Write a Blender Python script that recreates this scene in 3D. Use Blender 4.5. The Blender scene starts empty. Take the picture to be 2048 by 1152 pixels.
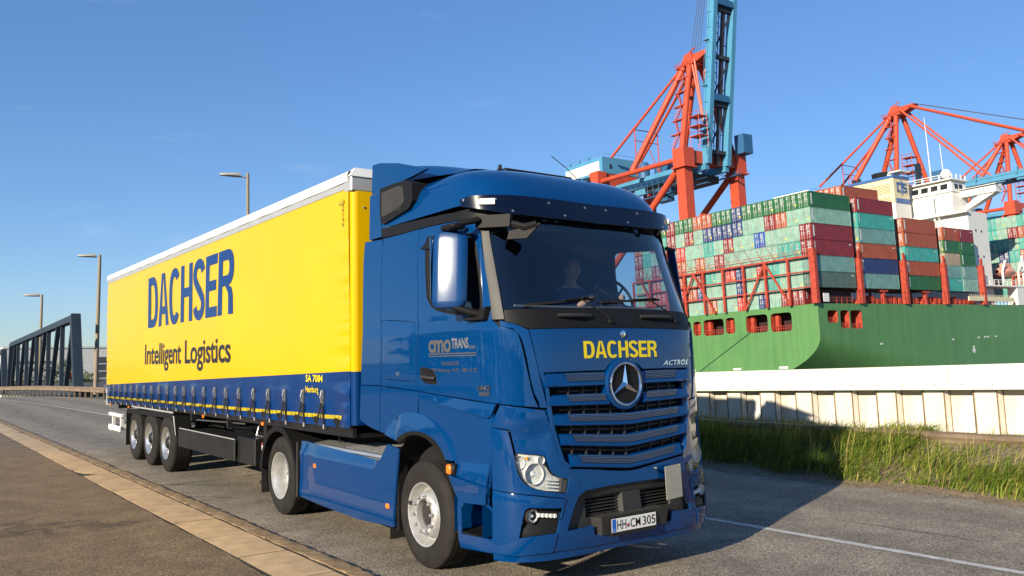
import bpy, bmesh, math, random
import numpy as np
from mathutils import Vector, Matrix
from mathutils.geometry import delaunay_2d_cdt
R = math.radians
SC = bpy.context.scene
COL = SC.collection

# ------------------------------------------------------------------ camera
cam_data = bpy.data.cameras.new('camera')
cam_data.sensor_width = 36.0
cam_data.lens = 29.31
cam_data.clip_start = 0.1
cam_data.clip_end = 6000.0
cam_obj = bpy.data.objects.new('camera', cam_data)
COL.objects.link(cam_obj)
_yaw, _pit, _rol = R(143.8017), R(4.7962), R(-1.1888)
_f = Vector((math.cos(_yaw)*math.cos(_pit), math.sin(_yaw)*math.cos(_pit), math.sin(_pit)))
_r0 = Vector((math.sin(_yaw), -math.cos(_yaw), 0)); _u0 = _r0.cross(_f)
_r = _r0*math.cos(_rol) + _u0*math.sin(_rol); _u = _r.cross(_f)
cam_obj.matrix_world = Matrix(((_r.x, _u.x, -_f.x, 7.0755), (_r.y, _u.y, -_f.y, -5.2815), (_r.z, _u.z, -_f.z, 1.9739), (0, 0, 0, 1)))
SC.camera = cam_obj

# ------------------------------------------------------------------ sky, sun, exposure
SUN_EL = 21.0
SUN_H = Vector((0.316, -0.949, 0)).normalized()
world = bpy.data.worlds.new('World'); SC.world = world; world.use_nodes = True
_nt = world.node_tree; _bg = _nt.nodes['Background']
_sky = _nt.nodes.new('ShaderNodeTexSky'); _sky.sky_type = 'NISHITA'; _sky.sun_disc = False
_sky.sun_elevation = R(SUN_EL); _sky.sun_rotation = math.atan2(SUN_H.x, SUN_H.y)
_sky.altitude = 0; _sky.air_density = 1.0; _sky.dust_density = 0.1; _sky.ozone_density = 2.0
_hs = _nt.nodes.new('ShaderNodeHueSaturation'); _hs.inputs['Saturation'].default_value = 1.33
_gm = _nt.nodes.new('ShaderNodeGamma'); _gm.inputs[1].default_value = 0.66
_nt.links.new(_sky.outputs[0], _gm.inputs[0]); _nt.links.new(_gm.outputs[0], _hs.inputs['Color']); 
_tn = _nt.nodes.new('ShaderNodeMix'); _tn.data_type = 'RGBA'; _tn.blend_type = 'MULTIPLY'; _tn.inputs['Factor'].default_value = 1.0; _tn.inputs[7].default_value = (0.78, 1.0, 1.36, 1); _nt.links.new(_hs.outputs[0], _tn.inputs[6])
# thin wisps of cloud
_tc = _nt.nodes.new('ShaderNodeTexCoord'); _mp = _nt.nodes.new('ShaderNodeMapping'); _mp.inputs['Scale'].default_value = (2.0, 2.0, 8.0); _nt.links.new(_tc.outputs['Generated'], _mp.inputs[0])
_no = _nt.nodes.new('ShaderNodeTexNoise'); _no.inputs['Scale'].default_value = 2.2; _no.inputs['Detail'].default_value = 7; _no.inputs['Roughness'].default_value = 0.6; _nt.links.new(_mp.outputs[0], _no.inputs['Vector'])
_rp = _nt.nodes.new('ShaderNodeValToRGB'); _rp.color_ramp.elements[0].position = 0.60; _rp.color_ramp.elements[0].color = (0, 0, 0, 1); _rp.color_ramp.elements[1].position = 0.85; _rp.color_ramp.elements[1].color = (0.20, 0.20, 0.20, 1); _nt.links.new(_no.outputs['Fac'], _rp.inputs[0])
_cm = _nt.nodes.new('ShaderNodeMix'); _cm.data_type = 'RGBA'; _nt.links.new(_rp.outputs[0], _cm.inputs['Factor']); _nt.links.new(_tn.outputs[2], _cm.inputs[6]); _cm.inputs[7].default_value = (4.2, 4.4, 5.0, 1)
_nt.links.new(_cm.outputs[2], _bg.inputs[0]); _bg.inputs[1].default_value = 0.118
_sun = bpy.data.lights.new('sun', 'SUN'); _sun.energy = 5.0; _sun.angle = R(0.5); _sun.color = (1.0, 0.89, 0.70)
sun_obj = bpy.data.objects.new('sun', _sun); COL.objects.link(sun_obj)
_d = Vector((SUN_H.x*math.cos(R(SUN_EL)), SUN_H.y*math.cos(R(SUN_EL)), math.sin(R(SUN_EL))))
sun_obj.rotation_euler = (-_d).to_track_quat('-Z', 'Y').to_euler()
sun_obj.location = (30, -60, 40)
vs = SC.view_settings
vs.view_transform = 'Standard'; vs.look = 'None'; vs.exposure = 0.76; vs.gamma = 1.0; vs.use_curve_mapping = False

# ------------------------------------------------------------------ materials
MATS = {}
AF = 0.80     # overall reflectance level of painted and mineral surfaces
def pmat(name, col, rough=0.5, metal=0.0, coat=0.0, spec=0.5, var=0.0, vscale=3.0, bump=0.0, bscale=60.0, trans=0.0, ior=1.45, alpha=1.0, emit=0.0,
         col2=None, stretch=(1, 1, 1), detail=4.0, rvar=0.0, crough=0.03, cior=1.5):
    """procedural principled material: two-tone noise colour, noise bump, noise roughness"""
    if name in MATS: return MATS[name]
    if metal < 0.5 and not emit:
        col = tuple(c*AF for c in col); col2 = tuple(c*AF for c in col2) if col2 else None
    m = bpy.data.materials.new(name); m.use_nodes = True
    nt = m.node_tree; b = nt.nodes['Principled BSDF']
    b.inputs['Base Color'].default_value = (*col, 1); b.inputs['Roughness'].default_value = rough
    b.inputs['Metallic'].default_value = metal; b.inputs['Coat Weight'].default_value = coat; b.inputs['Coat Roughness'].default_value = crough; b.inputs['Coat IOR'].default_value = cior
    b.inputs['Specular IOR Level'].default_value = spec; b.inputs['IOR'].default_value = ior
    b.inputs['Transmission Weight'].default_value = trans; b.inputs['Alpha'].default_value = alpha
    if emit:
        b.inputs['Emission Color'].default_value = (*col, 1); b.inputs['Emission Strength'].default_value = emit
    tc = None
    def coords():
        nonlocal tc
        if tc is None:
            t = nt.nodes.new('ShaderNodeTexCoord'); tc = nt.nodes.new('ShaderNodeMapping')
            tc.inputs['Scale'].default_value = stretch
            nt.links.new(t.outputs['Object'], tc.inputs['Vector'])
        return tc.outputs[0]
    if var or col2:
        n = nt.nodes.new('ShaderNodeTexNoise'); n.inputs['Scale'].default_value = vscale; n.inputs['Detail'].default_value = detail
        nt.links.new(coords(), n.inputs['Vector'])
        rp = nt.nodes.new('ShaderNodeValToRGB'); rp.color_ramp.elements[0].position = 0.32; rp.color_ramp.elements[1].position = 0.68
        c2 = col2 if col2 else tuple(min(1, c*(1+var)) for c in col)
        c1 = col if col2 else tuple(c*(1-var) for c in col)
        rp.color_ramp.elements[0].color = (*c1, 1); rp.color_ramp.elements[1].color = (*c2, 1)
        nt.links.new(n.outputs['Fac'], rp.inputs[0]); nt.links.new(rp.outputs[0], b.inputs['Base Color'])
    if rvar:
        n = nt.nodes.new('ShaderNodeTexNoise'); n.inputs['Scale'].default_value = vscale*1.7; n.inputs['Detail'].default_value = 3
        nt.links.new(coords(), n.inputs['Vector'])
        mr = nt.nodes.new('ShaderNodeMapRange'); mr.inputs['To Min'].default_value = max(0, rough-rvar); mr.inputs['To Max'].default_value = min(1, rough+rvar)
        nt.links.new(n.outputs['Fac'], mr.inputs['Value']); nt.links.new(mr.outputs[0], b.inputs['Roughness'])
    if bump:
        n = nt.nodes.new('ShaderNodeTexNoise'); n.inputs['Scale'].default_value = bscale; n.inputs['Detail'].default_value = 3
        nt.links.new(coords(), n.inputs['Vector'])
        bp = nt.nodes.new('ShaderNodeBump'); bp.inputs['Strength'].default_value = bump; bp.inputs['Distance'].default_value = 0.01
        nt.links.new(n.outputs['Fac'], bp.inputs['Height']); nt.links.new(bp.outputs[0], b.inputs['Normal'])
    MATS[name] = m
    return m

BLUE = (0.0002, 0.043, 0.168)
pmat('paint_blue', BLUE, 0.32, coat=1.0, cior=1.52, spec=0.02, bump=0.004, bscale=5)
pmat('mirror_paint', BLUE, 0.32, coat=1.0, crough=0.17, cior=1.6, spec=0.1, bump=0.02, bscale=30)
pmat('paint_navy', (0.0015, 0.0025, 0.014), 0.22, coat=0.25)
pmat('plastic_black', (0.011, 0.0105, 0.0108), 0.55, spec=0.22, bump=0.06, bscale=400)
pmat('plastic_grey', (0.035, 0.032, 0.03), 0.5, var=0.1)
pmat('pillar_grey', (0.050, 0.046, 0.043), 0.55, var=0.1)
pmat('gap_black', (0.006, 0.006, 0.007), 0.8)
pmat('chassis_black', (0.012, 0.012, 0.013), 0.45, var=0.3)
pmat('rubber', (0.021, 0.0185, 0.016), 0.75, spec=0.3, var=0.22, vscale=6, bump=0.05, bscale=200)
pmat('rim_silver', (0.62, 0.61, 0.59), 0.3, metal=0.85, var=0.1, vscale=12, rvar=0.1)
pmat('rim_steel', (0.48, 0.475, 0.46), 0.42, metal=0.55, var=0.12, vscale=14, rvar=0.12)
pmat('chrome', (0.8, 0.8, 0.8), 0.08, metal=1.0)
pmat('steel', (0.45, 0.44, 0.42), 0.35, metal=0.9, var=0.15, vscale=20)
pmat('intake_grey', (0.030, 0.029, 0.028), 0.45, var=0.15, vscale=20)
pmat('alu', (0.55, 0.55, 0.54), 0.38, metal=0.8, var=0.08)
pmat('tarp_yellow', (0.76, 0.46, 0.0003), 0.42, spec=0.1, coat=0.36, crough=0.16, var=0.02, vscale=0.8, bump=0.05, bscale=2.2)
pmat('tarp_blue', (0.0004, 0.034, 0.16), 0.35, spec=0.15, coat=0.6, crough=0.14, bump=0.12, bscale=3.5)
pmat('print_blue', (0.002, 0.034, 0.17), 0.35)
pmat('print_black', (0.012, 0.012, 0.018), 0.35)
pmat('print_yellow', (0.86, 0.66, 0.01), 0.4)
pmat('print_grey', (0.17, 0.175, 0.19), 0.4)
pmat('print_bronze', (0.10, 0.095, 0.09), 0.4)
pmat('tape_yellow', (0.48, 0.37, 0.015), 0.35, var=0.25, vscale=18)
pmat('white_paint', (0.78, 0.77, 0.74), 0.45, var=0.05, vscale=2)
pmat('rail_grey', (0.58, 0.58, 0.56), 0.4, metal=0.4, var=0.06)
pmat('amber', (0.85, 0.22, 0.01), 0.2, coat=1.0)
pmat('amber_lit', (1.0, 0.35, 0.02), 0.3, coat=1.0)
pmat('red_lens', (0.6, 0.02, 0.015), 0.2, coat=1.0)
pmat('lens', (0.95, 0.96, 0.97), 0.03, trans=1.0, ior=1.3)
pmat('reflector', (0.50, 0.48, 0.43), 0.25, metal=0.3, col2=(0.85, 0.84, 0.80), vscale=22, bump=0.5, bscale=30)
pmat('lamp_silver', (0.85, 0.85, 0.83), 0.22, metal=0.25, var=0.12, vscale=40, bump=0.25, bscale=60)
pmat('plate_white', (0.80, 0.79, 0.76), 0.4)
pmat('plate_blue', (0.01, 0.12, 0.55), 0.4)
pmat('sign_grey', (0.30, 0.29, 0.25), 0.5, var=0.06, vscale=8)
pmat('seat_cloth', (0.02, 0.021, 0.025), 0.85, var=0.2)
pmat('dash', (0.06, 0.058, 0.055), 0.65, var=0.1)
pmat('dash_light', (0.30, 0.28, 0.24), 0.6)
pmat('skin', (0.80, 0.43, 0.28), 0.5, var=0.08, vscale=14)
pmat('hair', (0.03, 0.02, 0.014), 0.7)
pmat('shirt', (0.015, 0.045, 0.16), 0.85, var=0.15, vscale=15)

def glass_mat(name, tint, refl=0.12, rough=0.0):
    """thin pane: tinted see-through plus fresnel reflection"""
    m = bpy.data.materials.new(name); m.use_nodes = True; nt = m.node_tree
    out = nt.nodes['Material Output']; nt.nodes.remove(nt.nodes['Principled BSDF'])
    t = nt.nodes.new('ShaderNodeBsdfTransparent'); t.inputs[0].default_value = (*tint, 1)
    g = nt.nodes.new('ShaderNodeBsdfGlossy'); g.inputs['Roughness'].default_value = rough; g.inputs[0].default_value = (1, 1, 1, 1)
    lw = nt.nodes.new('ShaderNodeLayerWeight'); lw.inputs[0].default_value = 0.5
    fr = nt.nodes.new('ShaderNodeMath'); fr.operation = 'POWER'; fr.inputs[1].default_value = 3.5; nt.links.new(lw.outputs['Facing'], fr.inputs[0])
    ad = nt.nodes.new('ShaderNodeMath'); ad.operation = 'MULTIPLY_ADD'; ad.inputs[1].default_value = 0.8; ad.inputs[2].default_value = refl; ad.use_clamp = True
    mx = nt.nodes.new('ShaderNodeMixShader')
    nt.links.new(fr.outputs[0], ad.inputs[0]); nt.links.new(ad.outputs[0], mx.inputs[0])
    nt.links.new(t.outputs[0], mx.inputs[1]); nt.links.new(g.outputs[0], mx.inputs[2]); nt.links.new(mx.outputs[0], out.inputs[0])
    MATS[name] = m
glass_mat('windshield', (0.60, 0.70, 0.80), 0.085)
glass_mat('side_glass', (0.62, 0.72, 0.75), 0.05)
glass_mat('lamp_glass', (0.93, 0.95, 0.96), 0.02)

# ------------------------------------------------------------------ mesh helpers
class MB:
    """collects shapes and links them as one mesh object"""
    def __init__(s): s.v = []; s.f = []; s.m = []; s.mi = 0
    def add(s, vs, fs, mi=None):
        o = len(s.v); s.v.extend([tuple(p) for p in vs]); s.f.extend([tuple(i+o for i in f) for f in fs]); s.m.extend([s.mi if mi is None else mi]*len(fs)); return s
    def box(s, a, b, mi=None):
        x0, y0, z0 = (min(a[i], b[i]) for i in range(3)); x1, y1, z1 = (max(a[i], b[i]) for i in range(3))
        return s.add([(x0,y0,z0),(x1,y0,z0),(x1,y1,z0),(x0,y1,z0),(x0,y0,z1),(x1,y0,z1),(x1,y1,z1),(x0,y1,z1)],
                     [(3,2,1,0),(4,5,6,7),(0,1,5,4),(1,2,6,5),(2,3,7,6),(3,0,4,7)], mi)
    def cbox(s, a, b, c=0.01, mi=None):
        """box with chamfered edges"""
        lo = [min(a[i], b[i]) for i in range(3)]; hi = [max(a[i], b[i]) for i in range(3)]
        c = min(c, *[(hi[i]-lo[i])*0.49 for i in range(3)])
        bm = bmesh.new(); bmesh.ops.create_cube(bm, size=1)
        for v in bm.verts: v.co = Vector([(lo[i]+hi[i])/2+v.co[i]*(hi[i]-lo[i]) for i in range(3)])
        bmesh.ops.bevel(bm, geom=bm.edges[:], offset=c, segments=1, affect='EDGES', profile=0.5)
        bm.verts.index_update(); s.add([v.co for v in bm.verts], [[v.index for v in f.verts] for f in bm.faces], mi); bm.free(); return s
    def hexa(s, p, mi=None):
        """8 corners: bottom ring 0-3, top ring 4-7"""
        return s.add(p, [(3,2,1,0),(4,5,6,7),(0,1,5,4),(1,2,6,5),(2,3,7,6),(3,0,4,7)], mi)
    def beam(s, p, q, w, h, up=(0,0,1), mi=None):
        p = Vector(p); q = Vector(q); d = (q-p).normalized(); u = Vector(up)
        if abs(d.dot(u)) > 0.98: u = Vector((1,0,0))
        r = d.cross(u).normalized(); u = r.cross(d)
        c = [(-w/2,-h/2),(w/2,-h/2),(w/2,h/2),(-w/2,h/2)]
        vs = [p+r*a+u*b for a,b in c]+[q+r*a+u*b for a,b in c]
        return s.add(vs, [(0,1,2,3),(7,6,5,4),(0,4,5,1),(1,5,6,2),(2,6,7,3),(3,7,4,0)], mi)
    def tube(s, pts, r, n=8, mi=None, cap=True, r2=None):
        pts = [Vector(p) for p in pts]; k = len(pts); o = len(s.v); prev = None
        for i, p in enumerate(pts):
            d = (pts[min(i+1,k-1)]-pts[max(i-1,0)]).normalized()
            if prev is None:
                a = Vector((0,0,1)) if abs(d.z) < 0.9 else Vector((1,0,0)); x = d.cross(a).normalized()
            else: x = (prev-d*prev.dot(d)).normalized()
            prev = x; y = d.cross(x)
            rr = r if r2 is None else r+(r2-r)*i/max(1,k-1)
            for j in range(n):
                t = 2*math.pi*j/n; s.v.append(tuple(p+x*rr*math.cos(t)+y*rr*math.sin(t)))
        fs = []
        for i in range(k-1):
            for j in range(n): fs.append((o+i*n+j, o+i*n+(j+1)%n, o+(i+1)*n+(j+1)%n, o+(i+1)*n+j))
        if cap: fs.append(tuple(o+j for j in range(n))[::-1]); fs.append(tuple(o+(k-1)*n+j for j in range(n)))
        s.f.extend(fs); s.m.extend([s.mi if mi is None else mi]*len(fs)); return s
    def lathe(s, prof, c, axis='y', n=32, mi=None, sgn=1, mod=None, close=False):
        """prof: (axial, radius); revolve about an axis through c; axial along sgn*axis"""
        o = len(s.v); k = len(prof)
        for i, (a, r) in enumerate(prof):
            for j in range(n):
                t = 2*math.pi*j/n; rr = r+(mod(i, j) if mod else 0); u, w = rr*math.cos(t), rr*math.sin(t); aa = a*sgn
                if axis == 'y': s.v.append((c[0]+u, c[1]+aa, c[2]+w))
                elif axis == 'x': s.v.append((c[0]+aa, c[1]+u, c[2]+w))
                else: s.v.append((c[0]+u, c[1]+w, c[2]+aa))
        fs = []
        flip = (sgn > 0) ^ (axis != 'y')
        for i in range(k-1):
            for j in range(n):
                q = (o+i*n+j, o+i*n+(j+1)%n, o+(i+1)*n+(j+1)%n, o+(i+1)*n+j); fs.append(q if flip else q[::-1])
        if close:
            fs.append(tuple(o+j for j in range(n))); fs.append(tuple(o+(k-1)*n+j for j in range(n)))
        s.f.extend(fs); s.m.extend([s.mi if mi is None else mi]*len(fs)); return s
    def prism(s, poly, fn, d0, d1, mi=None):
        """extrude a 2D polygon; fn(a, b, d) -> 3D point"""
        n = len(poly); vs = [fn(a, b, d0) for a, b in poly]+[fn(a, b, d1) for a, b in poly]
        fs = [tuple(range(n)), tuple(range(2*n-1, n-1, -1))]+[(i, i+n, (i+1)%n+n, (i+1)%n) for i in range(n)]
        return s.add(vs, fs, mi)
    def sphere(s, c, r, n=12, m=8, mi=None):
        rx, ry, rz = r if isinstance(r, tuple) else (r, r, r); o = len(s.v)
        for i in range(m+1):
            t = math.pi*i/m
            for j in range(n):
                u = 2*math.pi*j/n; s.v.append((c[0]+rx*math.sin(t)*math.cos(u), c[1]+ry*math.sin(t)*math.sin(u), c[2]+rz*math.cos(t)))
        fs = [(o+i*n+j, o+(i+1)*n+j, o+(i+1)*n+(j+1)%n, o+i*n+(j+1)%n) for i in range(m) for j in range(n)]
        s.f.extend(fs); s.m.extend([s.mi if mi is None else mi]*len(fs)); return s
    def grid(s, fn, nu, nv, mi=None, flip=False):
        o = len(s.v); s.v.extend([tuple(fn(i/nu, j/nv)) for i in range(nu+1) for j in range(nv+1)])
        fs = []
        for i in range(nu):
            for j in range(nv):
                q = (o+i*(nv+1)+j, o+(i+1)*(nv+1)+j, o+(i+1)*(nv+1)+j+1, o+i*(nv+1)+j+1); fs.append(q[::-1] if flip else q)
        s.f.extend(fs)
        s.m.extend([s.mi if mi is None else (mi(k//nv/nu, (k%nv)/nv) if callable(mi) else mi) for k in range(nu*nv)]); return s
    def mesh(s, name, mats, smooth=None, recalc=True):
        me = bpy.data.meshes.new(name); me.from_pydata(s.v, [], s.f)
        for m in (mats if isinstance(mats, (list, tuple)) else [mats]): me.materials.append(MATS[m] if isinstance(m, str) else m)
        if any(s.m): me.polygons.foreach_set('material_index', s.m)
        if recalc:
            bm = bmesh.new(); bm.from_mesh(me); bmesh.ops.recalc_face_normals(bm, faces=bm.faces[:]); bm.to_mesh(me); bm.free()
        if smooth is not None:
            me.polygons.foreach_set('use_smooth', [True]*len(me.polygons)); me.set_sharp_from_angle(angle=R(smooth))
        me.update(); return me
    def build(s, name, mats, parent=None, smooth=None, recalc=True):
        return link(name, s.mesh(name, mats, smooth, recalc), parent)

def link(name, data, parent=None):
    o = bpy.data.objects.new(name, data); COL.objects.link(o)
    if parent is not None:
        o.parent = parent; o.matrix_parent_inverse = root_matrix(parent).inverted()
    return o
ROOTM = {}
def root_matrix(o): return ROOTM.get(o.name, Matrix.Identity(4))
def thing(name, label, cat, loc=(0,0,0), group=None, M=None):
    o = bpy.data.objects.new(name, None); COL.objects.link(o); o.empty_display_size = 0.3
    o.matrix_world = M if M is not None else Matrix.Translation(loc)
    ROOTM[o.name] = o.matrix_world.copy()
    return tag(o, label, cat, group)
def tag(o, label=None, cat=None, group=None, kind=None):
    if label: o['label'] = label
    if cat: o['category'] = cat
    if group: o['group'] = group
    if kind: o['kind'] = kind
    return o
def structure(o): o['kind'] = 'structure'; return o
def copy_tree(o, parent=None):
    c = o.copy(); COL.objects.link(c)
    if parent is not None: c.parent = parent
    for ch in o.children: copy_tree(ch, c)
    return c

def text2d(body, bold=0.0, spacing=1.0, shear=0.0):
    """flat lettering as triangles, bounding box scaled to the unit square; also returns width/height"""
    cu = bpy.data.curves.new('lettering', 'FONT'); cu.body = body; cu.size = 1.0; cu.offset = bold; cu.space_character = spacing; cu.shear = shear
    cu.resolution_u = 3; cu.fill_mode = 'FRONT'
    o = bpy.data.objects.new('lettering', cu); COL.objects.link(o)
    dg = bpy.context.evaluated_depsgraph_get(); ev = o.evaluated_get(dg); me = ev.to_mesh()
    vs = np.array([v.co[:2] for v in me.vertices]); fs = [tuple(p.vertices) for p in me.polygons]
    ev.to_mesh_clear(); bpy.data.objects.remove(o); bpy.data.curves.remove(cu)
    lo, hi = vs.min(0), vs.max(0)
    return (vs-lo)/(hi-lo), fs, (hi[0]-lo[0])/(hi[1]-lo[1])
def lettering(name, body, fn, mat, parent, bold=0.0, spacing=1.0, shear=0.0):
    vs, fs, _ = text2d(body, bold, spacing, shear)
    b = MB(); b.add([fn(u, w) for u, w in vs], fs)
    return b.build(name, mat, parent, recalc=False)

def stroke_word(word, sw=0.20, gap=0.045):
    """heavy grotesque capitals built from strokes and bowls; unit height, returns verts, faces, width"""
    V = []; F = []; x = 0.0
    def quad(p): o = len(V); V.extend(p); F.append((o, o+1, o+2, o+3))
    def ring(outer, inner):
        o = len(V); V.extend(outer); V.extend(inner); n = len(outer)
        for i in range(n-1): F.append((o+i, o+i+1, o+n+i+1, o+n+i))
    def arc(cx, cy, rx, ry, a0, a1, n=16, e=2.4):
        out = []
        for i in range(n+1):
            t = R(a0+(a1-a0)*i/n); c, s = math.cos(t), math.sin(t)
            out.append((cx+rx*math.copysign(abs(c)**(2/e), c), cy+ry*math.copysign(abs(s)**(2/e), s)))
        return out
    def sweep(pts, w, wv):
        L_, R_ = [], []
        for i, p in enumerate(pts):
            a = pts[max(0, i-1)]; b = pts[min(len(pts)-1, i+1)]; dx, dy = b[0]-a[0], b[1]-a[1]; d = math.hypot(dx, dy); nx, ny = -dy/d, dx/d
            L_.append((p[0]+nx*w/2, p[1]+ny*wv/2)); R_.append((p[0]-nx*w/2, p[1]-ny*wv/2))
        ring(L_, R_)
    h = sw*0.82
    for ch in word:
        if ch == 'D':
            w = .70; quad([(x, 0), (x+sw, 0), (x+sw, 1), (x, 1)])
            ring([(x+sw, 1)]+arc(x+w-.36, .5, .36, .5, 90, -90, 18)+[(x+sw, 0)], [(x+sw, 1-h)]+arc(x+w-.36, .5, .36-sw, .5-h, 90, -90, 18)+[(x+sw, h)])
        elif ch == 'A':
            w = .76; c = x+w/2; quad([(x, 0), (x+sw*1.05, 0), (c+sw*.02, 1), (c-sw*.58, 1)]); quad([(x+w-sw*1.05, 0), (x+w, 0), (c+sw*.58, 1), (c-sw*.02, 1)]); quad([(x+.17, .22), (x+w-.17, .22), (x+w-.22, .22+h*.9), (x+.22, .22+h*.9)])
        elif ch == 'C':
            w = .72; ring(arc(x+.36, .5, .36, .515, 38, 322, 30), arc(x+.36, .5, .36-sw, .515-h, 50, 310, 30))
        elif ch == 'H':
            w = .69; quad([(x, 0), (x+sw, 0), (x+sw, 1), (x, 1)]); quad([(x+w-sw, 0), (x+w, 0), (x+w, 1), (x+w-sw, 1)]); quad([(x+sw, .43), (x+w-sw, .43), (x+w-sw, .43+h), (x+sw, .43+h)])
        elif ch == 'S':
            w = .66; a = sw/2; b = h/2; up = arc(x+w/2, .745, w/2-a, .27-b, 12, 200, 14, 2.2); lo = arc(x+w/2, .255, w/2-a, .27-b, 20, -168, 14, 2.2); sweep(up+[(x+w*.38, .555), (x+w*.62, .445)]+lo, sw, h)
        elif ch == 'E':
            w = .60; quad([(x, 0), (x+sw, 0), (x+sw, 1), (x, 1)])
            for y0, ww in ((0, w), (.42, w-.05), (1-h, w-.01)): quad([(x+sw, y0), (x+ww, y0), (x+ww, y0+h), (x+sw, y0+h)])
        elif ch == 'R':
            w = .70; quad([(x, 0), (x+sw, 0), (x+sw, 1), (x, 1)])
            ring([(x+sw, 1)]+arc(x+w-.30, .72, .29, .28, 90, -90, 14)+[(x+sw, .44)], [(x+sw, 1-h)]+arc(x+w-.30, .72, .29-sw, .28-h, 90, -90, 14)+[(x+sw, .44+h)])
            ring([(x+w-.30, .47), (x+w-.10, .40), (x+w-.045, .28), (x+w-.02, 0)], [(x+w-.36, .42), (x+w-.26, .34), (x+w-.235, .26), (x+w-.225, 0)])
        x += w+gap
    x -= gap
    return [(a/x, b) for a, b in V], F
def stroke_lettering(name, body, fn, mat, parent, sw=0.2):
    vs, fs = stroke_word(body, sw); b = MB(); b.add([fn(u, w) for u, w in vs], fs)
    return b.build(name, mat, parent, recalc=False)
# ================================================================== SETTING
rng = random.Random(7)
def zr(x):
    """height of the road: level beside the truck, dropping away behind it"""
    if x > -42: return 0.0
    t = -42-x
    return -0.0004*t*t if t < 38 else -0.0004*38*38-0.0304*(t-38) if t < 300 else -0.5776-0.0304*262
def cy(x):
    """sideways drift of the road edges"""
    y = 0.014*x if x < 0 else 0.014*x
    if x < -25: y -= 0.00030*(x+25)**2 if x > -140 else 0.0003*115**2+0.069*(-140-x)
    return y

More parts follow.
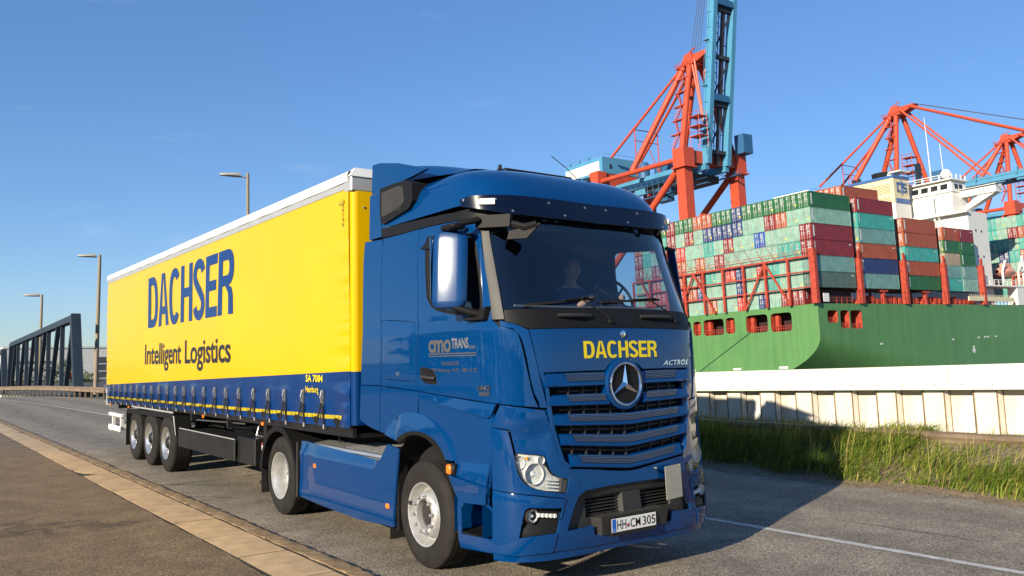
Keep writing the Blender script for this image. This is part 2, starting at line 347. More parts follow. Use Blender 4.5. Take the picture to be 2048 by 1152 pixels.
def ground_mat(name, c1, c2, c3, fine=170, mid=2.2, bump=0.5, tracks=None, cracks=0.0):
    """crushed stone in binder: fine speckle over broad patches, lane tracks optional"""
    c1, c2, c3 = (tuple(x*AF for x in c) for c in (c1, c2, c3))
    m = bpy.data.materials.new(name); m.use_nodes = True; nt = m.node_tree; b = nt.nodes['Principled BSDF']; N = nt.nodes.new; L = nt.links.new
    t = N('ShaderNodeTexCoord')
    v = N('ShaderNodeTexVoronoi'); v.inputs['Scale'].default_value = fine; L(t.outputs['Object'], v.inputs['Vector'])
    sep = N('ShaderNodeSeparateColor'); L(v.outputs['Color'], sep.inputs[0])
    n2 = N('ShaderNodeTexNoise'); n2.inputs['Scale'].default_value = mid; n2.inputs['Detail'].default_value = 5; L(t.outputs['Object'], n2.inputs['Vector'])
    n3 = N('ShaderNodeTexNoise'); n3.inputs['Scale'].default_value = fine*0.55; n3.inputs['Detail'].default_value = 2; L(t.outputs['Object'], n3.inputs['Vector'])
    mixv = N('ShaderNodeMath'); mixv.operation = 'ADD'
    h = N('ShaderNodeMath'); h.operation = 'MULTIPLY'; h.inputs[1].default_value = 0.55; L(sep.outputs[0], h.inputs[0])
    h2 = N('ShaderNodeMath'); h2.operation = 'MULTIPLY'; h2.inputs[1].default_value = 0.45; L(n3.outputs['Fac'], h2.inputs[0])
    L(h.outputs[0], mixv.inputs[0]); L(h2.outputs[0], mixv.inputs[1])
    rp = N('ShaderNodeValToRGB'); e = rp.color_ramp.elements
    e[0].position = 0.18; e[0].color = (*c1, 1); e[1].position = 0.86; e[1].color = (*c3, 1)
    k = e.new(0.5); k.color = (*c2, 1)
    L(mixv.outputs[0], rp.inputs[0])
    rp2 = N('ShaderNodeValToRGB'); rp2.color_ramp.elements[0].position = 0.3; rp2.color_ramp.elements[1].position = 0.72
    rp2.color_ramp.elements[0].color = (0.72, 0.70, 0.68, 1); rp2.color_ramp.elements[1].color = (1.12, 1.1, 1.06, 1); L(n2.outputs['Fac'], rp2.inputs[0])
    mx = N('ShaderNodeMix'); mx.data_type = 'RGBA'; mx.blend_type = 'MULTIPLY'; mx.inputs['Factor'].default_value = 1.0
    L(rp.outputs[0], mx.inputs[6]); L(rp2.outputs[0], mx.inputs[7]); last = mx.outputs[2]
    if tracks:
        # worn wheel tracks: long soft bands along the road
        sx = N('ShaderNodeSeparateXYZ'); L(t.outputs['Object'], sx.inputs[0])
        wob = N('ShaderNodeTexNoise'); wob.inputs['Scale'].default_value = 0.35; L(t.outputs['Object'], wob.inputs['Vector'])
        ad = N('ShaderNodeMath'); ad.operation = 'MULTIPLY_ADD'; ad.inputs[1].default_value = 0.9; L(wob.outputs['Fac'], ad.inputs[0]); L(sx.outputs['Y'], ad.inputs[2])
        mu = N('ShaderNodeMath'); mu.operation = 'MULTIPLY'; mu.inputs[1].default_value = 2*math.pi/1.9; L(ad.outputs[0], mu.inputs[0])
        si = N('ShaderNodeMath'); si.operation = 'SINE'; L(mu.outputs[0], si.inputs[0])
        mr = N('ShaderNodeMapRange'); mr.inputs['From Min'].default_value = -1; mr.inputs['From Max'].default_value = 1; mr.inputs['To Min'].default_value = tracks; mr.inputs['To Max'].default_value = 1.06; L(si.outputs[0], mr.inputs['Value'])
        m2 = N('ShaderNodeMix'); m2.data_type = 'RGBA'; m2.blend_type = 'MULTIPLY'; m2.inputs['Factor'].default_value = 1.0
        L(last, m2.inputs[6]); L(mr.outputs[0], m2.inputs[7]); last = m2.outputs[2]
    if cracks:
        # hairline cracks and broad stains
        wn = N('ShaderNodeTexNoise'); wn.inputs['Scale'].default_value = 1.3; wn.inputs['Detail'].default_value = 6; L(t.outputs['Object'], wn.inputs['Vector'])
        av = N('ShaderNodeMix'); av.data_type = 'RGBA'; av.inputs['Factor'].default_value = 0.30; L(t.outputs['Object'], av.inputs[6]); L(wn.outputs['Color'], av.inputs[7])
        cv = N('ShaderNodeTexVoronoi'); cv.feature = 'DISTANCE_TO_EDGE'; cv.inputs['Scale'].default_value = cracks; L(av.outputs[2], cv.inputs['Vector'])
        cr_ = N('ShaderNodeMapRange'); cr_.inputs['From Min'].default_value = 0.0; cr_.inputs['From Max'].default_value = 0.010; cr_.inputs['To Min'].default_value = 0.45; cr_.inputs['To Max'].default_value = 1.0; L(cv.outputs['Distance'], cr_.inputs['Value'])
        ms = N('ShaderNodeTexNoise'); ms.inputs['Scale'].default_value = 0.6; ms.inputs['Detail'].default_value = 2; L(t.outputs['Object'], ms.inputs['Vector'])
        mk = N('ShaderNodeMapRange'); mk.inputs['From Min'].default_value = 0.48; mk.inputs['From Max'].default_value = 0.56; L(ms.outputs['Fac'], mk.inputs['Value'])   # cracks only in places
        mq = N('ShaderNodeMix'); mq.data_type = 'FLOAT'; L(mk.outputs[0], mq.inputs['Factor']); mq.inputs[2].default_value = 1.0; L(cr_.outputs[0], mq.inputs[3])
        st = N('ShaderNodeTexNoise'); st.inputs['Scale'].default_value = 0.9; st.inputs['Detail'].default_value = 8; st.inputs['Roughness'].default_value = 0.7; L(t.outputs['Object'], st.inputs['Vector'])
        sr = N('ShaderNodeMapRange'); sr.inputs['From Min'].default_value = 0.36; sr.inputs['From Max'].default_value = 0.46; sr.inputs['To Min'].default_value = 0.84; sr.inputs['To Max'].default_value = 1.0; L(st.outputs['Fac'], sr.inputs['Value'])
        mm = N('ShaderNodeMath'); mm.operation = 'MULTIPLY'; L(mq.outputs[0], mm.inputs[0]); L(sr.outputs[0], mm.inputs[1])
        m3 = N('ShaderNodeMix'); m3.data_type = 'RGBA'; m3.blend_type = 'MULTIPLY'; m3.inputs['Factor'].default_value = 1.0; L(last, m3.inputs[6]); L(mm.outputs[0], m3.inputs[7]); last = m3.outputs[2]
    L(last, b.inputs['Base Color']); b.inputs['Roughness'].default_value = 0.82
    bp = N('ShaderNodeBump'); bp.inputs['Strength'].default_value = bump; bp.inputs['Distance'].default_value = 0.006; L(v.outputs['Distance'], bp.inputs['Height']); L(bp.outputs[0], b.inputs['Normal'])
    MATS[name] = m
ground_mat('asphalt', (0.06, 0.049, 0.034), (0.27, 0.226, 0.165), (0.66, 0.585, 0.47), fine=95, tracks=0.78, cracks=0.25)
ground_mat('footway', (0.06, 0.043, 0.024), (0.20, 0.138, 0.074), (0.44, 0.315, 0.185), fine=95, cracks=0.55)
ground_mat('dirt', (0.08, 0.06, 0.038), (0.24, 0.18, 0.115), (0.40, 0.31, 0.21), fine=60, mid=5)
ground_mat('land', (0.05, 0.05, 0.035), (0.10, 0.095, 0.07), (0.16, 0.15, 0.11), fine=3, mid=0.2)
pmat('road_paint', (0.66, 0.64, 0.60), 0.6, col2=(0.42, 0.40, 0.36), vscale=14, detail=8)
pmat('slab_concrete', (0.50, 0.345, 0.185), 0.8, col2=(0.68, 0.485, 0.28), vscale=5, detail=8, bump=0.25, bscale=70)
pmat('slab_concrete_b', (0.46, 0.315, 0.17), 0.8, col2=(0.62, 0.44, 0.26), vscale=6, detail=8, bump=0.25, bscale=70)
pmat('kerb_stone', (0.20, 0.13, 0.065), 0.85, col2=(0.38, 0.27, 0.15), vscale=9, detail=8, bump=0.6, bscale=45)
pmat('grit', (0.05, 0.042, 0.03), 0.9, var=0.4, vscale=30, bump=0.5, bscale=90)
pmat('water', (0.02, 0.05, 0.06), 0.12, bump=0.5, bscale=0.6)

# land, road, footway ---------------------------------------------------------
b = MB(); xs = [300, 60, 20, 0, -20, -42, -50, -60, -70, -80, -100, -130, -180, -260, -342, -700, -3000]; ys = [-2500, -400, -60, -12, -2.6, 4, 10.4]
b.add([(x, y, zr(x)-(0.30 if abs(y) < 30 else 0.5)) for x in xs for y in ys], [(i*7+j, i*7+j+1, (i+1)*7+j+1, (i+1)*7+j) for i in range(len(xs)-1) for j in range(6)])
b.add([(-58, 10.4, zr(-58)-0.31), (-58, 70, zr(-58)-1.0), (-3000, 70, zr(-3000)-0.8), (-3000, 10.4, zr(-3000)-0.31)], [(0, 1, 2, 3)])
structure(b.build('ground', 'land'))
b = MB(); xs = [60-i*3 for i in range(14)]+[18-i*2 for i in range(70)]+[-124-i*12 for i in range(18)]
pts = []
for x in xs: pts += [(x, -1.86+cy(x), zr(x)), (x, 2.6+cy(x)+0.02*x, zr(x)+0.004), (x, 6.9+cy(x)+0.02*x, zr(x))]
b.add(pts, [(i*3+j, i*3+j+1, (i+1)*3+j+1, (i+1)*3+j) for i in range(len(xs)-1) for j in range(2)])
structure(b.build('road', 'asphalt', smooth=60))
# lane line with frayed edges
b = MB(); r2 = random.Random(3); vs = []
x = 12.0; n = 0
while x > -130:
    y = 2.585+cy(x)+0.020*x; w = 0.055
    vs += [(x, y-w+r2.uniform(-.012, .012), zr(x)+0.0085), (x, y+w+r2.uniform(-.012, .012), zr(x)+0.0085)]; n += 1
    x -= 0.12 if x > -8 else 0.6
b.add(vs, [(2*i, 2*i+1, 2*i+3, 2*i+2) for i in range(n-1)])
structure(b.build('lane_line', 'road_paint'))
b = MB(); xs = [40-i*3 for i in range(60)]
ev = random.Random(9)
xs = [40-i*3 for i in range(12)]+[4-i*.16 for i in range(180)]+[-25-i*3 for i in range(36)]
pts = []
for x in xs: pts += [(x, -2.522+cy(x)+(ev.uniform(-.012, .010)+.008*math.sin(x*2.1) if -25 < x < 5 else 0), zr(x)+0.052), (x, -30, zr(x)+0.02)]
b.add(pts, [(2*i, 2*i+1, 2*i+3, 2*i+2) for i in range(len(xs)-1)])
structure(b.build('footway', 'footway'))
# bedding under the slabs and kerb: shows in the joints
b = MB(); pts = []
for x in xs: pts += [(x, -2.52+cy(x), zr(x)+0.047), (x, -1.80+cy(x), zr(x)+0.047), (x, -1.80+cy(x), zr(x)-0.1)]
b.add(pts, [(i*3+j, i*3+j+1, (i+1)*3+j+1, (i+1)*3+j) for i in range(len(xs)-1) for j in range(2)])
structure(b.build('kerb_bed', 'grit'))

def rough_block(L_, W_, H_, jit, rnd, nx=5, ny=2):
    """a stone with worn, slightly uneven top and edges, origin at its corner on the bed"""
    top = [[(L_*i/nx+rnd.uniform(-jit, jit)*.6, W_*j/ny+rnd.uniform(-jit, jit), H_+rnd.uniform(-jit, jit)*.35-(0.006 if i in (0, nx) or j in (0, ny) else 0)) for j in range(ny+1)] for i in range(nx+1)]
    vs = [p for row in top for p in row]; fs = [(i*(ny+1)+j, (i+1)*(ny+1)+j, (i+1)*(ny+1)+j+1, i*(ny+1)+j+1) for i in range(nx) for j in range(ny)]
    ring = [(i, 0) for i in range(nx)]+[(nx, j) for j in range(ny)]+[(i, ny) for i in range(nx, 0, -1)]+[(0, j) for j in range(ny, 0, -1)]
    o = len(vs); vs += [(top[i][j][0], top[i][j][1], -0.02) for i, j in ring]; k = len(ring)
    for a in range(k):
        i, j = ring[a]; i2, j2 = ring[(a+1) % k]
        fs.append((i*(ny+1)+j, o+a, o+(a+1) % k, i2*(ny+1)+j2))
    return MB().add(vs, fs)
kerb = structure(bpy.data.objects.new('kerb', None)); COL.objects.link(kerb)
edge = structure(bpy.data.objects.new('slab_edging', None)); COL.objects.link(edge)
ks = [rough_block(0.985, 0.165, 0.062, 0.012, random.Random(i), 9, 2).mesh('kerb_stone', 'kerb_stone', smooth=50) for i in range(5)]
ss = [rough_block(1.132, 0.500, 0.056, 0.0028, random.Random(40+i), 3, 2).mesh('slab', 'slab_concrete' if i % 2 else 'slab_concrete_b') for i in range(4)]
r2 = random.Random(5); x = 3.9
while x > -62:
    o = link('kerb_stone', ks[r2.randrange(5)], kerb); o.location = (x, -1.955+cy(x)+r2.uniform(-.006, .006), zr(x)+r2.uniform(-.004, .004)); o.rotation_euler = (r2.uniform(-.02, .02), r2.uniform(-.004, .004), 0.014+r2.uniform(-.006, .006)); x -= 1.0
x = 3.2
while x > -55:
    o = link('slab', ss[r2.randrange(4)], edge); o.location = (x, -2.492+cy(x)+r2.uniform(-.004, .004), zr(x)+r2.uniform(-.003, .003)); o.rotation_euler = (r2.uniform(-.005, .005), r2.uniform(-.003, .003), 0.014+r2.uniform(-.003, .003)); x -= 1.155

# verge bank -------------------------------------------------------------------
WALL_Y = 8.8; WS = 0.0228      # wall line and the gradient it follows
def bank(x, y):
    e = 5.95+0.034*x+0.10*math.sin(x*1.7)+0.06*math.sin(x*4.1+1)
    t = max(0.0, min(1.0, (y-e)/(8.5-e)))
    return (0.58+WS*x*0.8)*(t*t*(3-2*t))*1.0 + (0.012 if y > e else -0.02)+0.03*math.sin(x*2.3+y*3)*t*(1-t)*2
b = MB(); nx, ny = 150, 14
b.grid(lambda u, w: (8-u*46, 5.75+0.034*(8-u*46)+w*(9.6-5.75-0.034*(8-u*46)), bank(8-u*46, 5.75+0.034*(8-u*46)+w*(9.6-5.75-0.034*(8-u*46)))), nx, ny)
structure(b.build('verge', 'dirt', smooth=60))

# flood wall of sheet piles ------------------------------------------------------
pmat('wall_cream', (0.72, 0.68, 0.60), 0.62, col2=(0.80, 0.77, 0.70), vscale=1.4, detail=6, bump=0.1, bscale=8)
pmat('pile_cream', (0.64, 0.59, 0.49), 0.66, col2=(0.80, 0.77, 0.70), vscale=1.6, detail=8, bump=0.15, bscale=8, stretch=(1.6, 1, 0.5))
pmat('pile_rust', (0.16, 0.085, 0.03), 0.85, col2=(0.34, 0.24, 0.12), vscale=9, detail=8)
def wz(x): return WS*x
wall = thing('flood_wall', 'cream painted sheet pile flood wall with a smooth capping beam behind the grass', 'wall', (0, WALL_Y, 0))
PER = 0.84
def pile(kind):
    b = MB(); z0, z1 = 0.25, 1.285
    if kind == 0: pl = [(0.03, 0.02), (0.385, 0.02)]; web = [(0.385, 0.02), (0.425, 0.145)]
    else: pl = [(0.425, 0.145), (0.80, 0.145)]; web = [(0.80, 0.145), (0.84, 0.03)]
    def strip(p, q, mi):
        b.add([(p[0], p[1], z0), (q[0], q[1], z0), (q[0], q[1], z1), (p[0], p[1], z1), (p[0], p[1]+.012, z0), (q[0], q[1]+.012, z0), (q[0], q[1]+.012, z1), (p[0], p[1]+.012, z1)],
              [(0, 1, 2, 3), (7, 6, 5, 4), (0, 4, 5, 1), (1, 5, 6, 2), (2, 6, 7, 3), (3, 7, 4, 0)], mi)
    strip(pl[0], pl[1], 0); strip(web[0], web[1], 0)
    # interlock seams, rusty
    for px, py in ((pl[0][0], pl[0][1]), (pl[1][0], pl[1][1])):
        b.box((px-0.008, py-0.012, z0), (px+0.008, py+0.004, z1), 1)
    return b.mesh('sheet_pile', ['pile_cream', 'pile_rust'])
pm = [pile(0), pile(1)]
x = 5.5
while x > -30:
    for k in (0, 1):
        o = link('sheet_pile', pm[k], wall); o.location = (x, WALL_Y, wz(x)+rng.uniform(-.006, .006)); o.rotation_euler = (0, -0.0228, 0)
    x -= PER
for i in range(6):
    x1 = 6.3-i*6.2; x0 = x1-6.19
    b = MB()
    prof = [(-0.12, 1.30), (-0.12, 1.345), (-0.055, 1.352), (-0.055, 1.70), (0.30, 1.70), (0.30, 1.30)]
    b.prism(prof, lambda a, c, d: (d, WALL_Y+a, c+wz(d)), x0, x1)
    o = b.build('capping_beam', 'wall_cream', wall)
    b = MB(); k = x0+0.2
    while k < x1: b.lathe([(0, .014), (.008, .010), (.009, 0.001)], (k, WALL_Y-0.055, 1.362+wz(k)+0.02), 'y', 6, sgn=-1); k += rng.uniform(.35, .7)
    b.build('bolt_row', 'pile_rust', o)

# guard rails --------------------------------------------------------------------
pmat('rail_weathered', (0.15, 0.105, 0.066), 0.75, col2=(0.28, 0.21, 0.145), vscale=7, detail=8, stretch=(.25, 1, 1))
def guard_rail(name, label, xs, yf, zf, post_h, group=None):
    t = thing(name, label, 'guard rail', (xs[0], yf(xs[0]), zf(xs[0])), group)
    prof = [(0, 0.72), (-0.045, 0.70), (-0.05, 0.64), (-0.02, 0.60), (-0.012, 0.55), (-0.02, 0.50), (-0.05, 0.46), (-0.045, 0.40), (0, 0.38)]
    for i in range(len(xs)-1):
        b = MB(); n = len(prof)
        for x in (xs[i], xs[i+1]+0.004):
            b.v += [(x, yf(x)+a, zf(x)+c) for a, c in prof]+[(x, yf(x)+a+0.006, zf(x)+c) for a, c in prof]
        fs = []
        for j in range(n-1): fs += [(j, j+1, 2*n+j+1, 2*n+j), (n+j+1, n+j, 3*n+j, 3*n+j+1)]
        fs += [(0, 2*n, 3*n, n), (n-1, 2*n-1, 4*n-1, 3*n-1)]
        b.f = fs; b.m = [0]*len(fs)
        b.build('rail_section', 'rail_weathered', t, smooth=40)
    for x in xs:
        b = MB(); b.box((x-.03, yf(x)+.01, zf(x)-0.35), (x+.03, yf(x)+.11, zf(x)+post_h)); b.build('post', 'rail_weathered', t)
    return t
guard_rail('guard_rail', 'weathered brown guard rail half buried in grass in front of the cream wall', [5.0-i*2.0 for i in range(15)], lambda x: 7.95, lambda x: -0.04+0.012*x*0.3, 0.66)
guard_rail('guard_rail', 'brown guard rail on close set posts along the far road behind the trailer', [-34-i*1.6 for i in range(66)], lambda x: 6.4+cy(x)+0.02*x, lambda x: zr(x)*.6, 0.5)

# grass ------------------------------------------------------------------------------
def grass_mat():
    m = bpy.data.materials.new('grass'); m.use_nodes = True; nt = m.node_tree; p = nt.nodes['Principled BSDF']
    a = nt.nodes.new('ShaderNodeAttribute'); a.attribute_name = 'tone'
    rp = nt.nodes.new('ShaderNodeValToRGB'); e = rp.color_ramp.elements
    e[0].color = (0.07, 0.15, 0.015, 1); e[1].color = (0.55, 0.43, 0.15, 1); k = e.new(0.45); k.color = (0.20, 0.27, 0.03, 1); k = e.new(0.75); k.color = (0.36, 0.36, 0.07, 1)
    nt.links.new(a.outputs['Fac'], rp.inputs[0]); nt.links.new(rp.outputs[0], p.inputs['Base Color']); p.inputs['Roughness'].default_value = 0.55
    p.inputs['Subsurface Weight'].default_value = 0.0
    tr = nt.nodes.new('ShaderNodeBsdfTranslucent'); nt.links.new(rp.outputs[0], tr.inputs[0])
    mx = nt.nodes.new('ShaderNodeMixShader'); mx.inputs[0].default_value = 0.25; nt.links.new(p.outputs[0], mx.inputs[1]); nt.links.new(tr.outputs[0], mx.inputs[2])
    nt.links.new(mx.outputs[0], nt.nodes['Material Output'].inputs[0]); MATS['grass'] = m
grass_mat()
def make_grass(name, n, seed, sampler, label):
    g = np.random.default_rng(seed); V = np.zeros((n*6, 3)); F = []; T = np.zeros(n*6)
    for i in range(n):
        x, y, hgt, lean, wid, tone = sampler(g)
        z = bank(x, y)-0.01
        d = g.normal(0, 0.5); lx, ly = lean*math.cos(d)*0.95, -abs(lean)*0.45+g.normal(0, .15)
        w = wid; a = g.uniform(0, math.pi); wx, wy = w*math.cos(a), w*math.sin(a)
        for k, (t, ww) in enumerate(((0, 1), (.55, .75), (1, .12))):
            bx, by, bz = x+lx*hgt*t*t, y+ly*hgt*t*t, z+hgt*t*(1-0.28*abs(lean)*t)
            V[i*6+2*k] = (bx-wx*ww, by-wy*ww, bz); V[i*6+2*k+1] = (bx+wx*ww, by+wy*ww, bz)
        T[i*6:i*6+6] = tone
        F += [(i*6, i*6+1, i*6+3, i*6+2), (i*6+2, i*6+3, i*6+5, i*6+4)]
    me = bpy.data.meshes.new(name); me.from_pydata(V.tolist(), [], F); me.materials.append(MATS['grass'])
    at = me.attributes.new('tone', 'FLOAT', 'POINT'); at.data.foreach_set('value', T)
    o = link(name, me); return tag(o, label, 'grass', kind='stuff')
CL = [(random.Random(i).uniform(-16, 4.5), random.Random(i+500).uniform(6.35, 8.5)) for i in range(230)]
def smp(g):
    if g.random() < 0.66:
        c = CL[int(g.integers(len(CL)))]; x = c[0]+g.normal(0, .24); y = c[1]+g.normal(0, .16)
    else: x = g.uniform(-16, 4.5); y = g.uniform(6.4, 8.6)
    e = 6.35+0.034*x+0.15*math.sin(x*1.9)
    y = max(min(y, 8.62), e-0.12*g.random())
    f = min(1, (y-e+.15)/.7); h = g.uniform(.20, .60)*(0.5+0.5*f)
    if y > 7.55: h *= 0.55
    if x > 0.0 and y > 7.0: h *= 0.45
    if x > 0.0 and y > 7.1 and g.random() < .5: h *= .3
    if g.random() < .035: return x, y, h*1.5+.12, g.normal(.5, .3), .003, .97
    if math.sin(x*3.1)+math.sin(x*1.3+y*4) > 1.1: h *= .45
    return x, y, h, g.normal(1.15, .4), g.uniform(.004, .0095), min(1, max(0, g.normal(.40, .26)))
make_grass('long_grass', 60000, 1, smp, 'long green and straw coloured grass on the bank below the cream wall')
# traced panel outlines on the cab skin: (degrees round the cab, height)
PAN={"door":[[111.5,3.251],[114.0,3.068],[117.1,2.888],[123.5,2.486],[125.7,2.416],[125.5,2.399],[129.1,2.07],[130.2,1.686],[128.1,1.672],[105.8,1.645],[81.9,1.616],[69.7,1.594],[69.8,1.708],[69.8,1.961],[69.5,2.259],[69.5,2.304],[68.2,2.496],[67.1,2.741],[66.9,2.951],[66.1,3.057],[66.4,3.116],[67.6,3.166],[69.5,3.205],[75.0,3.231],[85.4,3.239],[102.5,3.25]],
"door_win":[[106.5,3.114],[104.6,3.151],[98.6,3.153],[77.3,3.112],[70.8,3.103],[68.9,3.057],[69.0,2.912],[69.7,2.745],[71.3,2.541],[72.9,2.396],[74.2,2.37],[81.9,2.363],[91.5,2.37],[107.3,2.426],[111.9,2.48],[114.0,2.563],[111.0,2.83]],
"door_glass":[[104.1,3.099],[102.5,3.122],[98.2,3.127],[77.6,3.09],[71.5,3.082],[70.2,3.043],[70.2,2.906],[70.8,2.747],[72.3,2.542],[73.9,2.41],[75.3,2.391],[81.5,2.387],[90.3,2.392],[105.7,2.448],[109.5,2.495],[111.6,2.569],[108.6,2.825]],
"side":[[149.7,3.254],[130.5,3.25],[112.4,3.255],[112.4,3.242],[114.8,3.07],[118.0,2.89],[124.3,2.487],[126.5,2.417],[126.5,2.4],[130.1,2.071],[131.1,1.686],[129.4,1.679],[148.3,1.696],[168.5,1.714],[168.7,1.879],[165.0,2.399],[165.2,2.343],[156.8,2.822],[150.7,3.16]],
"flap_hole":[[164.5,2.386],[162.8,2.399],[131.0,2.353],[129.4,2.332],[130.4,2.168],[131.9,1.777],[133.5,1.76],[166.3,1.781],[168.0,1.801],[167.3,2.086]],
"flap":[[164.0,2.379],[162.4,2.392],[131.6,2.348],[130.1,2.328],[131.1,2.168],[132.5,1.782],[133.9,1.767],[165.8,1.788],[167.3,1.806],[166.6,2.085]],
"extender_up":[[154.9,3.86],[136.1,3.86],[142.7,3.86],[145.5,3.568],[149.1,3.541],[151.6,3.339],[150.1,3.271],[159.9,3.277],[170.6,3.285],[165.7,3.627]],
"extender_mid":[[171.3,3.273],[151.6,3.252],[151.4,3.161],[157.6,2.823],[166.2,2.344],[166.0,2.4],[170.3,1.721],[192.1,1.72],[189.9,2.116],[187.4,2.313],[177.7,2.86]],
"extender_low":[[192.4,1.709],[169.2,1.705],[170.6,1.646],[172.5,1.321],[172.6,1.246],[182.9,1.272],[194.9,1.341],[193.1,1.61]],
"lower_rear":[[168.1,1.701],[148.4,1.686],[129.7,1.671],[130.2,1.629],[131.3,1.586],[132.0,1.48],[131.7,1.469],[141.0,1.469],[150.5,1.429],[158.8,1.346],[163.7,1.226],[171.6,1.241],[171.0,1.363],[169.5,1.641]],
"fender":[[163.7,1.226],[158.8,1.346],[150.5,1.429],[141.0,1.469],[130.8,1.467],[122.0,1.439],[114.0,1.376],[106.3,1.281],[101.6,1.166],[100.0,1.068],[104.7,1.069],[108.2,1.163],[114.5,1.243],[121.3,1.284],[128.3,1.297],[138.7,1.285],[147.3,1.231],[151.5,1.178]],
"arch_trim":[[151.5,1.178],[147.3,1.231],[138.7,1.285],[128.3,1.297],[121.3,1.284],[114.5,1.243],[108.2,1.163],[104.7,1.069],[108.6,1.071],[112.0,1.143],[117.4,1.212],[123.5,1.249],[129.2,1.26],[138.1,1.249],[144.4,1.205],[147.6,1.164]],
"lower_door":[[128.0,1.665],[69.8,1.587],[71.9,1.492],[73.7,1.083],[75.5,0.891],[77.1,0.743],[94.2,0.72],[98.2,0.773],[101.7,0.938],[99.1,0.996],[100.0,1.068],[101.6,1.166],[106.3,1.281],[114.0,1.376],[122.0,1.439],[130.2,1.465],[129.7,1.598]],
"ledge":[[129.7,1.601],[128.0,1.665],[69.8,1.587],[71.9,1.492],[73.9,1.469],[97.4,1.537]],
"tread_facet":[[94.5,1.077],[73.9,1.082],[74.8,1.024],[75.6,0.891],[100.2,0.934],[101.7,0.943],[95.1,0.951],[76.1,0.909],[74.7,1.043]],
"facet_low":[[101.7,0.938],[75.7,0.884],[77.1,0.743],[94.2,0.72],[98.2,0.773]],
"step":[[98.4,0.773],[94.2,0.72],[77.1,0.743],[74.5,0.706],[74.0,0.351],[84.4,0.337],[95.9,0.321],[98.9,0.427],[99.5,0.625]],
"step_hole":[[96.5,0.659],[93.0,0.717],[82.4,0.733],[77.1,0.727],[74.7,0.693],[74.9,0.462],[94.0,0.443],[96.7,0.441]],
"corner":[[69.3,2.301],[66.6,2.238],[62.5,2.221],[60.3,2.186],[59.1,2.08],[57.5,1.852],[56.1,1.653],[54.4,1.557],[61.1,1.573],[69.5,1.598],[69.7,1.799],[69.8,1.99]],
"strip":[[66.4,2.295],[64.4,2.288],[60.1,2.256],[56.4,2.208],[53.5,1.844],[51.1,1.549],[53.6,1.552],[53.8,1.599],[55.8,1.699],[57.8,2.042],[59.3,2.166],[61.8,2.227],[66.4,2.243]],
"lampup":[[68.1,1.583],[52.2,1.53],[50.3,1.38],[48.5,1.189],[47.0,1.086],[43.5,1.037],[44.3,0.949],[47.4,0.965],[50.0,0.991],[51.8,1.057],[52.7,1.145],[54.5,1.166],[63.3,1.185],[64.2,1.291],[64.8,1.36],[65.3,1.376],[72.0,1.396],[71.5,1.464],[69.7,1.516]],
"lampside":[[72.2,1.387],[65.6,1.366],[63.9,1.185],[63.5,1.08],[62.4,0.981],[59.7,0.912],[54.6,0.866],[45.7,0.831],[46.2,0.794],[58.9,0.847],[73.8,0.88]],
"headlamp":[[63.7,1.179],[54.6,1.16],[52.7,1.143],[51.8,1.054],[50.0,0.989],[47.4,0.962],[44.5,0.946],[45.6,0.836],[54.6,0.871],[59.6,0.916],[62.3,0.985],[63.3,1.08]],
"bumper":[[73.8,0.873],[58.9,0.839],[46.3,0.787],[47.9,0.69],[50.1,0.535],[51.6,0.371],[59.1,0.363],[66.4,0.345],[73.6,0.35]],
"fog_hole":[[61.1,0.721],[59.6,0.742],[47.7,0.718],[50.1,0.52],[56.9,0.514],[63.5,0.496],[62.0,0.65]],
"pillar":[[65.5,3.1],[62.5,3.101],[62.9,2.802],[64.2,2.304],[69.0,2.304],[67.8,2.495],[67.0,2.741],[66.2,2.924]],
"strip_black":[[151.5,3.368],[126.7,3.358],[103.7,3.34],[87.2,3.328],[74.7,3.309],[64.1,3.305],[59.6,3.278],[60.3,3.148],[63.4,3.131],[65.5,3.076],[66.1,3.12],[67.4,3.169],[69.2,3.209],[75.0,3.236],[85.4,3.244],[102.4,3.255],[112.0,3.26],[130.5,3.254],[150.1,3.267]],
"cowl_l":[[64.4,2.295],[63.8,2.378],[63.9,2.388],[45.0,2.39],[0.3,2.407],[5.4,2.227],[41.9,2.217],[56.1,2.215],[60.1,2.261]],
"handle":[[127.2,1.888],[124.8,1.907],[117.3,1.887],[113.8,1.855],[112.1,1.785],[112.4,1.744],[122.5,1.748],[125.3,1.769],[127.8,1.811]],
"bumpc":[[43.4,1.035],[16.4,0.977],[5.1,0.961],[1.8,0.845],[22.0,0.848],[36.1,0.834],[40.0,0.793],[43.1,0.699],[46.6,0.521]]}
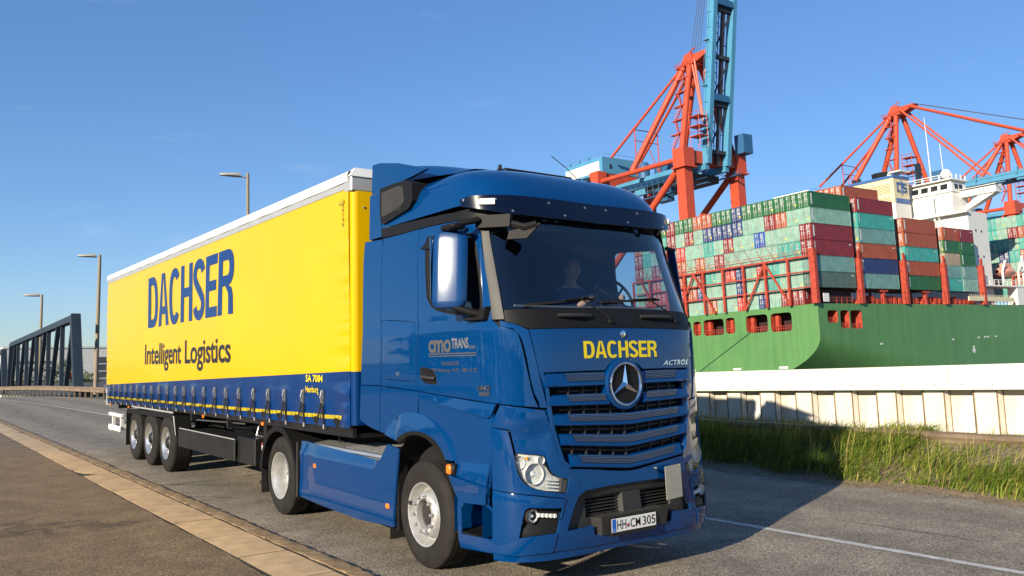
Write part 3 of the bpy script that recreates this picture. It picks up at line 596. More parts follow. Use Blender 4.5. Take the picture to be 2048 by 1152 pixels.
# ================================================================== TRACTOR
GEN = [(.25,.25,1.57,1.235),(.36,.36,1.60,1.25),(.5,.5,1.62,1.25),(.8,.8,1.61,1.25),(1.0,1.0,1.595,1.25),(1.3,1.3,1.575,1.25),(1.73,1.73,1.55,1.25),(2.22,2.22,1.525,1.25),
(2.30,2.30,1.50,1.245),(2.42,2.42,1.455,1.242),(3.2,3.2,1.19,1.215),(3.37,3.37,1.165,1.205),(3.5,3.5,1.11,1.185),(3.62,3.61,1.02,1.15),(3.74,3.70,.90,1.09),(3.86,3.77,.72,.99),(3.98,3.82,.45,.82),(4.1,3.85,.15,.55),(4.2,3.86,-.2,.3)]
def _pchip(xs, ys):
    xs = np.array(xs); ys = np.array(ys); h = np.diff(xs); d = np.diff(ys)/h; m = np.zeros(len(xs)); m[0] = d[0]; m[-1] = d[-1]
    for i in range(1, len(xs)-1):
        if d[i-1]*d[i] > 0:
            w1 = 2*h[i]+h[i-1]; w2 = h[i]+2*h[i-1]; m[i] = (w1+w2)/(w1/d[i-1]+w2/d[i])
    xl = xs.tolist(); yl = ys.tolist(); ml = m.tolist()
    def f(x):
        x = min(max(x, xl[0]), xl[-1]); i = 0
        while i < len(xl)-2 and x > xl[i+1]: i += 1
        hh = xl[i+1]-xl[i]; t = (x-xl[i])/hh
        return (1+2*t)*(1-t)**2*yl[i]+t*(1-t)**2*hh*ml[i]+t*t*(3-2*t)*yl[i+1]+t*t*(t-1)*hh*ml[i+1]
    return f
_gv = [g[0] for g in GEN]; _gz = _pchip(_gv, [g[1] for g in GEN]); _gf = _pchip(_gv, [g[2] for g in GEN]); _gw = _pchip(_gv, [g[3] for g in GEN])
AX = 0.75
def skin(p, v, off=0.0):
    """point of the cab skin: p degrees (0 front centre, 90+ along the right side, negative = left side), v height"""
    z, f, w = _gz(v), _gf(v)+off, _gw(v)+off; sg = -1 if p >= 0 else 1; a = abs(p); xc = f-AX
    if a > 90: return Vector((xc-(a-90)*.02, sg*w, z))
    c, s = math.cos(R(a)), math.sin(R(a)); r = ((c/AX)**4+(s/w)**4)**-0.25
    return Vector((xc+r*c, sg*r*s, z))
def skin_n(p, v):
    e = 0.4; a = skin(p+e, v)-skin(p-e, v); b = skin(p, v+.01)-skin(p, v-.01); n = a.cross(b).normalized()
    q = skin(p, v)
    return n if n.dot(Vector((q.x-0.1, q.y, 0))) > 0 else -n
def front_x(y, z, off=0.0):
    f, w = _gf(z)+off, _gw(z)+off
    return f-AX+AX*max(0.0, 1-(abs(y)/w)**4)**0.25
def inside(x, y, poly):
    c = False; n = len(poly); j = n-1
    for i in range(n):
        xi, yi = poly[i]; xj, yj = poly[j]
        if (yi > y) != (yj > y) and x < (xj-xi)*(y-yi)/(yj-yi)+xi: c = not c
        j = i
    return c
def smooth_poly(poly, it=1, keep=35):
    """cut the traced corners a little so long runs read as curves"""
    for _ in range(it):
        out = []; n = len(poly)
        for i in range(n):
            a, b, c = poly[i-1], poly[i], poly[(i+1) % n]
            v1 = Vector(((b[0]-a[0])*.02, b[1]-a[1])); v2 = Vector(((c[0]-b[0])*.02, c[1]-b[1]))
            ang = math.degrees(v1.angle(v2)) if v1.length > 1e-6 and v2.length > 1e-6 else 0
            if 3 < ang < keep: out += [(b[0]*.75+a[0]*.25, b[1]*.75+a[1]*.25), (b[0]*.75+c[0]*.25, b[1]*.75+c[1]*.25)]
            else: out.append(b)
        poly = out
    return poly
def panel(name, poly, mat, parent, holes=(), off=0.0, thick=0.018, mirror=False, step=0.045, surf=skin, nrm=skin_n, depth=None):
    """a curved sheet cut to an outline on the cab skin, with thickness; depth(p, v) adds relief"""
    K = 0.02
    sg = -1 if mirror else 1
    loops = [[(sg*p*K, v) for p, v in pl] for pl in [poly, *holes]]
    pts = []; edges = []
    for lp in loops:
        ring = []
        for i in range(len(lp)):
            a, b = lp[i], lp[(i+1) % len(lp)]; d = math.hypot(b[0]-a[0], b[1]-a[1]); k = max(1, int(d/step))
            ring += [(a[0]+(b[0]-a[0])*t/k, a[1]+(b[1]-a[1])*t/k) for t in range(k)]
        o = len(pts); pts += ring; edges += [(o+i, o+(i+1) % len(ring)) for i in range(len(ring))]
    def ins(x, y):
        return inside(x, y, loops[0]) and not any(inside(x, y, h) for h in loops[1:])
    x0 = min(p[0] for p in loops[0]); x1 = max(p[0] for p in loops[0]); y0 = min(p[1] for p in loops[0]); y1 = max(p[1] for p in loops[0])
    B = np.array(pts)
    for i in range(int((x1-x0)/step)+1):
        for j in range(int((y1-y0)/step)+1):
            x, y = x0+(i+.5)*step, y0+(j+.5)*step
            if ins(x, y) and ((B[:, 0]-x)**2+(B[:, 1]-y)**2).min() > (step*.45)**2: pts.append((x, y))
    vs, _, fs, *_ = delaunay_2d_cdt([Vector(p) for p in pts], edges, [], 0, 1e-7)
    fs = [f for f in fs if ins(sum(vs[i].x for i in f)/3, sum(vs[i].y for i in f)/3)]
    used = sorted({i for f in fs for i in f}); idx = {i: k for k, i in enumerate(used)}
    P = []; N = []
    for i in used:
        p, v = vs[i].x/K, vs[i].y; n = nrm(p, v); q = surf(p, v)+n*(off+(depth(abs(p), v) if depth else 0)); P.append(q); N.append(n)
    F = []
    for f in fs:
        a, b2, c = (idx[i] for i in f)
        if (P[b2]-P[a]).cross(P[c]-P[a]).dot(N[a]) < 0: b2, c = c, b2
        F.append((a, b2, c))
    if depth:    # relief: rebuild the normals from the faces
        N2 = [Vector() for _ in P]
        for a, b2, c in F:
            w = (P[b2]-P[a]).cross(P[c]-P[a])
            for i in (a, b2, c): N2[i] += w
        N = [n.normalized() if n.length > 0 else m for n, m in zip(N2, N)]
    ec = {}
    for f in F:
        for k in range(3): ec.setdefault(tuple(sorted((f[k], f[(k+1) % 3]))), []).append((f[k], f[(k+1) % 3]))
    bd = [e[0] for e in ec.values() if len(e) == 1]
    if thick == 0:
        me = bpy.data.meshes.new(name); me.from_pydata([tuple(v) for v in P], [], F); me.materials.append(MATS[mat]); me.polygons.foreach_set('use_smooth', [True]*len(F)); me.update()
        return link(name, me, parent)
    n0 = len(P); V = P+[q-n*thick for q, n in zip(P, N)]
    faces = list(F)+[(a+n0, c+n0, b2+n0) for a, b2, c in F]; ln = []
    for f in F: ln += [N[i] for i in f]
    for a, b2, c in F: ln += [-N[a], -N[c], -N[b2]]
    for a, b2 in bd:
        o = len(V); V += [V[a].copy(), V[b2].copy(), V[b2+n0].copy(), V[a+n0].copy()]
        faces.append((o, o+3, o+2, o+1)); fn = (V[o+3]-V[o]).cross(V[o+2]-V[o]); fn = fn.normalized() if fn.length > 1e-12 else Vector((0, 0, 1))
        ln += [(fn+N[a]*0.9).normalized(), fn, fn, (fn+N[b2]*0.9).normalized()]
    me = bpy.data.meshes.new(name); me.from_pydata([tuple(v) for v in V], [], faces)
    me.materials.append(MATS[mat]); me.polygons.foreach_set('use_smooth', [True]*len(me.polygons)); me.update()
    me.normals_split_custom_set([tuple(n) for n in ln])
    return link(name, me, parent)
def both(name, key, mat, parent, holes=(), **kw):
    pl = smooth_poly([tuple(q) for q in PAN[key]]) if isinstance(key, str) else key
    hs = [smooth_poly([tuple(q) for q in PAN[h]]) if isinstance(h, str) else h for h in holes]
    return panel(name, pl, mat, parent, hs, **kw), panel(name, pl, mat, parent, hs, mirror=True, **kw)

T = thing('tractor_unit', 'deep blue tractor unit with tall cab, yellow bonnet lettering and dark sun visor', 'truck', (0, 0, 0))
# structural inner shell: keeps the gaps between panels dark
def shell_poly(side):
    return None
win = [tuple(q) for q in PAN['door_win']]
sh = [(-168, 3.34), (-168, 1.48), (-76, 1.48), (-76, 1.24), (-56, 1.24), (-56, 1.88), (56, 1.88), (56, 1.24), (76, 1.24), (76, 1.48), (168, 1.48), (168, 3.34)]
ws_hole = [(-63.3, 2.40), (63.3, 2.40), (61.8, 3.14), (40, 3.20), (0, 3.21), (-40, 3.20), (-61.8, 3.14)]
winL = [(-p, v) for p, v in win]
rad_hole = [(-47, 1.80), (-47, .56), (47, .56), (47, 1.80)]
panel('cab_shell', sh, 'gap_black', T, [ws_hole, [(p*1.0, v) for p, v in win], winL], off=-0.045, thick=0.02, step=0.07)

# side skin --------------------------------------------------------------------------
for k, o in enumerate(both('door', 'door', 'paint_blue', T, ['door_win'])):
    s = 1 if k == 0 else -1
    fr = panel('window_frame', [(s*p, v) for p, v in smooth_poly([tuple(q) for q in PAN['door_win']])], 'plastic_black', o, [[(s*p, v) for p, v in smooth_poly([tuple(q) for q in PAN['door_glass']])]], off=0.004, thick=0.03)
    panel('window_glass', [(s*p, v) for p, v in smooth_poly([tuple(q) for q in PAN['door_glass']])], 'side_glass', o, off=-0.012, thick=0)
    hd = panel('handle_recess', [(s*p, v) for p, v in smooth_poly([tuple(q) for q in PAN['handle']])], 'plastic_black', o, off=0.004, thick=0.02)
    b = MB(); q0 = skin(s*126, 1.815, 0.018); q1 = skin(s*113.5, 1.80, 0.018)
    b.tube([q0, q0.lerp(q1, .15)+Vector((0, -s*.02, 0)), q0.lerp(q1, .85)+Vector((0, -s*.02, 0)), q1], 0.016, 8); b.build('door_handle', 'plastic_grey', o, smooth=50)
for k, o in enumerate(both('cab_side', 'side', 'paint_blue', T, ['flap_hole'])):
    s = 1 if k == 0 else -1
    fl = panel('locker_flap', [(s*p, v) for p, v in PAN['flap']], 'paint_blue', o, off=-0.002, thick=0.03, depth=lambda p, v: 0.004*min(1, max(0, min(p-131, 167-p, (v-1.77)*50, (2.39-v)*50)/3)))
    b = MB(); c = skin(s*150, 1.845, 0.006); b.box(c+Vector((-.035, -.004, -.006)), c+Vector((.035, .004, .006))).box(c+Vector((-.01, -.004, -.03)), c+Vector((.01, .004, -.006))); b.build('flap_lock', 'steel', fl)
both('side_extender', 'extender_mid', 'paint_blue', T)
both('lower_extender', 'extender_low', 'paint_blue', T)
both('rear_sill_panel', 'lower_rear', 'paint_blue', T)
both('wheel_arch', 'fender', 'paint_blue', T, off=0.035, thick=0.10, depth=lambda p, v: -0.03*max(0, min(1, (v-(1.30 if 104 < p < 150 else 1.2))/0.17)))
both('arch_trim', 'arch_trim', 'plastic_black', T, off=0.04, thick=0.14)
both('lower_door', 'lower_door', 'paint_blue', T)
both('door_ledge', 'ledge', 'paint_blue', T, off=0.022, depth=lambda p, v: -0.016*max(0, min(1, (v-1.52)/0.09)))
both('step_guard', 'facet_low', 'paint_blue', T, off=0.03, thick=0.05, depth=lambda p, v: 0.02*max(0, min(1, (v-.80)/0.1)))
both('step_guard', [(99, .955), (76, .905), (74.6, 1.02), (74.2, 1.08), (94.5, 1.07)], 'paint_blue', T, off=0.012, thick=0.03, depth=lambda p, v: 0.028*max(0, min(1, (1.075-v)/0.12)))
for k, o in enumerate(both('entry_step', 'step', 'paint_blue', T, ['step_hole'], off=0.004)):
    s = 1 if k == 0 else -1
    b = MB(); y0, y1 = -1.245*s, -0.93*s
    b.add([(.62, y1, .44), (1.05, y1, .44), (1.05, y1, .76), (.62, y1, .76)], [(0, 1, 2, 3)])
    b.add([(.62, y0, .44), (.62, y1, .44), (.62, y1, .76), (.62, y0, .76)], [(0, 1, 2, 3)])
    b.add([(1.06, y0, .44), (1.06, y1, .44), (1.06, y1, .76), (1.06, y0, .76)], [(0, 1, 2, 3)])
    b.add([(.62, y0, .755), (1.06, y0, .755), (1.06, y1, .755), (.62, y1, .755)], [(0, 1, 2, 3)])
    b.build('step_well', 'paint_blue', o)
    b = MB(); b.cbox((.63, y0+.004*s, .430), (1.06, y1, .458), .006)
    for i in range(9): b.box((.655+i*.045, y0+.02*s, .458), (.665+i*.045, y1, .464))
    b.build('step_tread', 'plastic_black', o)
    b = MB(); b.box((1.0, y1-.002*s, .64), (1.05, y1-.005*s, .70)).box((1.01, y1-.002*s, .57), (1.05, y1-.005*s, .62)); b.build('data_sticker', 'plate_white', o)
    b = MB(); c = skin(s*100.5, 1.0, 0.045); b.cbox(c+Vector((-.05, -.03, -.055)), c+Vector((.05, .03, .055)), .02); o2 = b.build('side_marker', 'plastic_black', o, smooth=40)
    b = MB(); b.cbox(c+Vector((-.045, -.045*s-.004, -.042)), c+Vector((.028, -.02*s, .046)), .012); b.build('amber_lens', 'amber', o2, smooth=40)
both('corner_panel', 'corner', 'paint_blue', T, off=0.012, thick=0.03)
both('corner_strip', 'strip', 'paint_blue', T, off=0.004, depth=lambda p, v: -0.01*max(0, min(1, (p-55)/6)))
both('headlamp_surround', 'lampup', 'paint_blue', T, off=0.004, depth=lambda p, v: (-0.025 if v < 1.345 else -0.025*max(0, (1.40-v)/.055))*max(0, min(1, (p-51.5)/2.5)) if v < 1.40 else 0.0)
both('headlamp_side', 'lampside', 'paint_blue', T, off=0.006)
for k in (1, -1):
    pl = [(k*p, v) for p, v in smooth_poly([tuple(q) for q in PAN['headlamp']])]
    h = panel('headlamp', pl, 'reflector', T, off=-0.06, thick=0.01)
    panel('lamp_lens', pl, 'lamp_glass', h, off=-0.006, thick=0)
    b = MB()
    for p, v, r in ((57.0, 1.005, .088), (62.3, 1.10, .055), (54.2, 1.115, .035)):
        c = skin(k*p, v, -.055); n = skin_n(k*p, v); n = (n*0.45+Vector((.75, 0, 0))).normalized(); a = n.cross(Vector((0, 0, 1))).normalized(); u = a.cross(n)
        for r0, r1, d0, d1 in ((r, r*.97, .05, .0), (r*.97, r*.3, .0, -.03), (r*.3, r*.28, -.03, .02), (r*.28, .001, .02, .03)):
            o_ = len(b.v)
            for rr, dd in ((r0, d0), (r1, d1)):
                for j in range(20): t = 2*math.pi*j/20; b.v.append(tuple(c+n*dd+a*rr*math.cos(t)+u*rr*math.sin(t)))
            for j in range(20): b.f.append((o_+j, o_+(j+1) % 20, o_+20+(j+1) % 20, o_+20+j)); b.m.append(0)
    b.build('lamp_bowl', 'lamp_silver', h, smooth=40)
    b = MB()
    for j in range(5):
        z = .985-.028*j-.01
        b.beam(skin(k*52.6, z-.02, -.03), skin(k*47.6, z-.035, -.03), .012, .012)
    b.build('running_light', 'lamp_silver', h)
    b = MB(); c = skin(k*58.8, 1.135, -.035); b.cbox(c-Vector((.012, .012, .012)), c+Vector((.012, .012, .012)), .004); b.build('indicator_bulb', 'amber_lit', h)
    b = MB(); b.hexa([skin(k*47.2, .955, -.03), skin(k*44.9, .94, -.03), skin(k*44.9, .94, 0), skin(k*47.2, .955, 0), skin(k*48, .85, -.03), skin(k*45.8, .84, -.03), skin(k*45.8, .84, 0), skin(k*48, .85, 0)]); b.build('lamp_corner', 'pillar_grey', h)
for k, o in enumerate(both('bumper_corner', 'bumper', 'paint_blue', T, ['fog_hole'], off=0.004, depth=lambda p, v: 0.012*max(0, min(1, (.86-v)/.05)))):
    s = 1 if k == 0 else -1
    bz = panel('fog_bezel', [(s*p, v) for p, v in PAN['fog_hole']], 'plastic_black', o, off=-0.05, thick=0.01, depth=lambda p, v: 0.035*max(0, min(1, (.60-v)/.04)))
    b = MB(); c = skin(s*58.6, .668, -.03); b.lathe([(-.02, .062), (.03, .062), (.032, .052)], c, 'x', 20); b.build('fog_ring', 'plastic_grey', o, smooth=40)
    b = MB(); b.lathe([(.0, .001), (-.012, .03), (.0, .048), (.028, .052)], c, 'x', 20); b.lathe([(.02, .012), (.028, .001)], c, 'x', 12); b.build('fog_lamp', 'lamp_silver', o, smooth=40)
    b = MB(); b.lathe([(.031, .051), (.036, .03), (.037, .001)], c, 'x', 20); b.build('fog_lens', 'lamp_glass', o, smooth=40)
    b = MB()
    for i in range(5):
        c = skin(s*(56-i*1.45), .672-.004*i, -.02); b.cbox(c-Vector((.015, .014, .016)), c+Vector((.012, .014, .016)), .004)
    b.build('day_light', 'plate_white', o)
# bonnet and front -----------------------------------------------------------------------
hood = [(56.0, 2.212), (40, 2.218), (20, 2.221), (0, 2.222), (-20, 2.221), (-40, 2.218), (-56.0, 2.212), (-54.6, 2.03), (-53.3, 1.846), (-30, 1.85), (-17.5, 1.85), (-14, 1.895), (-7, 1.93), (0, 1.94), (7, 1.93), (14, 1.895), (17.5, 1.85), (30, 1.85), (53.3, 1.846), (54.6, 2.03)]
hd = panel('bonnet', hood, 'paint_blue', T, off=0.006)
def on_front(y0, y1, z0, z1, off): return lambda u, w: (front_x(y0+(y1-y0)*u, z0+(z1-z0)*w, off), y0+(y1-y0)*u, z0+(z1-z0)*w)
stroke_lettering('bonnet_lettering', 'DACHSER', on_front(-.472, .432, 1.958, 2.108, .0105), 'print_yellow', hd)
lettering('model_lettering', 'ACTROS', on_front(.50, .90, 1.877, 1.925, .014), 'chrome', hd, bold=0.02, spacing=1.05, shear=0.35)
b = MB(); b.lathe([(0, .034), (.012, .034), (.017, .028), (.018, .001)], (front_x(0, 2.172)+.006, 0, 2.172), 'x', 20); b.build('round_badge', 'chrome', hd, smooth=40)
# grille: five slats with punched fields, dark behind
def slat_zone(z_in, z_out, hw):   # chevron height at y
    return lambda y: z_in+(z_out-z_in)*min(1, abs(y)/hw)
grl = panel('grille', [(54, 1.86), (54, 1.2), (48, .93), (0, .90), (-48, .93), (-54, 1.2), (-54, 1.86)], 'gap_black', T, off=-0.11, thick=0.02)
SL = [(1.835, 1.838, 1.71, 1.712, .905, .885, .64, .20), (1.645, 1.652, 1.535, 1.555, .868, .86, .63, .20), (1.463, 1.497, 1.352, 1.392, .885, .815, .64, 0), (1.273, 1.33, 1.160, 1.228, .775, .765, .60, 0), (1.089, 1.152, .972, 1.043, .672, .672, .545, 0)]
b_mesh = None
for k, (zt0, zt1, zb0, zb1, hwt, hwb, mw, star) in enumerate(SL):
    b = MB()
    def pt(yy, t, o, zt0=zt0, zt1=zt1, zb0=zb0, zb1=zb1, hwt=hwt, hwb=hwb):
        hw = hwt+(hwb-hwt)*t; y = yy*hw; q = abs(yy)
        q = math.sqrt(q*q+.004)-.063 if k > 1 else q
        z = (zt0+(zt1-zt0)*q)*(1-t)+(zb0+(zb1-zb0)*q)*t
        return (front_x(y, z, o), y, z)
    prof = [(-.02, -.10), (0.0, -.012), (.10, .004), (.62, .012), (.78, .022), (.90, .02), (1.0, -.004), (1.02, -.08)]
    ys = [i/24 for i in range(-24, 25)]
    if star: segs = [[y for y in ys if y*hwt <= -star], [y for y in ys if y*hwt >= star]]
    else: segs = [ys]
    for sgm in segs:
        o_ = len(b.v); n = len(prof)
        for y in sgm: b.v += [pt(y, t, o) for t, o in prof]
        fs = [(o_+i*n+j, o_+(i+1)*n+j, o_+(i+1)*n+j+1, o_+i*n+j+1) for i in range(len(sgm)-1) for j in range(n-1)]
        fs += [tuple(o_+j for j in range(n)), tuple(o_+(len(sgm)-1)*n+j for j in range(n))]
        b.f += fs; b.m += [0]*len(fs)
        so = b.build('grille_slat', 'paint_blue', T, smooth=35); b = MB()
    # punched perforations: rows of small dark lozenges sunk between bright rims
    b = MB(); rows = 5; cols = int(mw*2/.024)
    for i in range(rows):
        t = .14+.46*i/(rows-1)
        for j in range(cols+1):
            y = -mw-.05*(k < 5)*(1-t)+ (j+(.5 if i % 2 else 0))*.024*(mw+.05*(1-t))/mw
            if abs(y) > mw+.05*(1-t) or (star and abs(y) < star+.05): continue
            yy = y/(hwt+(hwb-hwt)*t); c = Vector(pt(yy, t, .0155 if t < .62 else .02)); sx = .0075; sz = .0062
            off_ = Vector((.0015, 0, 0))
            b.add([c+Vector((0, -sx, 0)), c+Vector((0, -sx*.4, -sz)), c+Vector((0, sx*.4, -sz)), c+Vector((0, sx, 0)), c+Vector((0, sx*.4, sz)), c+Vector((0, -sx*.4, sz))], [(0, 1, 2, 3, 4, 5)])
            b.add([c+Vector((.001, -sx*.8, sz*1.15)), c+Vector((.001, sx*.8, sz*1.15)), c+Vector((.001, sx*.8, sz*1.75)), c+Vector((.001, -sx*.8, sz*1.75))], [(0, 1, 2, 3)], 1)
    o = b.build('perforation', ['gap_black', 'alu'], so, recalc=False); o['kind'] = 'stuff'
    if k < 4:   # struts in the dark gap below this slat
        b = MB(); y = -.62
        while y < .63:
            if not (k == 0 and abs(y) < .25):
                hw = hwb; q = abs(y)/hw; z = zb0+(zb1-zb0)*q; b.box((front_x(y, z)-.055, y-.006, z-.085), (front_x(y, z)-.035, y+.006, z+.005))
            y += .155
        o_ = MB(); b.beam((front_x(-.7, zb1-.03)-.05, -.72, zb1-.035), (front_x(0, zb0-.03)-.05, 0, zb0-.035), .01, .012).beam((front_x(.7, zb1-.03)-.05, .72, zb1-.035), (front_x(0, zb0-.03)-.05, 0, zb0-.035), .01, .012)
        b.build('grille_strut', 'plastic_grey', grl)
# blue frame down both sides of the grille
both('grille_frame', [(53.2, 1.845), (51.2, 1.70), (50.9, 1.55), (50.2, 1.38), (48.2, 1.20), (46.9, 1.09), (43.6, 1.04), (42.6, 1.052), (45.6, 1.10), (47.2, 1.22), (48.9, 1.39), (49.7, 1.55), (50.2, 1.70), (52.0, 1.845)], 'paint_blue', T, off=0.012, thick=0.09)
# star emblem
cx = front_x(0, 1.72)+.022; st = MB()
st.lathe([(-.09, .232), (.0, .232), (.012, .222), (.012, .198), (.0, .19)], (cx, -.018, 1.722), 'x', 48)
so = st.build('emblem_ring', 'paint_blue', T, smooth=35)
b = MB(); b.lathe([(.0, .197), (.018, .196), (.024, .188), (.020, .178), (.006, .172)], (cx, -.018, 1.722), 'x', 48)
for k in range(3):
    a = math.pi/2+k*2*math.pi/3; d = Vector((0, math.cos(a), math.sin(a))); n = Vector((0, -d.z, d.y)); c = Vector((cx, -.018, 1.722))
    b.add([c+d*.176+Vector((.012, 0, 0)), c+n*.034+Vector((.008, 0, 0))+d*.02, c-n*.034+Vector((.008, 0, 0))+d*.02, c+Vector((.036, 0, 0)), c+d*.17+Vector((.02, 0, 0))], [(0, 1, 3, 4), (0, 4, 3, 2)])
b.build('star', 'chrome', so, smooth=20)
b = MB(); b.lathe([(.004, .18), (.004, .001)], (cx, -.018, 1.722), 'x', 32); b.build('emblem_mesh', 'plastic_black', so)
# lower bumper centre with intake
bump_top = [(43.2, 1.028), (16.4, .972), (5, .957), (0, .953)]
bo = bump_top+[(-p, v) for p, v in bump_top[-2::-1]]
bo += [(-46, .79), (-47.8, .69), (-50, .535), (-51.4, .372), (-30, .365), (-14, .37), (0, .37), (14, .37), (30, .365), (51.4, .372), (50, .535), (47.8, .69), (46, .79)]
hl = [(46.2, .524), (44.6, .62), (42.6, .72), (40, .80), (36, .838), (22, .852), (0, .853), (-22, .852), (-36, .838), (-40, .80), (-42.6, .72), (-44.6, .62), (-46.2, .524), (-33, .54), (-32, .455), (32, .455), (33, .54)]
bc = panel('bumper_centre', bo, 'paint_blue', T, [hl], off=0.006)
inner = panel('intake_surround', [(47.5, .50), (45, .70), (41, .86), (0, .875), (-41, .86), (-45, .70), (-47.5, .50), (-33, .43), (33, .43)], 'intake_grey', T, [[(35, .60), (35, .765), (0, .78), (-35, .765), (-35, .60)]], off=-0.05, thick=0.03, depth=lambda p, v: 0.02*max(0, min(1, (v-.77)/.03)))
panel('radiator_back', [(40, .58), (40, .80), (-40, .80), (-40, .58)], 'gap_black', T, off=-0.16, thick=.01)
b = MB()
for i in range(6):
    z = .615+.028*i
    for a, c in ((-.60, -.12), (.14, .60)): b = MB(); b.beam((front_x(a, z)-.09, a, z), (front_x(c, z)-.09, c, z), .03, .008); b.build('intake_louvre', 'plastic_grey', inner)
b = MB(); b.hexa([(1.50, -.13, .575), (1.585, -.09, .575), (1.585, .13, .575), (1.50, .14, .575), (1.50, -.13, .79), (1.56, -.09, .79), (1.56, .13, .79), (1.50, .14, .79)]); b.build('radar_cover', 'intake_grey', inner)
b = MB(); b.hexa([(1.45, -.50, .45), (1.64, -.40, .45), (1.64, .38, .45), (1.45, .46, .45), (1.45, -.52, .60), (1.655, -.42, .60), (1.655, .39, .60), (1.45, .47, .60)])
for i in range(22): b.box((1.53, -.40+i*.035, .60), (1.64, -.385+i*.035, .607))
sp = b.build('bumper_step', 'intake_grey', T)
# number plate
pb = MB(); pb.cbox((1.656, -.325, .428), (1.668, .222, .582), .004); po = pb.build('plate_holder', 'chassis_black', T)
PX = 1.6685
b = MB(); b.cbox((PX, -.318, .462), (PX+.003, .216, .576), .001); pl_ = b.build('number_plate', 'plate_white', T)
b = MB(); b.box((PX+.0031, -.314, .466), (PX+.0036, -.268, .572)); b.build('euro_band', 'plate_blue', pl_)
def on_plate(y0, y1, z0, z1): return lambda u, w: (PX+.0042, y0+(y1-y0)*u, z0+(z1-z0)*w)
lettering('plate_lettering', 'HH', on_plate(-.258, -.150, .480, .559), 'print_black', pl_, bold=.01)
lettering('plate_lettering', 'CM', on_plate(-.100, .022, .480, .559), 'print_black', pl_, bold=.01)
lettering('plate_lettering', '305', on_plate(.048, .206, .480, .559), 'print_black', pl_, bold=.01)
lettering('plate_lettering', 'D', on_plate(-.299, -.284, .474, .492), 'plate_white', pl_)
b = MB(); b.lathe([(0, .018), (.0008, .018), (.0009, .001)], (PX+.0032, -.125, .505), 'x', 16); b.build('plate_seal', 'print_grey', pl_)
b = MB(); b.lathe([(0, .011), (.0008, .011), (.0009, .001)], (PX+.0042, -.125, .507), 'x', 16); b.build('plate_seal', 'red_lens', pl_)
b = MB()
for p in ((1.672, .375, .665), (1.672, .575, .675)): pass
b.hexa([(1.66, .372, .660), (1.66, .578, .672), (1.668, .578, .672), (1.668, .372, .660), (1.655, .365, .958), (1.655, .568, .970), (1.663, .568, .970), (1.663, .365, .958)])
b.lathe([(0, .008), (.006, .006), (.0065, .001)], (1.664, .555, .955), 'x', 8)
b.build('grey_board', 'sign_grey', T)
b = MB(); c = skin(38.5, .90, .0065); b.lathe([(0, .036), (.0015, .0362), (.002, .033), (.001, .032), (.001, .0005)], (c.x-.003, c.y, c.z), 'x', 24); b.build('tow_eye_cap', 'paint_blue', bc, smooth=30)
b = MB(); c = skin(-19, .955, .006); b.lathe([(0, .012), (.03, .010), (.034, .016), (.05, .012), (.052, .001)], c, 'x', 10); b.build('washer_jet', 'chrome', bc, smooth=40)
# valance below the bumper
b = MB(); n = 36
for i in range(n+1):
    p = -74+148*i/n; zb = .30+.012*math.cos(R(p*2)); o1 = skin(p, .372, -.006); o2 = skin(p, .372, -.02); 
    b.v += [tuple(o1), (o1.x-.01, o1.y*.995, zb), (o2.x-.02, o2.y*.985, zb), tuple(o2)]
b.f = [(i*4+j, (i+1)*4+j, (i+1)*4+(j+1) % 4, i*4+(j+1) % 4) for i in range(n) for j in range(4)]; b.m = [0]*len(b.f)
b.build('front_valance', 'paint_blue', T, smooth=35)

# windscreen, cowl, pillars ------------------------------------------------------------------
cw = [(64.2, 2.29), (63.6, 2.385), (45, 2.40), (20, 2.41), (0, 2.412)]
cb = [(0, 2.229), (20, 2.228), (40, 2.224), (56.5, 2.219), (60.2, 2.262)]
co = panel('windscreen_cowl', cw+[(-p, v) for p, v in cw[-2::-1]]+[(-p, v) for p, v in cb[::-1]]+cb[1:], 'plastic_black', T, off=0.0, thick=0.02)
wsp = [(63.6, 2.392), (63.2, 2.6), (62.7, 2.80), (62.2, 3.12), (45, 3.225), (20, 3.23), (0, 3.23)]
wsb = [(0, 2.415), (20, 2.413), (45, 2.404)]
wo = panel('windscreen', wsp+[(-p, v) for p, v in wsp[-2::-1]]+[(-p, v) for p, v in wsb[::-1]]+wsb[1:], 'windshield', T, off=-.008, thick=0, step=.07)
band = [(62.4, 3.085), (62.2, 3.13), (45, 3.225), (20, 3.235), (0, 3.235)]
bb = [(0, 3.145), (20, 3.143), (45, 3.12)]
panel('windscreen_band', band+[(-p, v) for p, v in band[-2::-1]]+[(-p, v) for p, v in bb[::-1]]+bb[1:], 'gap_black', wo, off=-.020, thick=.004)
both('screen_pillar', 'pillar', 'pillar_grey', T, off=0.012, thick=0.05)
both('roof_gutter', 'strip_black', 'plastic_black', T, off=0.012, thick=0.04, depth=lambda p, v: 0.0)
b = MB()
for a, c in ((-.70, -.34), (.28, .70)):
    b = MB(); pts = [(front_x(a+(c-a)*t, 2.335, .012+.03*math.sin(math.pi*min(1, max(0, t)))), a+(c-a)*t, 2.335) for t in (0, .06, .15, .5, .85, .94, 1)]
    b.tube(pts, .018, 8); b.build('cowl_grip', 'plastic_grey', co, smooth=50)
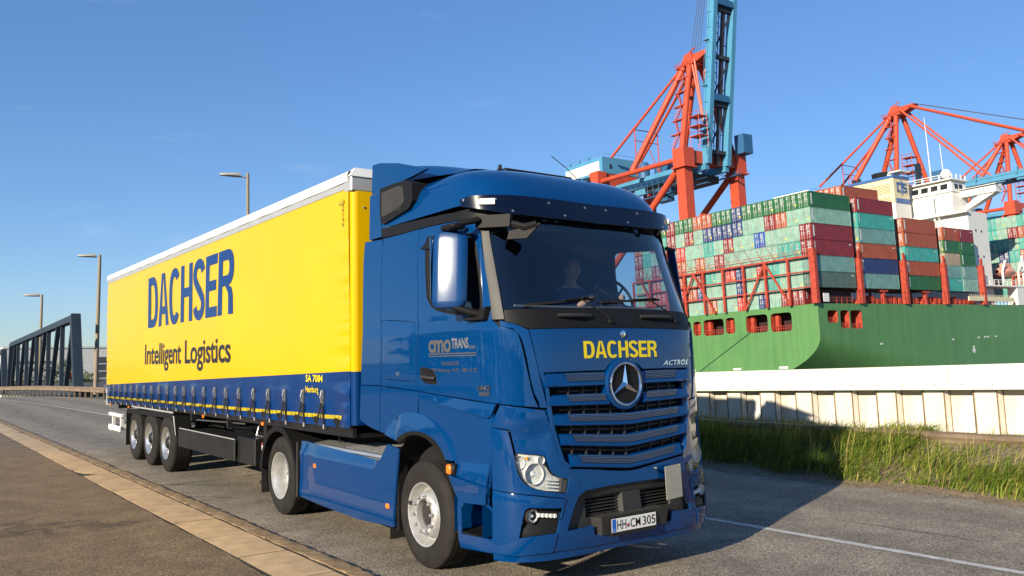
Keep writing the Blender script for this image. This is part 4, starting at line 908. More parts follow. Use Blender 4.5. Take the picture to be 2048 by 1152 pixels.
def wiper(py, pz, ex, ez, b0, b1):
    P = lambda y, z, o: Vector((front_x(y, z, o), y, z))
    w = MB(); w.tube([P(py, pz, .02), P(py+(ex-py)*.15, pz+(ez-pz)*.25, .04), P(ex, ez, .035)], .011, 6, r2=.007)
    w.lathe([(0, .022), (.03, .018), (.032, .001)], P(py, pz, .0), 'x', 10)
    w.tube([P(ex, ez, .035), P((ex+b0[0])/2, (ez+b0[1])/2+.012, .035), P(b0[0]+(b1[0]-b0[0])*.5, b0[1]+(b1[1]-b0[1])*.5+.01, .03)], .008, 6)
    o = w.build('wiper', 'gap_black', T, smooth=50)
    w = MB(); k = 12
    for i in range(k): w.beam(P(b0[0]+(b1[0]-b0[0])*i/k, b0[1]+(b1[1]-b0[1])*i/k, .012), P(b0[0]+(b1[0]-b0[0])*(i+1)/k, b0[1]+(b1[1]-b0[1])*(i+1)/k, .012), .012, .022)
    w.build('wiper_blade', 'gap_black', o)
wiper(-.12, 2.285, -.42, 2.49, (-.22, 2.495), (-.98, 2.425)); wiper(.76, 2.30, .45, 2.50, (.62, 2.505), (-.16, 2.465))
# sun visor: tinted shell standing proud of the roof edge
def visor_s(p, v): 
    t = (3.41-v)/.19; q = skin(p, 3.30, .085+.02*t*0); d = skin_n(p, 3.3)
    q = Vector((q.x+.05*t-.05, q.y, v+.03*abs(math.sin(R(p)))*.5)); return q
def visor_n(p, v):
    e = .4; a = visor_s(p+e, v)-visor_s(p-e, v); b = visor_s(p, v+.01)-visor_s(p, v-.01); n = a.cross(b).normalized(); q = visor_s(p, v)
    return n if n.dot(Vector((q.x-.3, q.y, 0))) > 0 else -n
vt = [(74, 3.385), (70, 3.405), (62, 3.41), (40, 3.41), (20, 3.41), (0, 3.41)]; vb = [(0, 3.225), (20, 3.225), (40, 3.222), (56, 3.232), (64, 3.27), (70, 3.30), (74, 3.32)]
vo = panel('sun_visor', vt+[(-p, v) for p, v in vt[-2::-1]]+[(-p, v) for p, v in vb[::-1]]+vb[1:], 'paint_navy', T, off=0, thick=.008, surf=visor_s, nrm=visor_n)
b = MB()
for k in (1, -1):
    for p, v in ((72, 3.375), (59.5, 3.365), (54, 3.26), (37, 3.365), (28, 3.26), (10, 3.365)):
        c = visor_s(k*p, v); n = visor_n(k*p, v); c2 = c+n*.006; b.tube([c, c2], .012, 8)
b.build('visor_bolt', 'steel', vo, smooth=30)
for k in (1, -1):
    b = MB(); c = visor_s(k*62.6, 3.335); n = visor_n(k*62.6, 3.335); a = n.cross(Vector((0, 0, 1))).normalized(); u = Vector((0, 0, 1))
    pl2 = [(-.07, -.022), (.07, -.022), (.085, .0), (.06, .03), (-.07, .03)]
    b.prism(pl2, lambda x, y, d: tuple(c+a*x*(1 if k > 0 else 1)+u*y+n*d), .001, .022); b.build('visor_lamp', 'plate_white', vo)
# roof --------------------------------------------------------------------------------------------
XR = -0.82
def roof_s(q, v):
    z, f, w = _gz(v), _gf(v), _gw(v); sg = -1 if q >= 0 else 1; a = abs(q); xc = f-AX
    if a > .6: return Vector((xc+(XR-xc)*(a-.6)/.4, sg*w, z))
    c, s = math.cos(R(a*150)), math.sin(R(a*150)); r = ((c/AX)**4+(s/w)**4)**-0.25
    return Vector((xc+r*c, sg*r*s, z))
b = MB(); nq, nv = 96, 22; v0, v1 = 3.372, 4.03
b.grid(lambda s, t: roof_s(-1+2*s, v0+(v1-v0)*t), nq, nv)
ring = [roof_s(-1+2*i/nq, v1) for i in range(nq+1)]; o_ = len(b.v)
cs = [(q*0.55)+Vector((-.08, 0, .009+.45*q.z)) for q in ring]
b.v += [tuple(q) for q in ring]+[(q.x*.5-.2, q.y*.5, q.z+.018) for q in ring]+[(-.35, 0, ring[0].z+.022)]
b.f += [(o_+i, o_+i+1, o_+nq+2+i, o_+nq+1+i) for i in range(nq)]+[(o_+nq+1+i, o_+nq+2+i, o_+2*nq+2) for i in range(nq)]; b.m += [0]*(2*nq)
b.build('roof', 'paint_blue', T, smooth=60)
# rear spoiler
b = MB(); secs = []
for x, w, zt, zb in ((.36, .80, 3.845, 3.83), (.20, .93, 3.875, 3.80), (.0, 1.03, 3.925, 3.80), (-.3, 1.10, 3.995, 3.81), (-.65, 1.15, 4.06, 3.83), (-1.07, 1.17, 4.125, 3.86)):
    row = []
    for i in range(17):
        t = -1+2*i/16; y = w*t; z = zt-(zt-zb)*max(0, (abs(t)-.80)/.2)**2.2*1.0
        row.append((x+(0.02 if abs(t) > .9 else 0), y if abs(t) < .99 else y, z))
    secs.append(row)
o_ = 0; b.v = [p for r in secs for p in r]; b.f = [(i*17+j, (i+1)*17+j, (i+1)*17+j+1, i*17+j+1) for i in range(5) for j in range(16)]; b.m = [0]*len(b.f)
n0 = len(b.v); b.v += [(p[0], p[1], 3.80) for p in secs[-1]]; b.f += [(5*17+j, 5*17+j+1, n0+j+1, n0+j) for j in range(16)]; b.m += [0]*16
sp_ = b.build('roof_spoiler', 'paint_blue', T, smooth=50)
for s in (1, -1):   # side cheek of the spoiler and the extender below it
    b = MB(); b.prism([(-1.075, 4.11), (-.90, 4.10), (-.5, 4.02), (-.05, 3.89), (.10, 3.845), (-.25, 3.82), (-1.10, 3.79)], lambda a, c, d: (a, -s*d, c), 1.14, 1.178); b.build('spoiler_cheek', 'paint_blue', T, smooth=30)
    b = MB(); b.prism([(-1.09, 3.765), (-.80, 3.79), (-.835, 3.60), (-.83, 3.40), (-.80, 3.36), (-.83, 3.285), (-1.11, 3.285)], lambda a, c, d: (a, -s*d, c), 1.16, 1.205); b.build('upper_extender', 'paint_blue', T, smooth=30)
    # side vent
    fr = MB(); op = [(-.815, 3.795), (-.55, 3.80), (-.26, 3.79), (-.12, 3.74), (-.12, 3.56), (-.20, 3.49), (-.74, 3.405), (-.80, 3.43), (-.825, 3.60)]
    ip = [(-.775, 3.745), (-.40, 3.755), (-.31, 3.73), (-.285, 3.58), (-.315, 3.555), (-.73, 3.485), (-.765, 3.50), (-.775, 3.63)]
    fr.prism(op, lambda a, c, d: (a, -s*d, c), .98, 1.225); vo_ = fr.build('side_vent', 'plastic_black', T, smooth=30)
    m_ = MB(); m_.prism(ip, lambda a, c, d: (a, -s*d, c), 1.2, 1.2285)
    for i in range(26): m_.box((-.77+i*.018, -s*1.2285, 3.50 if i < 24 else 3.56), (-.762+i*.018, -s*1.2305, 3.735))
    m_.build('vent_mesh', 'pillar_grey', vo_)
# roof fittings
b = MB(); b.lathe([(0, .05), (.015, .045), (.03, .02), (.07, .016), (.075, .001)], (.52, -.60, 3.795), 'z', 14); b.build('roof_aerial', 'plastic_black', T, smooth=40)
b = MB(); b.lathe([(0, .045), (.02, .04), (.06, .02), (.062, .001)], (.66, .30, 3.735), 'z', 14); b.tube([(.66, .30, 3.77), (.56, .22, 3.92), (.44, .12, 4.06)], .005, 6); b.build('whip_aerial', 'plastic_black', T, smooth=40)
b = MB(); b.lathe([(0, .045), (.015, .04), (.03, .018), (.06, .015), (.065, .001)], (.74, .36, 3.735), 'z', 14); b.build('roof_aerial', 'plastic_black', T, smooth=40)
b = MB(); b.cbox((-.25, -.45, 3.83), (.40, .45, 3.885), .02); b.build('roof_hatch', 'plastic_black', T, smooth=30)

# mirrors -------------------------------------------------------------------------------------------
for s in (1, -1):
    Y = lambda y: -s*y
    dx, dy = (0.0, 0.0) if s > 0 else (.06, .0); kx, ky = (1, 1) if s > 0 else (.45, .30)
    mh = MB(); plan = [(.985, 1.30), (.99, 1.335), (.978, 1.365), (.952, 1.395), (.835, 1.497), (.80, 1.52), (.772, 1.524), (.755, 1.51), (.755, 1.295), (.96, 1.285)]
    zs = [(2.415, .55), (2.425, .80), (2.445, .93), (2.48, 1.0), (2.75, 1.0), (3.02, 1.0), (3.07, .96), (3.095, .86), (3.105, .6)]
    cx_, cy_ = .85, 1.41; n = len(plan)
    for z, k in zs:
        for a, c in plan: mh.v.append((cx_+(a-cx_)*k*kx+dx+(2.85-z)*.075, Y(cy_+(c-cy_)*k*ky+dy+(2.85-z)*.09), z))
    mh.f = [(i*n+j, i*n+(j+1) % n, (i+1)*n+(j+1) % n, (i+1)*n+j) for i in range(len(zs)-1) for j in range(n)]+[tuple(range(n)), tuple((len(zs)-1)*n+j for j in range(n))]; mh.m = [0]*len(mh.f)
    ob = mh.build('mirror_housing', 'mirror_paint', T, smooth=38)
    g = MB(); xg = cx_+(.733-cx_)*kx+dx; g.box((xg-.005, Y(cy_-.11*ky), 2.50), (xg, Y(cy_+.12*ky), 3.05)); g.build('mirror_glass', 'chrome', ob)
    if s < 0:
        a = MB(); a.tube([(.92, 1.40, 3.09), (.95, 1.24, 3.10)], .02, 8); a.build('mirror_arm', 'plastic_black', T, smooth=50)
        a = MB(); a.tube([(.92, 1.40, 2.43), (.98, 1.24, 2.40)], .02, 8); a.build('mirror_arm', 'plastic_black', T, smooth=50)
        continue
    a = MB(); a.tube([(1.02, Y(1.20), 3.20), (.99, Y(1.32), 3.17), (.93, Y(1.42), 3.13)], .028, 8); a.cbox((.80, Y(1.34), 3.105), (1.02, Y(1.47), 3.155), .015)
    a.build('mirror_arm', 'plastic_black', T, smooth=50); a = MB(); a.tube([(.93, Y(1.42), 2.43), (1.0, Y(1.34), 2.39), (1.06, Y(1.25), 2.36)], .034, 8)
    a.hexa([(.86, Y(1.20), 2.30), (1.16, Y(1.15), 2.30), (1.16, Y(1.27), 2.31), (.92, Y(1.32), 2.31), (.90, Y(1.21), 2.345), (1.18, Y(1.16), 2.42), (1.18, Y(1.25), 2.42), (.98, Y(1.27), 2.36)])
    a.build('mirror_arm', 'plastic_black', T, smooth=50)
    a = MB(); a.hexa([(.43, Y(1.30), 2.985), (.60, Y(1.32), 2.975), (.60, Y(1.46), 2.975), (.43, Y(1.46), 2.985), (.50, Y(1.30), 3.07), (.66, Y(1.30), 3.10), (.66, Y(1.42), 3.10), (.50, Y(1.42), 3.07)]); a.tube([(.60, Y(1.36), 3.08), (.72, Y(1.32), 3.15), (.86, Y(1.25), 3.165)], .024, 8)
    k = a.build('kerb_mirror', 'plastic_black', T, smooth=40)
# front mirror on the right corner
b = MB(); b.hexa([(.98, -1.21, 3.13), (1.26, -1.04, 3.12), (1.22, -.98, 3.12), (.96, -1.13, 3.13), (.98, -1.21, 3.24), (1.26, -1.03, 3.23), (1.22, -.97, 3.23), (.96, -1.13, 3.24)])
b.tube([(1.22, -1.0, 3.15), (1.33, -.93, 3.11), (1.40, -.85, 3.13)], .035, 8); b.hexa([(1.22, -1.04, 3.01), (1.36, -.93, 3.01), (1.33, -.90, 3.01), (1.20, -1.0, 3.01), (1.24, -1.03, 3.08), (1.44, -.84, 3.14), (1.40, -.80, 3.14), (1.22, -.99, 3.08)])
b.build('front_mirror', 'plastic_black', T, smooth=40)
# louvred air guide on the left corner
b = MB(); b.hexa([(1.10, 1.29, 1.62), (1.20, 1.27, 1.60), (1.22, 1.31, 1.62), (1.12, 1.34, 1.66), (1.06, 1.28, 2.26), (1.17, 1.25, 2.28), (1.18, 1.28, 2.24), (1.08, 1.32, 2.22)])
for i in range(5): b.box((1.09, 1.22, 1.72+i*.11), (1.19, 1.32, 1.732+i*.11))
b.build('corner_louvre', 'plastic_black', T)
# inside of the cab -----------------------------------------------------------------------------------
b = MB(); b.grid(lambda u, w: (1.28-.42*w+.0*u, -1.12+2.24*u, 2.32+.10*math.sin(w*2.2)+(.06*math.exp(-((u-.74)/.14)**2))*(w > .5)), 24, 6); b.grid(lambda u, w: (.86, -1.12+2.24*u, 1.6+.8*w), 8, 2); b.build('dashboard', 'dash', T, smooth=50)
b = MB(); b.box((1.10, -.95, 2.425), (1.20, .95, 2.44)); b.build('dash_trim', 'dash_light', T)
b = MB(); b.box((-.75, -1.12, 3.27), (1.02, 1.12, 3.33)); b.build('headlining', 'seat_cloth', T)
b = MB(); b.box((-.76, -1.15, 1.5), (-.72, 1.15, 3.7)); b.box((-.75, -1.1, 1.52), (.9, 1.1, 1.56)); b.build('cab_rear_wall', 'seat_cloth', T)
for y in (-.55, .55):
    b = MB(); b.cbox((-.05, y-.25, 2.02), (.48, y+.25, 2.18), .06); b.hexa([(-.10, y-.24, 2.1), (.03, y-.24, 2.1), (.03, y+.24, 2.1), (-.10, y+.24, 2.1), (-.25, y-.22, 2.78), (-.12, y-.22, 2.78), (-.12, y+.22, 2.78), (-.25, y+.22, 2.78)]); b.cbox((-.27, y-.13, 2.80), (-.16, y+.13, 2.98), .03); b.box((0, y-.2, 1.56), (.4, y+.2, 2.03)); b.build('seat', 'seat_cloth', T)
b = MB()
ca, sa = math.cos(R(62)), math.sin(R(62)); c = Vector((.86, .55, 2.56))
ringp = [c+Vector((-math.sin(t)*.235*sa*-.0+math.cos(t)*.235*-.47, math.sin(t)*.235, math.cos(t)*.235*.88)) for t in [2*math.pi*i/32 for i in range(33)]]
b.tube(ringp, .016, 8, cap=False)
for t in (0.0, 2.2, 4.1): b.tube([c+Vector((.02, 0, -.02)), c+Vector((math.cos(t+3.14)*.225*-.47, math.sin(t+3.14)*.225, math.cos(t+3.14)*.225*.88))], .014, 6)
b.tube([c, c+Vector((.25, 0, -.2))], .035, 8); b.build('steering_wheel', 'chassis_black', T, smooth=50)
# ------------------------------------------------------------------ wheels
def tyre_prof(Rad, wd, rim=.292, grooves=4):
    pr = [(.045, rim), (.02, rim+.012), (.010, rim+.05), (.0, rim+.10), (.004, rim+.135), (.016, Rad-.05), (.026, Rad-.030), (.030, Rad-.028), (.034, Rad-.012), (.045, Rad-.003), (.055, Rad)]
    a0, a1 = .055, wd-.055
    for g in range(grooves):
        c = a0+(a1-a0)*(g+.5)/grooves; pr += [(c-.006, Rad), (c-.004, Rad-.014), (c+.004, Rad-.014), (c+.006, Rad)]
    pr += [(a1, Rad), (wd-.034, Rad-.012), (wd-.016, Rad-.05), (wd, rim+.10), (wd-.02, rim+.012), (wd-.045, rim)]
    return pr
def wheel(parent, x, s, kind):
    """s=+1 right hand side (outer face towards -y)"""
    Rad, wd, yo = {'steer': (.507, .315, 1.215), 'drive': (.507, .305, 1.235), 'trail': (.532, .385, 1.262)}[kind]
    c = (x, -s*yo, Rad-.006); n = 96
    pr = tyre_prof(Rad, wd)
    def mod(i, j):   # shoulder lugs and a flat contact patch
        r = pr[i][1]
        d = 0
        if r > Rad-.013 and j % 2 == 0 and (pr[i][0] < .075 or pr[i][0] > wd-.075): d -= .005
        return d
    b = MB(); b.lathe(pr, c, 'y', n, sgn=s, mod=mod)
    o = b.build('tyre', 'rubber', parent, smooth=32)
    f = MB(); h = MB(); nut = MB()
    if kind == 'steer':
        f.lathe([(.035, .292), (.012, .303), (.006, .300), (.010, .290), (.035, .280), (.085, .268), (.115, .255), (.12, .232), (.075, .218), (.035, .205), (.018, .185), (.010, .165), (.012, .142), (.03, .137), (.08, .133)], c, 'y', 48, sgn=s)
        h.lathe([(.07, .135), (.065, .10), (.045, .088), (.04, .05), (.04, .001)], c, 'y', 32, sgn=s)
        for i in range(6): t = i*math.pi/3+.3; h.lathe([(.04, .014), (.03, .012), (.03, .001)], (c[0]+.068*math.cos(t), c[1]+s*.01, c[2]+.068*math.sin(t)), 'y', 8, sgn=s)
        w = MB(); w.box((c[0]-.285, c[1]+s*.004, c[2]+.06), (c[0]-.262, c[1]+s*.03, c[2]+.095)); w.build('balance_weight', 'pillar_grey', o)
    elif kind == 'drive':
        f.lathe([(.035, .292), (.010, .303), (.002, .301), (.006, .291), (.03, .283), (.06, .262), (.12, .255), (.175, .248), (.20, .235), (.205, .20), (.20, .145), (.19, .14)], c, 'y', 56, sgn=s)
        h.lathe([(.20, .142), (.19, .130), (.185, .118), (.175, .06), (.17, .055), (.17, .001)], c, 'y', 32, sgn=s)
        for i in range(10): t = i*math.pi/5; nut.lathe([(.20, .019), (.165, .018), (.155, .001)], (c[0]+.1675*math.cos(t), c[1], c[2]+.1675*math.sin(t)), 'y', 8, sgn=s)
        b2 = MB(); b2.lathe(tyre_prof(Rad, wd), (x, -s*(yo-.345), Rad-.006), 'y', 48, sgn=s); b2.build('inner_tyre', 'rubber', o, smooth=32)
    else:
        f.lathe([(.035, .292), (.010, .303), (.002, .301), (.006, .291), (.03, .284), (.055, .265), (.10, .258), (.125, .25), (.13, .225), (.115, .20), (.105, .165), (.105, .142), (.11, .138)], c, 'y', 56, sgn=s)
        h.lathe([(.12, .140), (.06, .125), (.045, .11), (.02, .085), (.015, .05), (.012, .001)], c, 'y', 24, sgn=s)
        for i in range(10): t = i*math.pi/5; nut.lathe([(.11, .024), (.065, .022), (.05, .014), (.048, .001)], (c[0]+.1675*math.cos(t), c[1], c[2]+.1675*math.sin(t)), 'y', 10, sgn=s)
    f.build('rim', {'steer': 'rim_steel', 'drive': 'rim_steel', 'trail': 'rim_silver'}[kind], o, smooth=40)
    h.build('hub', 'chassis_black' if kind == 'trail' else 'plastic_grey', o, smooth=40)
    if kind == 'steer':
        nm = None
        for i in range(10):
            t = i*math.pi/5+.1; q = (c[0]+.1675*math.cos(t), c[1], c[2]+.1675*math.sin(t))
            if nm is None: nm = MB().lathe([(.016, .020), (-.004, .019), (-.022, .014), (-.028, .001)], (0, 0, 0), 'y', 10, sgn=s).mesh('wheel_nut', 'rim_silver', 40)
            k = link('wheel_nut', nm, o); k.location = q
    else: nut.build('wheel_nut', 'rim_silver', o, smooth=40)['kind'] = 'stuff'
    return o
for s in (1, -1): wheel(T, 0.0, s, 'steer'); wheel(T, -3.70, s, 'drive')
# chassis -------------------------------------------------------------------------
b = MB()
for y in (-.42, .42): b.box((-4.6, y-.04, .74), (1.2, y+.04, 1.0))
for x in (-4.4, -3.0, -2.0, -.9, .8): b.box((x-.05, -.42, .78), (x+.05, .42, .96))
b.build('chassis_frame', 'chassis_black', T)
b = MB(); b.tube([(0, -1.0, .5), (0, 1.0, .5)], .07, 12); b.build('front_axle', 'chassis_black', T); b = MB(); b.tube([(-3.7, -.9, .5), (-3.7, .9, .5)], .10, 12); b.sphere((-3.7, 0, .5), .26); b.build('rear_axle', 'chassis_black', T)
b = MB(); b.lathe([(0, .5), (.06, .5), (.07, .46)], (-3.12, 0, 1.12), 'z', 28, close=True); b.box((-3.5, -.45, 1.0), (-2.75, .45, 1.12)); b.build('fifth_wheel', 'chassis_black', T)
b = MB(); b.box((-.75, -.95, .72), (1.15, .95, 1.48)); b.build('engine_bay', 'gap_black', T)
# liners of the front wheel housings
for s in (1, -1):
    b = MB(); n = 20
    for i in range(n+1):
        t = R(-5+190*i/n); b.v += [(.0+.62*math.cos(t), -s*1.225, .56+.70*math.sin(t)), (.0+.62*math.cos(t), -s*.78, .56+.70*math.sin(t))]
    b.f = [(2*i, 2*i+1, 2*i+3, 2*i+2) for i in range(n)]; b.m = [0]*n
    b.build('wheel_housing', 'gap_black', T, smooth=40)
    # side fairing between the axles
    pts = [(-3.06, .995), (-2.93, .995), (-.92, .935), (-.83, .95), (-.67, 1.12), (-.44, 1.085), (-.52, .70), (-.575, .30), (-1.4, .262), (-2.4, .285), (-3.03, .315)]
    pts = pts if True else pts
    def fy(a, c):
        d = 0
        if c < .62: d = .0
        d += -.035*max(0, min(1, (c-.84)/.12)) if a < -.95 else 0
        d += -.02*max(0, min(1, (.36-c)/.08))
        dip = max(0, min(1, (-2.55-a)/.25))*max(0, min(1, (c-.35-(a+2.9)*.0)/.2)); d += -.018*dip
        return d
    K = 50.0
    surf = lambda p, v: Vector((-abs(p)/K, -s*(1.238+fy(-abs(p)/K, v)), v)); nr = lambda p, v: Vector((0, -s, 0))
    panel('side_fairing', [(-a*K*s, c) for a, c in pts], 'paint_blue', T, thick=.03, surf=lambda p, v: Vector((-abs(p)/K, -s*1.238, v)), nrm=nr, depth=lambda p, v: fy(-p/K, v), step=.05)
    b = MB(); b.box((-.55, -s*1.20, .28), (-.50, -s*1.10, 1.10)); b.build('fairing_edge', 'chassis_black', T)
    for x, z in ((-2.52, .735), (-.66, .50)):
        b = MB(); b.cbox((x-.055, -s*1.225, z-.032), (x+.055, -s*1.244, z+.032), .006); o = b.build('marker_base', 'paint_blue', T); b = MB(); b.cbox((x-.035, -s*1.235, z-.026), (x+.035, -s*1.252, z+.026), .006); b.build('marker_lens', 'amber', o)
    # rear mudguard
    b = MB(); n = 22; ring = []
    for i in range(n+1):
        t = R(12+158*i/n); ring.append((-3.72+.66*math.cos(t), .50+.645*math.sin(t)))
    ring = [(-3.045, .31)]+ring+[(-4.40, .55)]
    for (x, z) in ring:
        k = Vector((x+3.70, z-.5)); k = k.normalized()*.07
        b.v += [(x, -s*1.255, z), (x-k.x, -s*1.255, z-k.y), (x, -s*.62, z), (x-k.x, -s*.62, z-k.y)]
    m = len(ring)
    for i in range(m-1):
        a = i*4; b.f += [(a, a+1, a+5, a+4), (a, a+4, a+6, a+2), (a+1, a+3, a+7, a+5)]
    b.m = [0]*len(b.f); mg = b.build('mudguard', 'plastic_black', T, smooth=40)
    b = MB(); b.box((-3.045, -s*1.262, .31), (-3.02, -s*1.25, .98)); b.build('mudguard_trim', 'pillar_grey', mg)
    b = MB(); b.box((-4.42, -s*1.22, .20), (-4.405, -s*.65, .60)); b.build('mud_flap', 'rubber', T)
    b = MB(); b.box((-.70, -s*1.20, .16), (-.685, -s*.85, .36)); b.build('mud_flap', 'rubber', T)
    # tanks behind the fairing with a chequer plate walkway
    b = MB(); n = 12
    for x in (-2.95, -.78):
        b.v += [(x, -s*(.86+.36*math.copysign(abs(math.cos(t))**.6, math.cos(t))), .66+.33*math.copysign(abs(math.sin(t))**.6, math.sin(t))) for t in [2*math.pi*i/n for i in range(n)]]
    b.f = [(i, (i+1) % n, n+(i+1) % n, n+i) for i in range(n)]+[tuple(range(n)), tuple(range(n, 2*n))]; b.m = [0]*len(b.f); b.build('fuel_tank', 'alu', T, smooth=35)
    b = MB(); b.hexa([(-2.75, -s*1.19, .955), (-.85, -s*1.19, .955), (-.85, -s*.55, .985), (-2.75, -s*.55, .985), (-2.75, -s*1.18, .985), (-.85, -s*1.18, .985), (-.85, -s*.55, 1.01), (-2.75, -s*.55, 1.01)])
    for i in range(30):
        for j in range(7):
            x = -1.95+i*.036; y = .68+j*.065+(.03 if i % 2 else 0); z = .985+.025*(1.18-y)/.63+.003; b.box((x-.011, -s*(y-.011), z-.004), (x+.011, -s*(y+.011), z+.004))
    b.build('walkway_plate', 'alu', T)
b = MB(); b.tube([(-1.0, .1, 1.3), (-1.15, .1, 1.6), (-1.25, .05, 1.5), (-1.42, .0, 1.65)], .018, 6); b.tube([(-1.0, -.05, 1.3), (-1.15, -.05, 1.7), (-1.3, -.1, 1.55), (-1.42, -.1, 1.7)], .015, 6); b.tube([(-2.35, -1.0, 1.0), (-2.34, -1.0, 1.13)], .012, 6); b.build('air_hose', 'chassis_black', T, smooth=50)
# company lettering on the doors
def on_side(s, x0, x1, z0, z1, off=.004):
    xa, xb = (x0, x1)
    def f(u, w):
        x = xa+(xb-xa)*u if s > 0 else xb-(xb-xa)*u; z = z0+(z1-z0)*w; wv = _gw(z); xc = _gf(z)-AX
        y = wv if x <= xc else wv*max(0, 1-((x-xc)/AX)**4)**.25
        return (x, -s*(y+off), z)
    return f
for s in (1, -1):
    lettering('door_lettering', 'cmo', on_side(s, .215, .615, 2.035, 2.155), 'print_bronze', T, bold=.03, spacing=.95)
    lettering('door_lettering', 'TRANS', on_side(s, .622, .905, 2.068, 2.162), 'print_grey', T, bold=.03)
    lettering('door_lettering', 'GmbH', on_side(s, .915, 1.01, 2.062, 2.095), 'print_grey', T)
    b = MB(); f = on_side(s, .215, 1.02, 2.0, 2.03); k = 10
    for z0_, z1_ in ((.0, .3), (.7, 1.0)):
        for i in range(k): b.add([f(i/k, z0_), f((i+1)/k, z0_), f((i+1)/k, z1_), f(i/k, z1_)], [(0, 1, 2, 3)])
    b.build('door_lettering', 'print_bronze', T, recalc=False)
    lettering('door_lettering', 'TRANSPORTE', on_side(s, .44, .74, 1.918, 1.952), 'print_bronze', T)
    lettering('door_lettering', '21039 Hamburg - 0171 - 480 17 52', on_side(s, .215, 1.03, 1.848, 1.892), 'print_bronze', T)
    lettering('model_number', '1842', on_side(s, 1.03, 1.20, 1.695, 1.745, .007), 'chrome', T, bold=.03, shear=.3)
    b = MB(); f = on_side(s, 1.055, 1.19, 1.655, 1.685, .007); b.add([f(0, 0), f(1, 0), f(1, 1), f(0, 1)], [(0, 1, 2, 3)]); b.build('model_number', 'chrome', T, recalc=False)

# ================================================================== TRAILER
TR = thing('curtain_trailer', 'long yellow and blue curtain sided semi trailer with white roof behind the tractor', 'trailer', (-10.77, 0, 0))
XF, XB = -1.48, -15.06; YC = 1.275
def zb_(x): return 1.235+(x-XF)/(XB-XF)*(-.105)     # curtain hem
def zm_(x): return 1.865+(x-XF)/(XB-XF)*(-.33)      # colour change
def zt_(x): return 3.925+(x-XF)/(XB-XF)*(.06)       # top rail
def ripple(x, z):
    d = 0.0; fz = (z-1.2)/2.75
    e = math.exp(-(XF-x)/.22); d += e*.015*math.sin(z*34+3*math.sin(z*5))*(XF-x > .03)
    e2 = math.exp(-(x-XB)/.25); d += e2*.008*math.sin(z*30)
    low = math.exp(-((z-zb_(x))/.30)**2); ph = (x+2.17)/.60
    d += low*(.020*math.cos(2*math.pi*ph)-.014)+.008*math.exp(-((z-zb_(x)-.36)/.06)**2)*math.sin(x*3.1)
    d += .014*math.sin(x*.9+.4*z)*math.sin(fz*math.pi)+.007*math.sin(x*2.3+z*1.1)*math.sin(fz*math.pi)-.004*math.exp(-((x+4.9)/.02)**2)-.004*math.exp(-((x+11.6)/.02)**2)
    return d
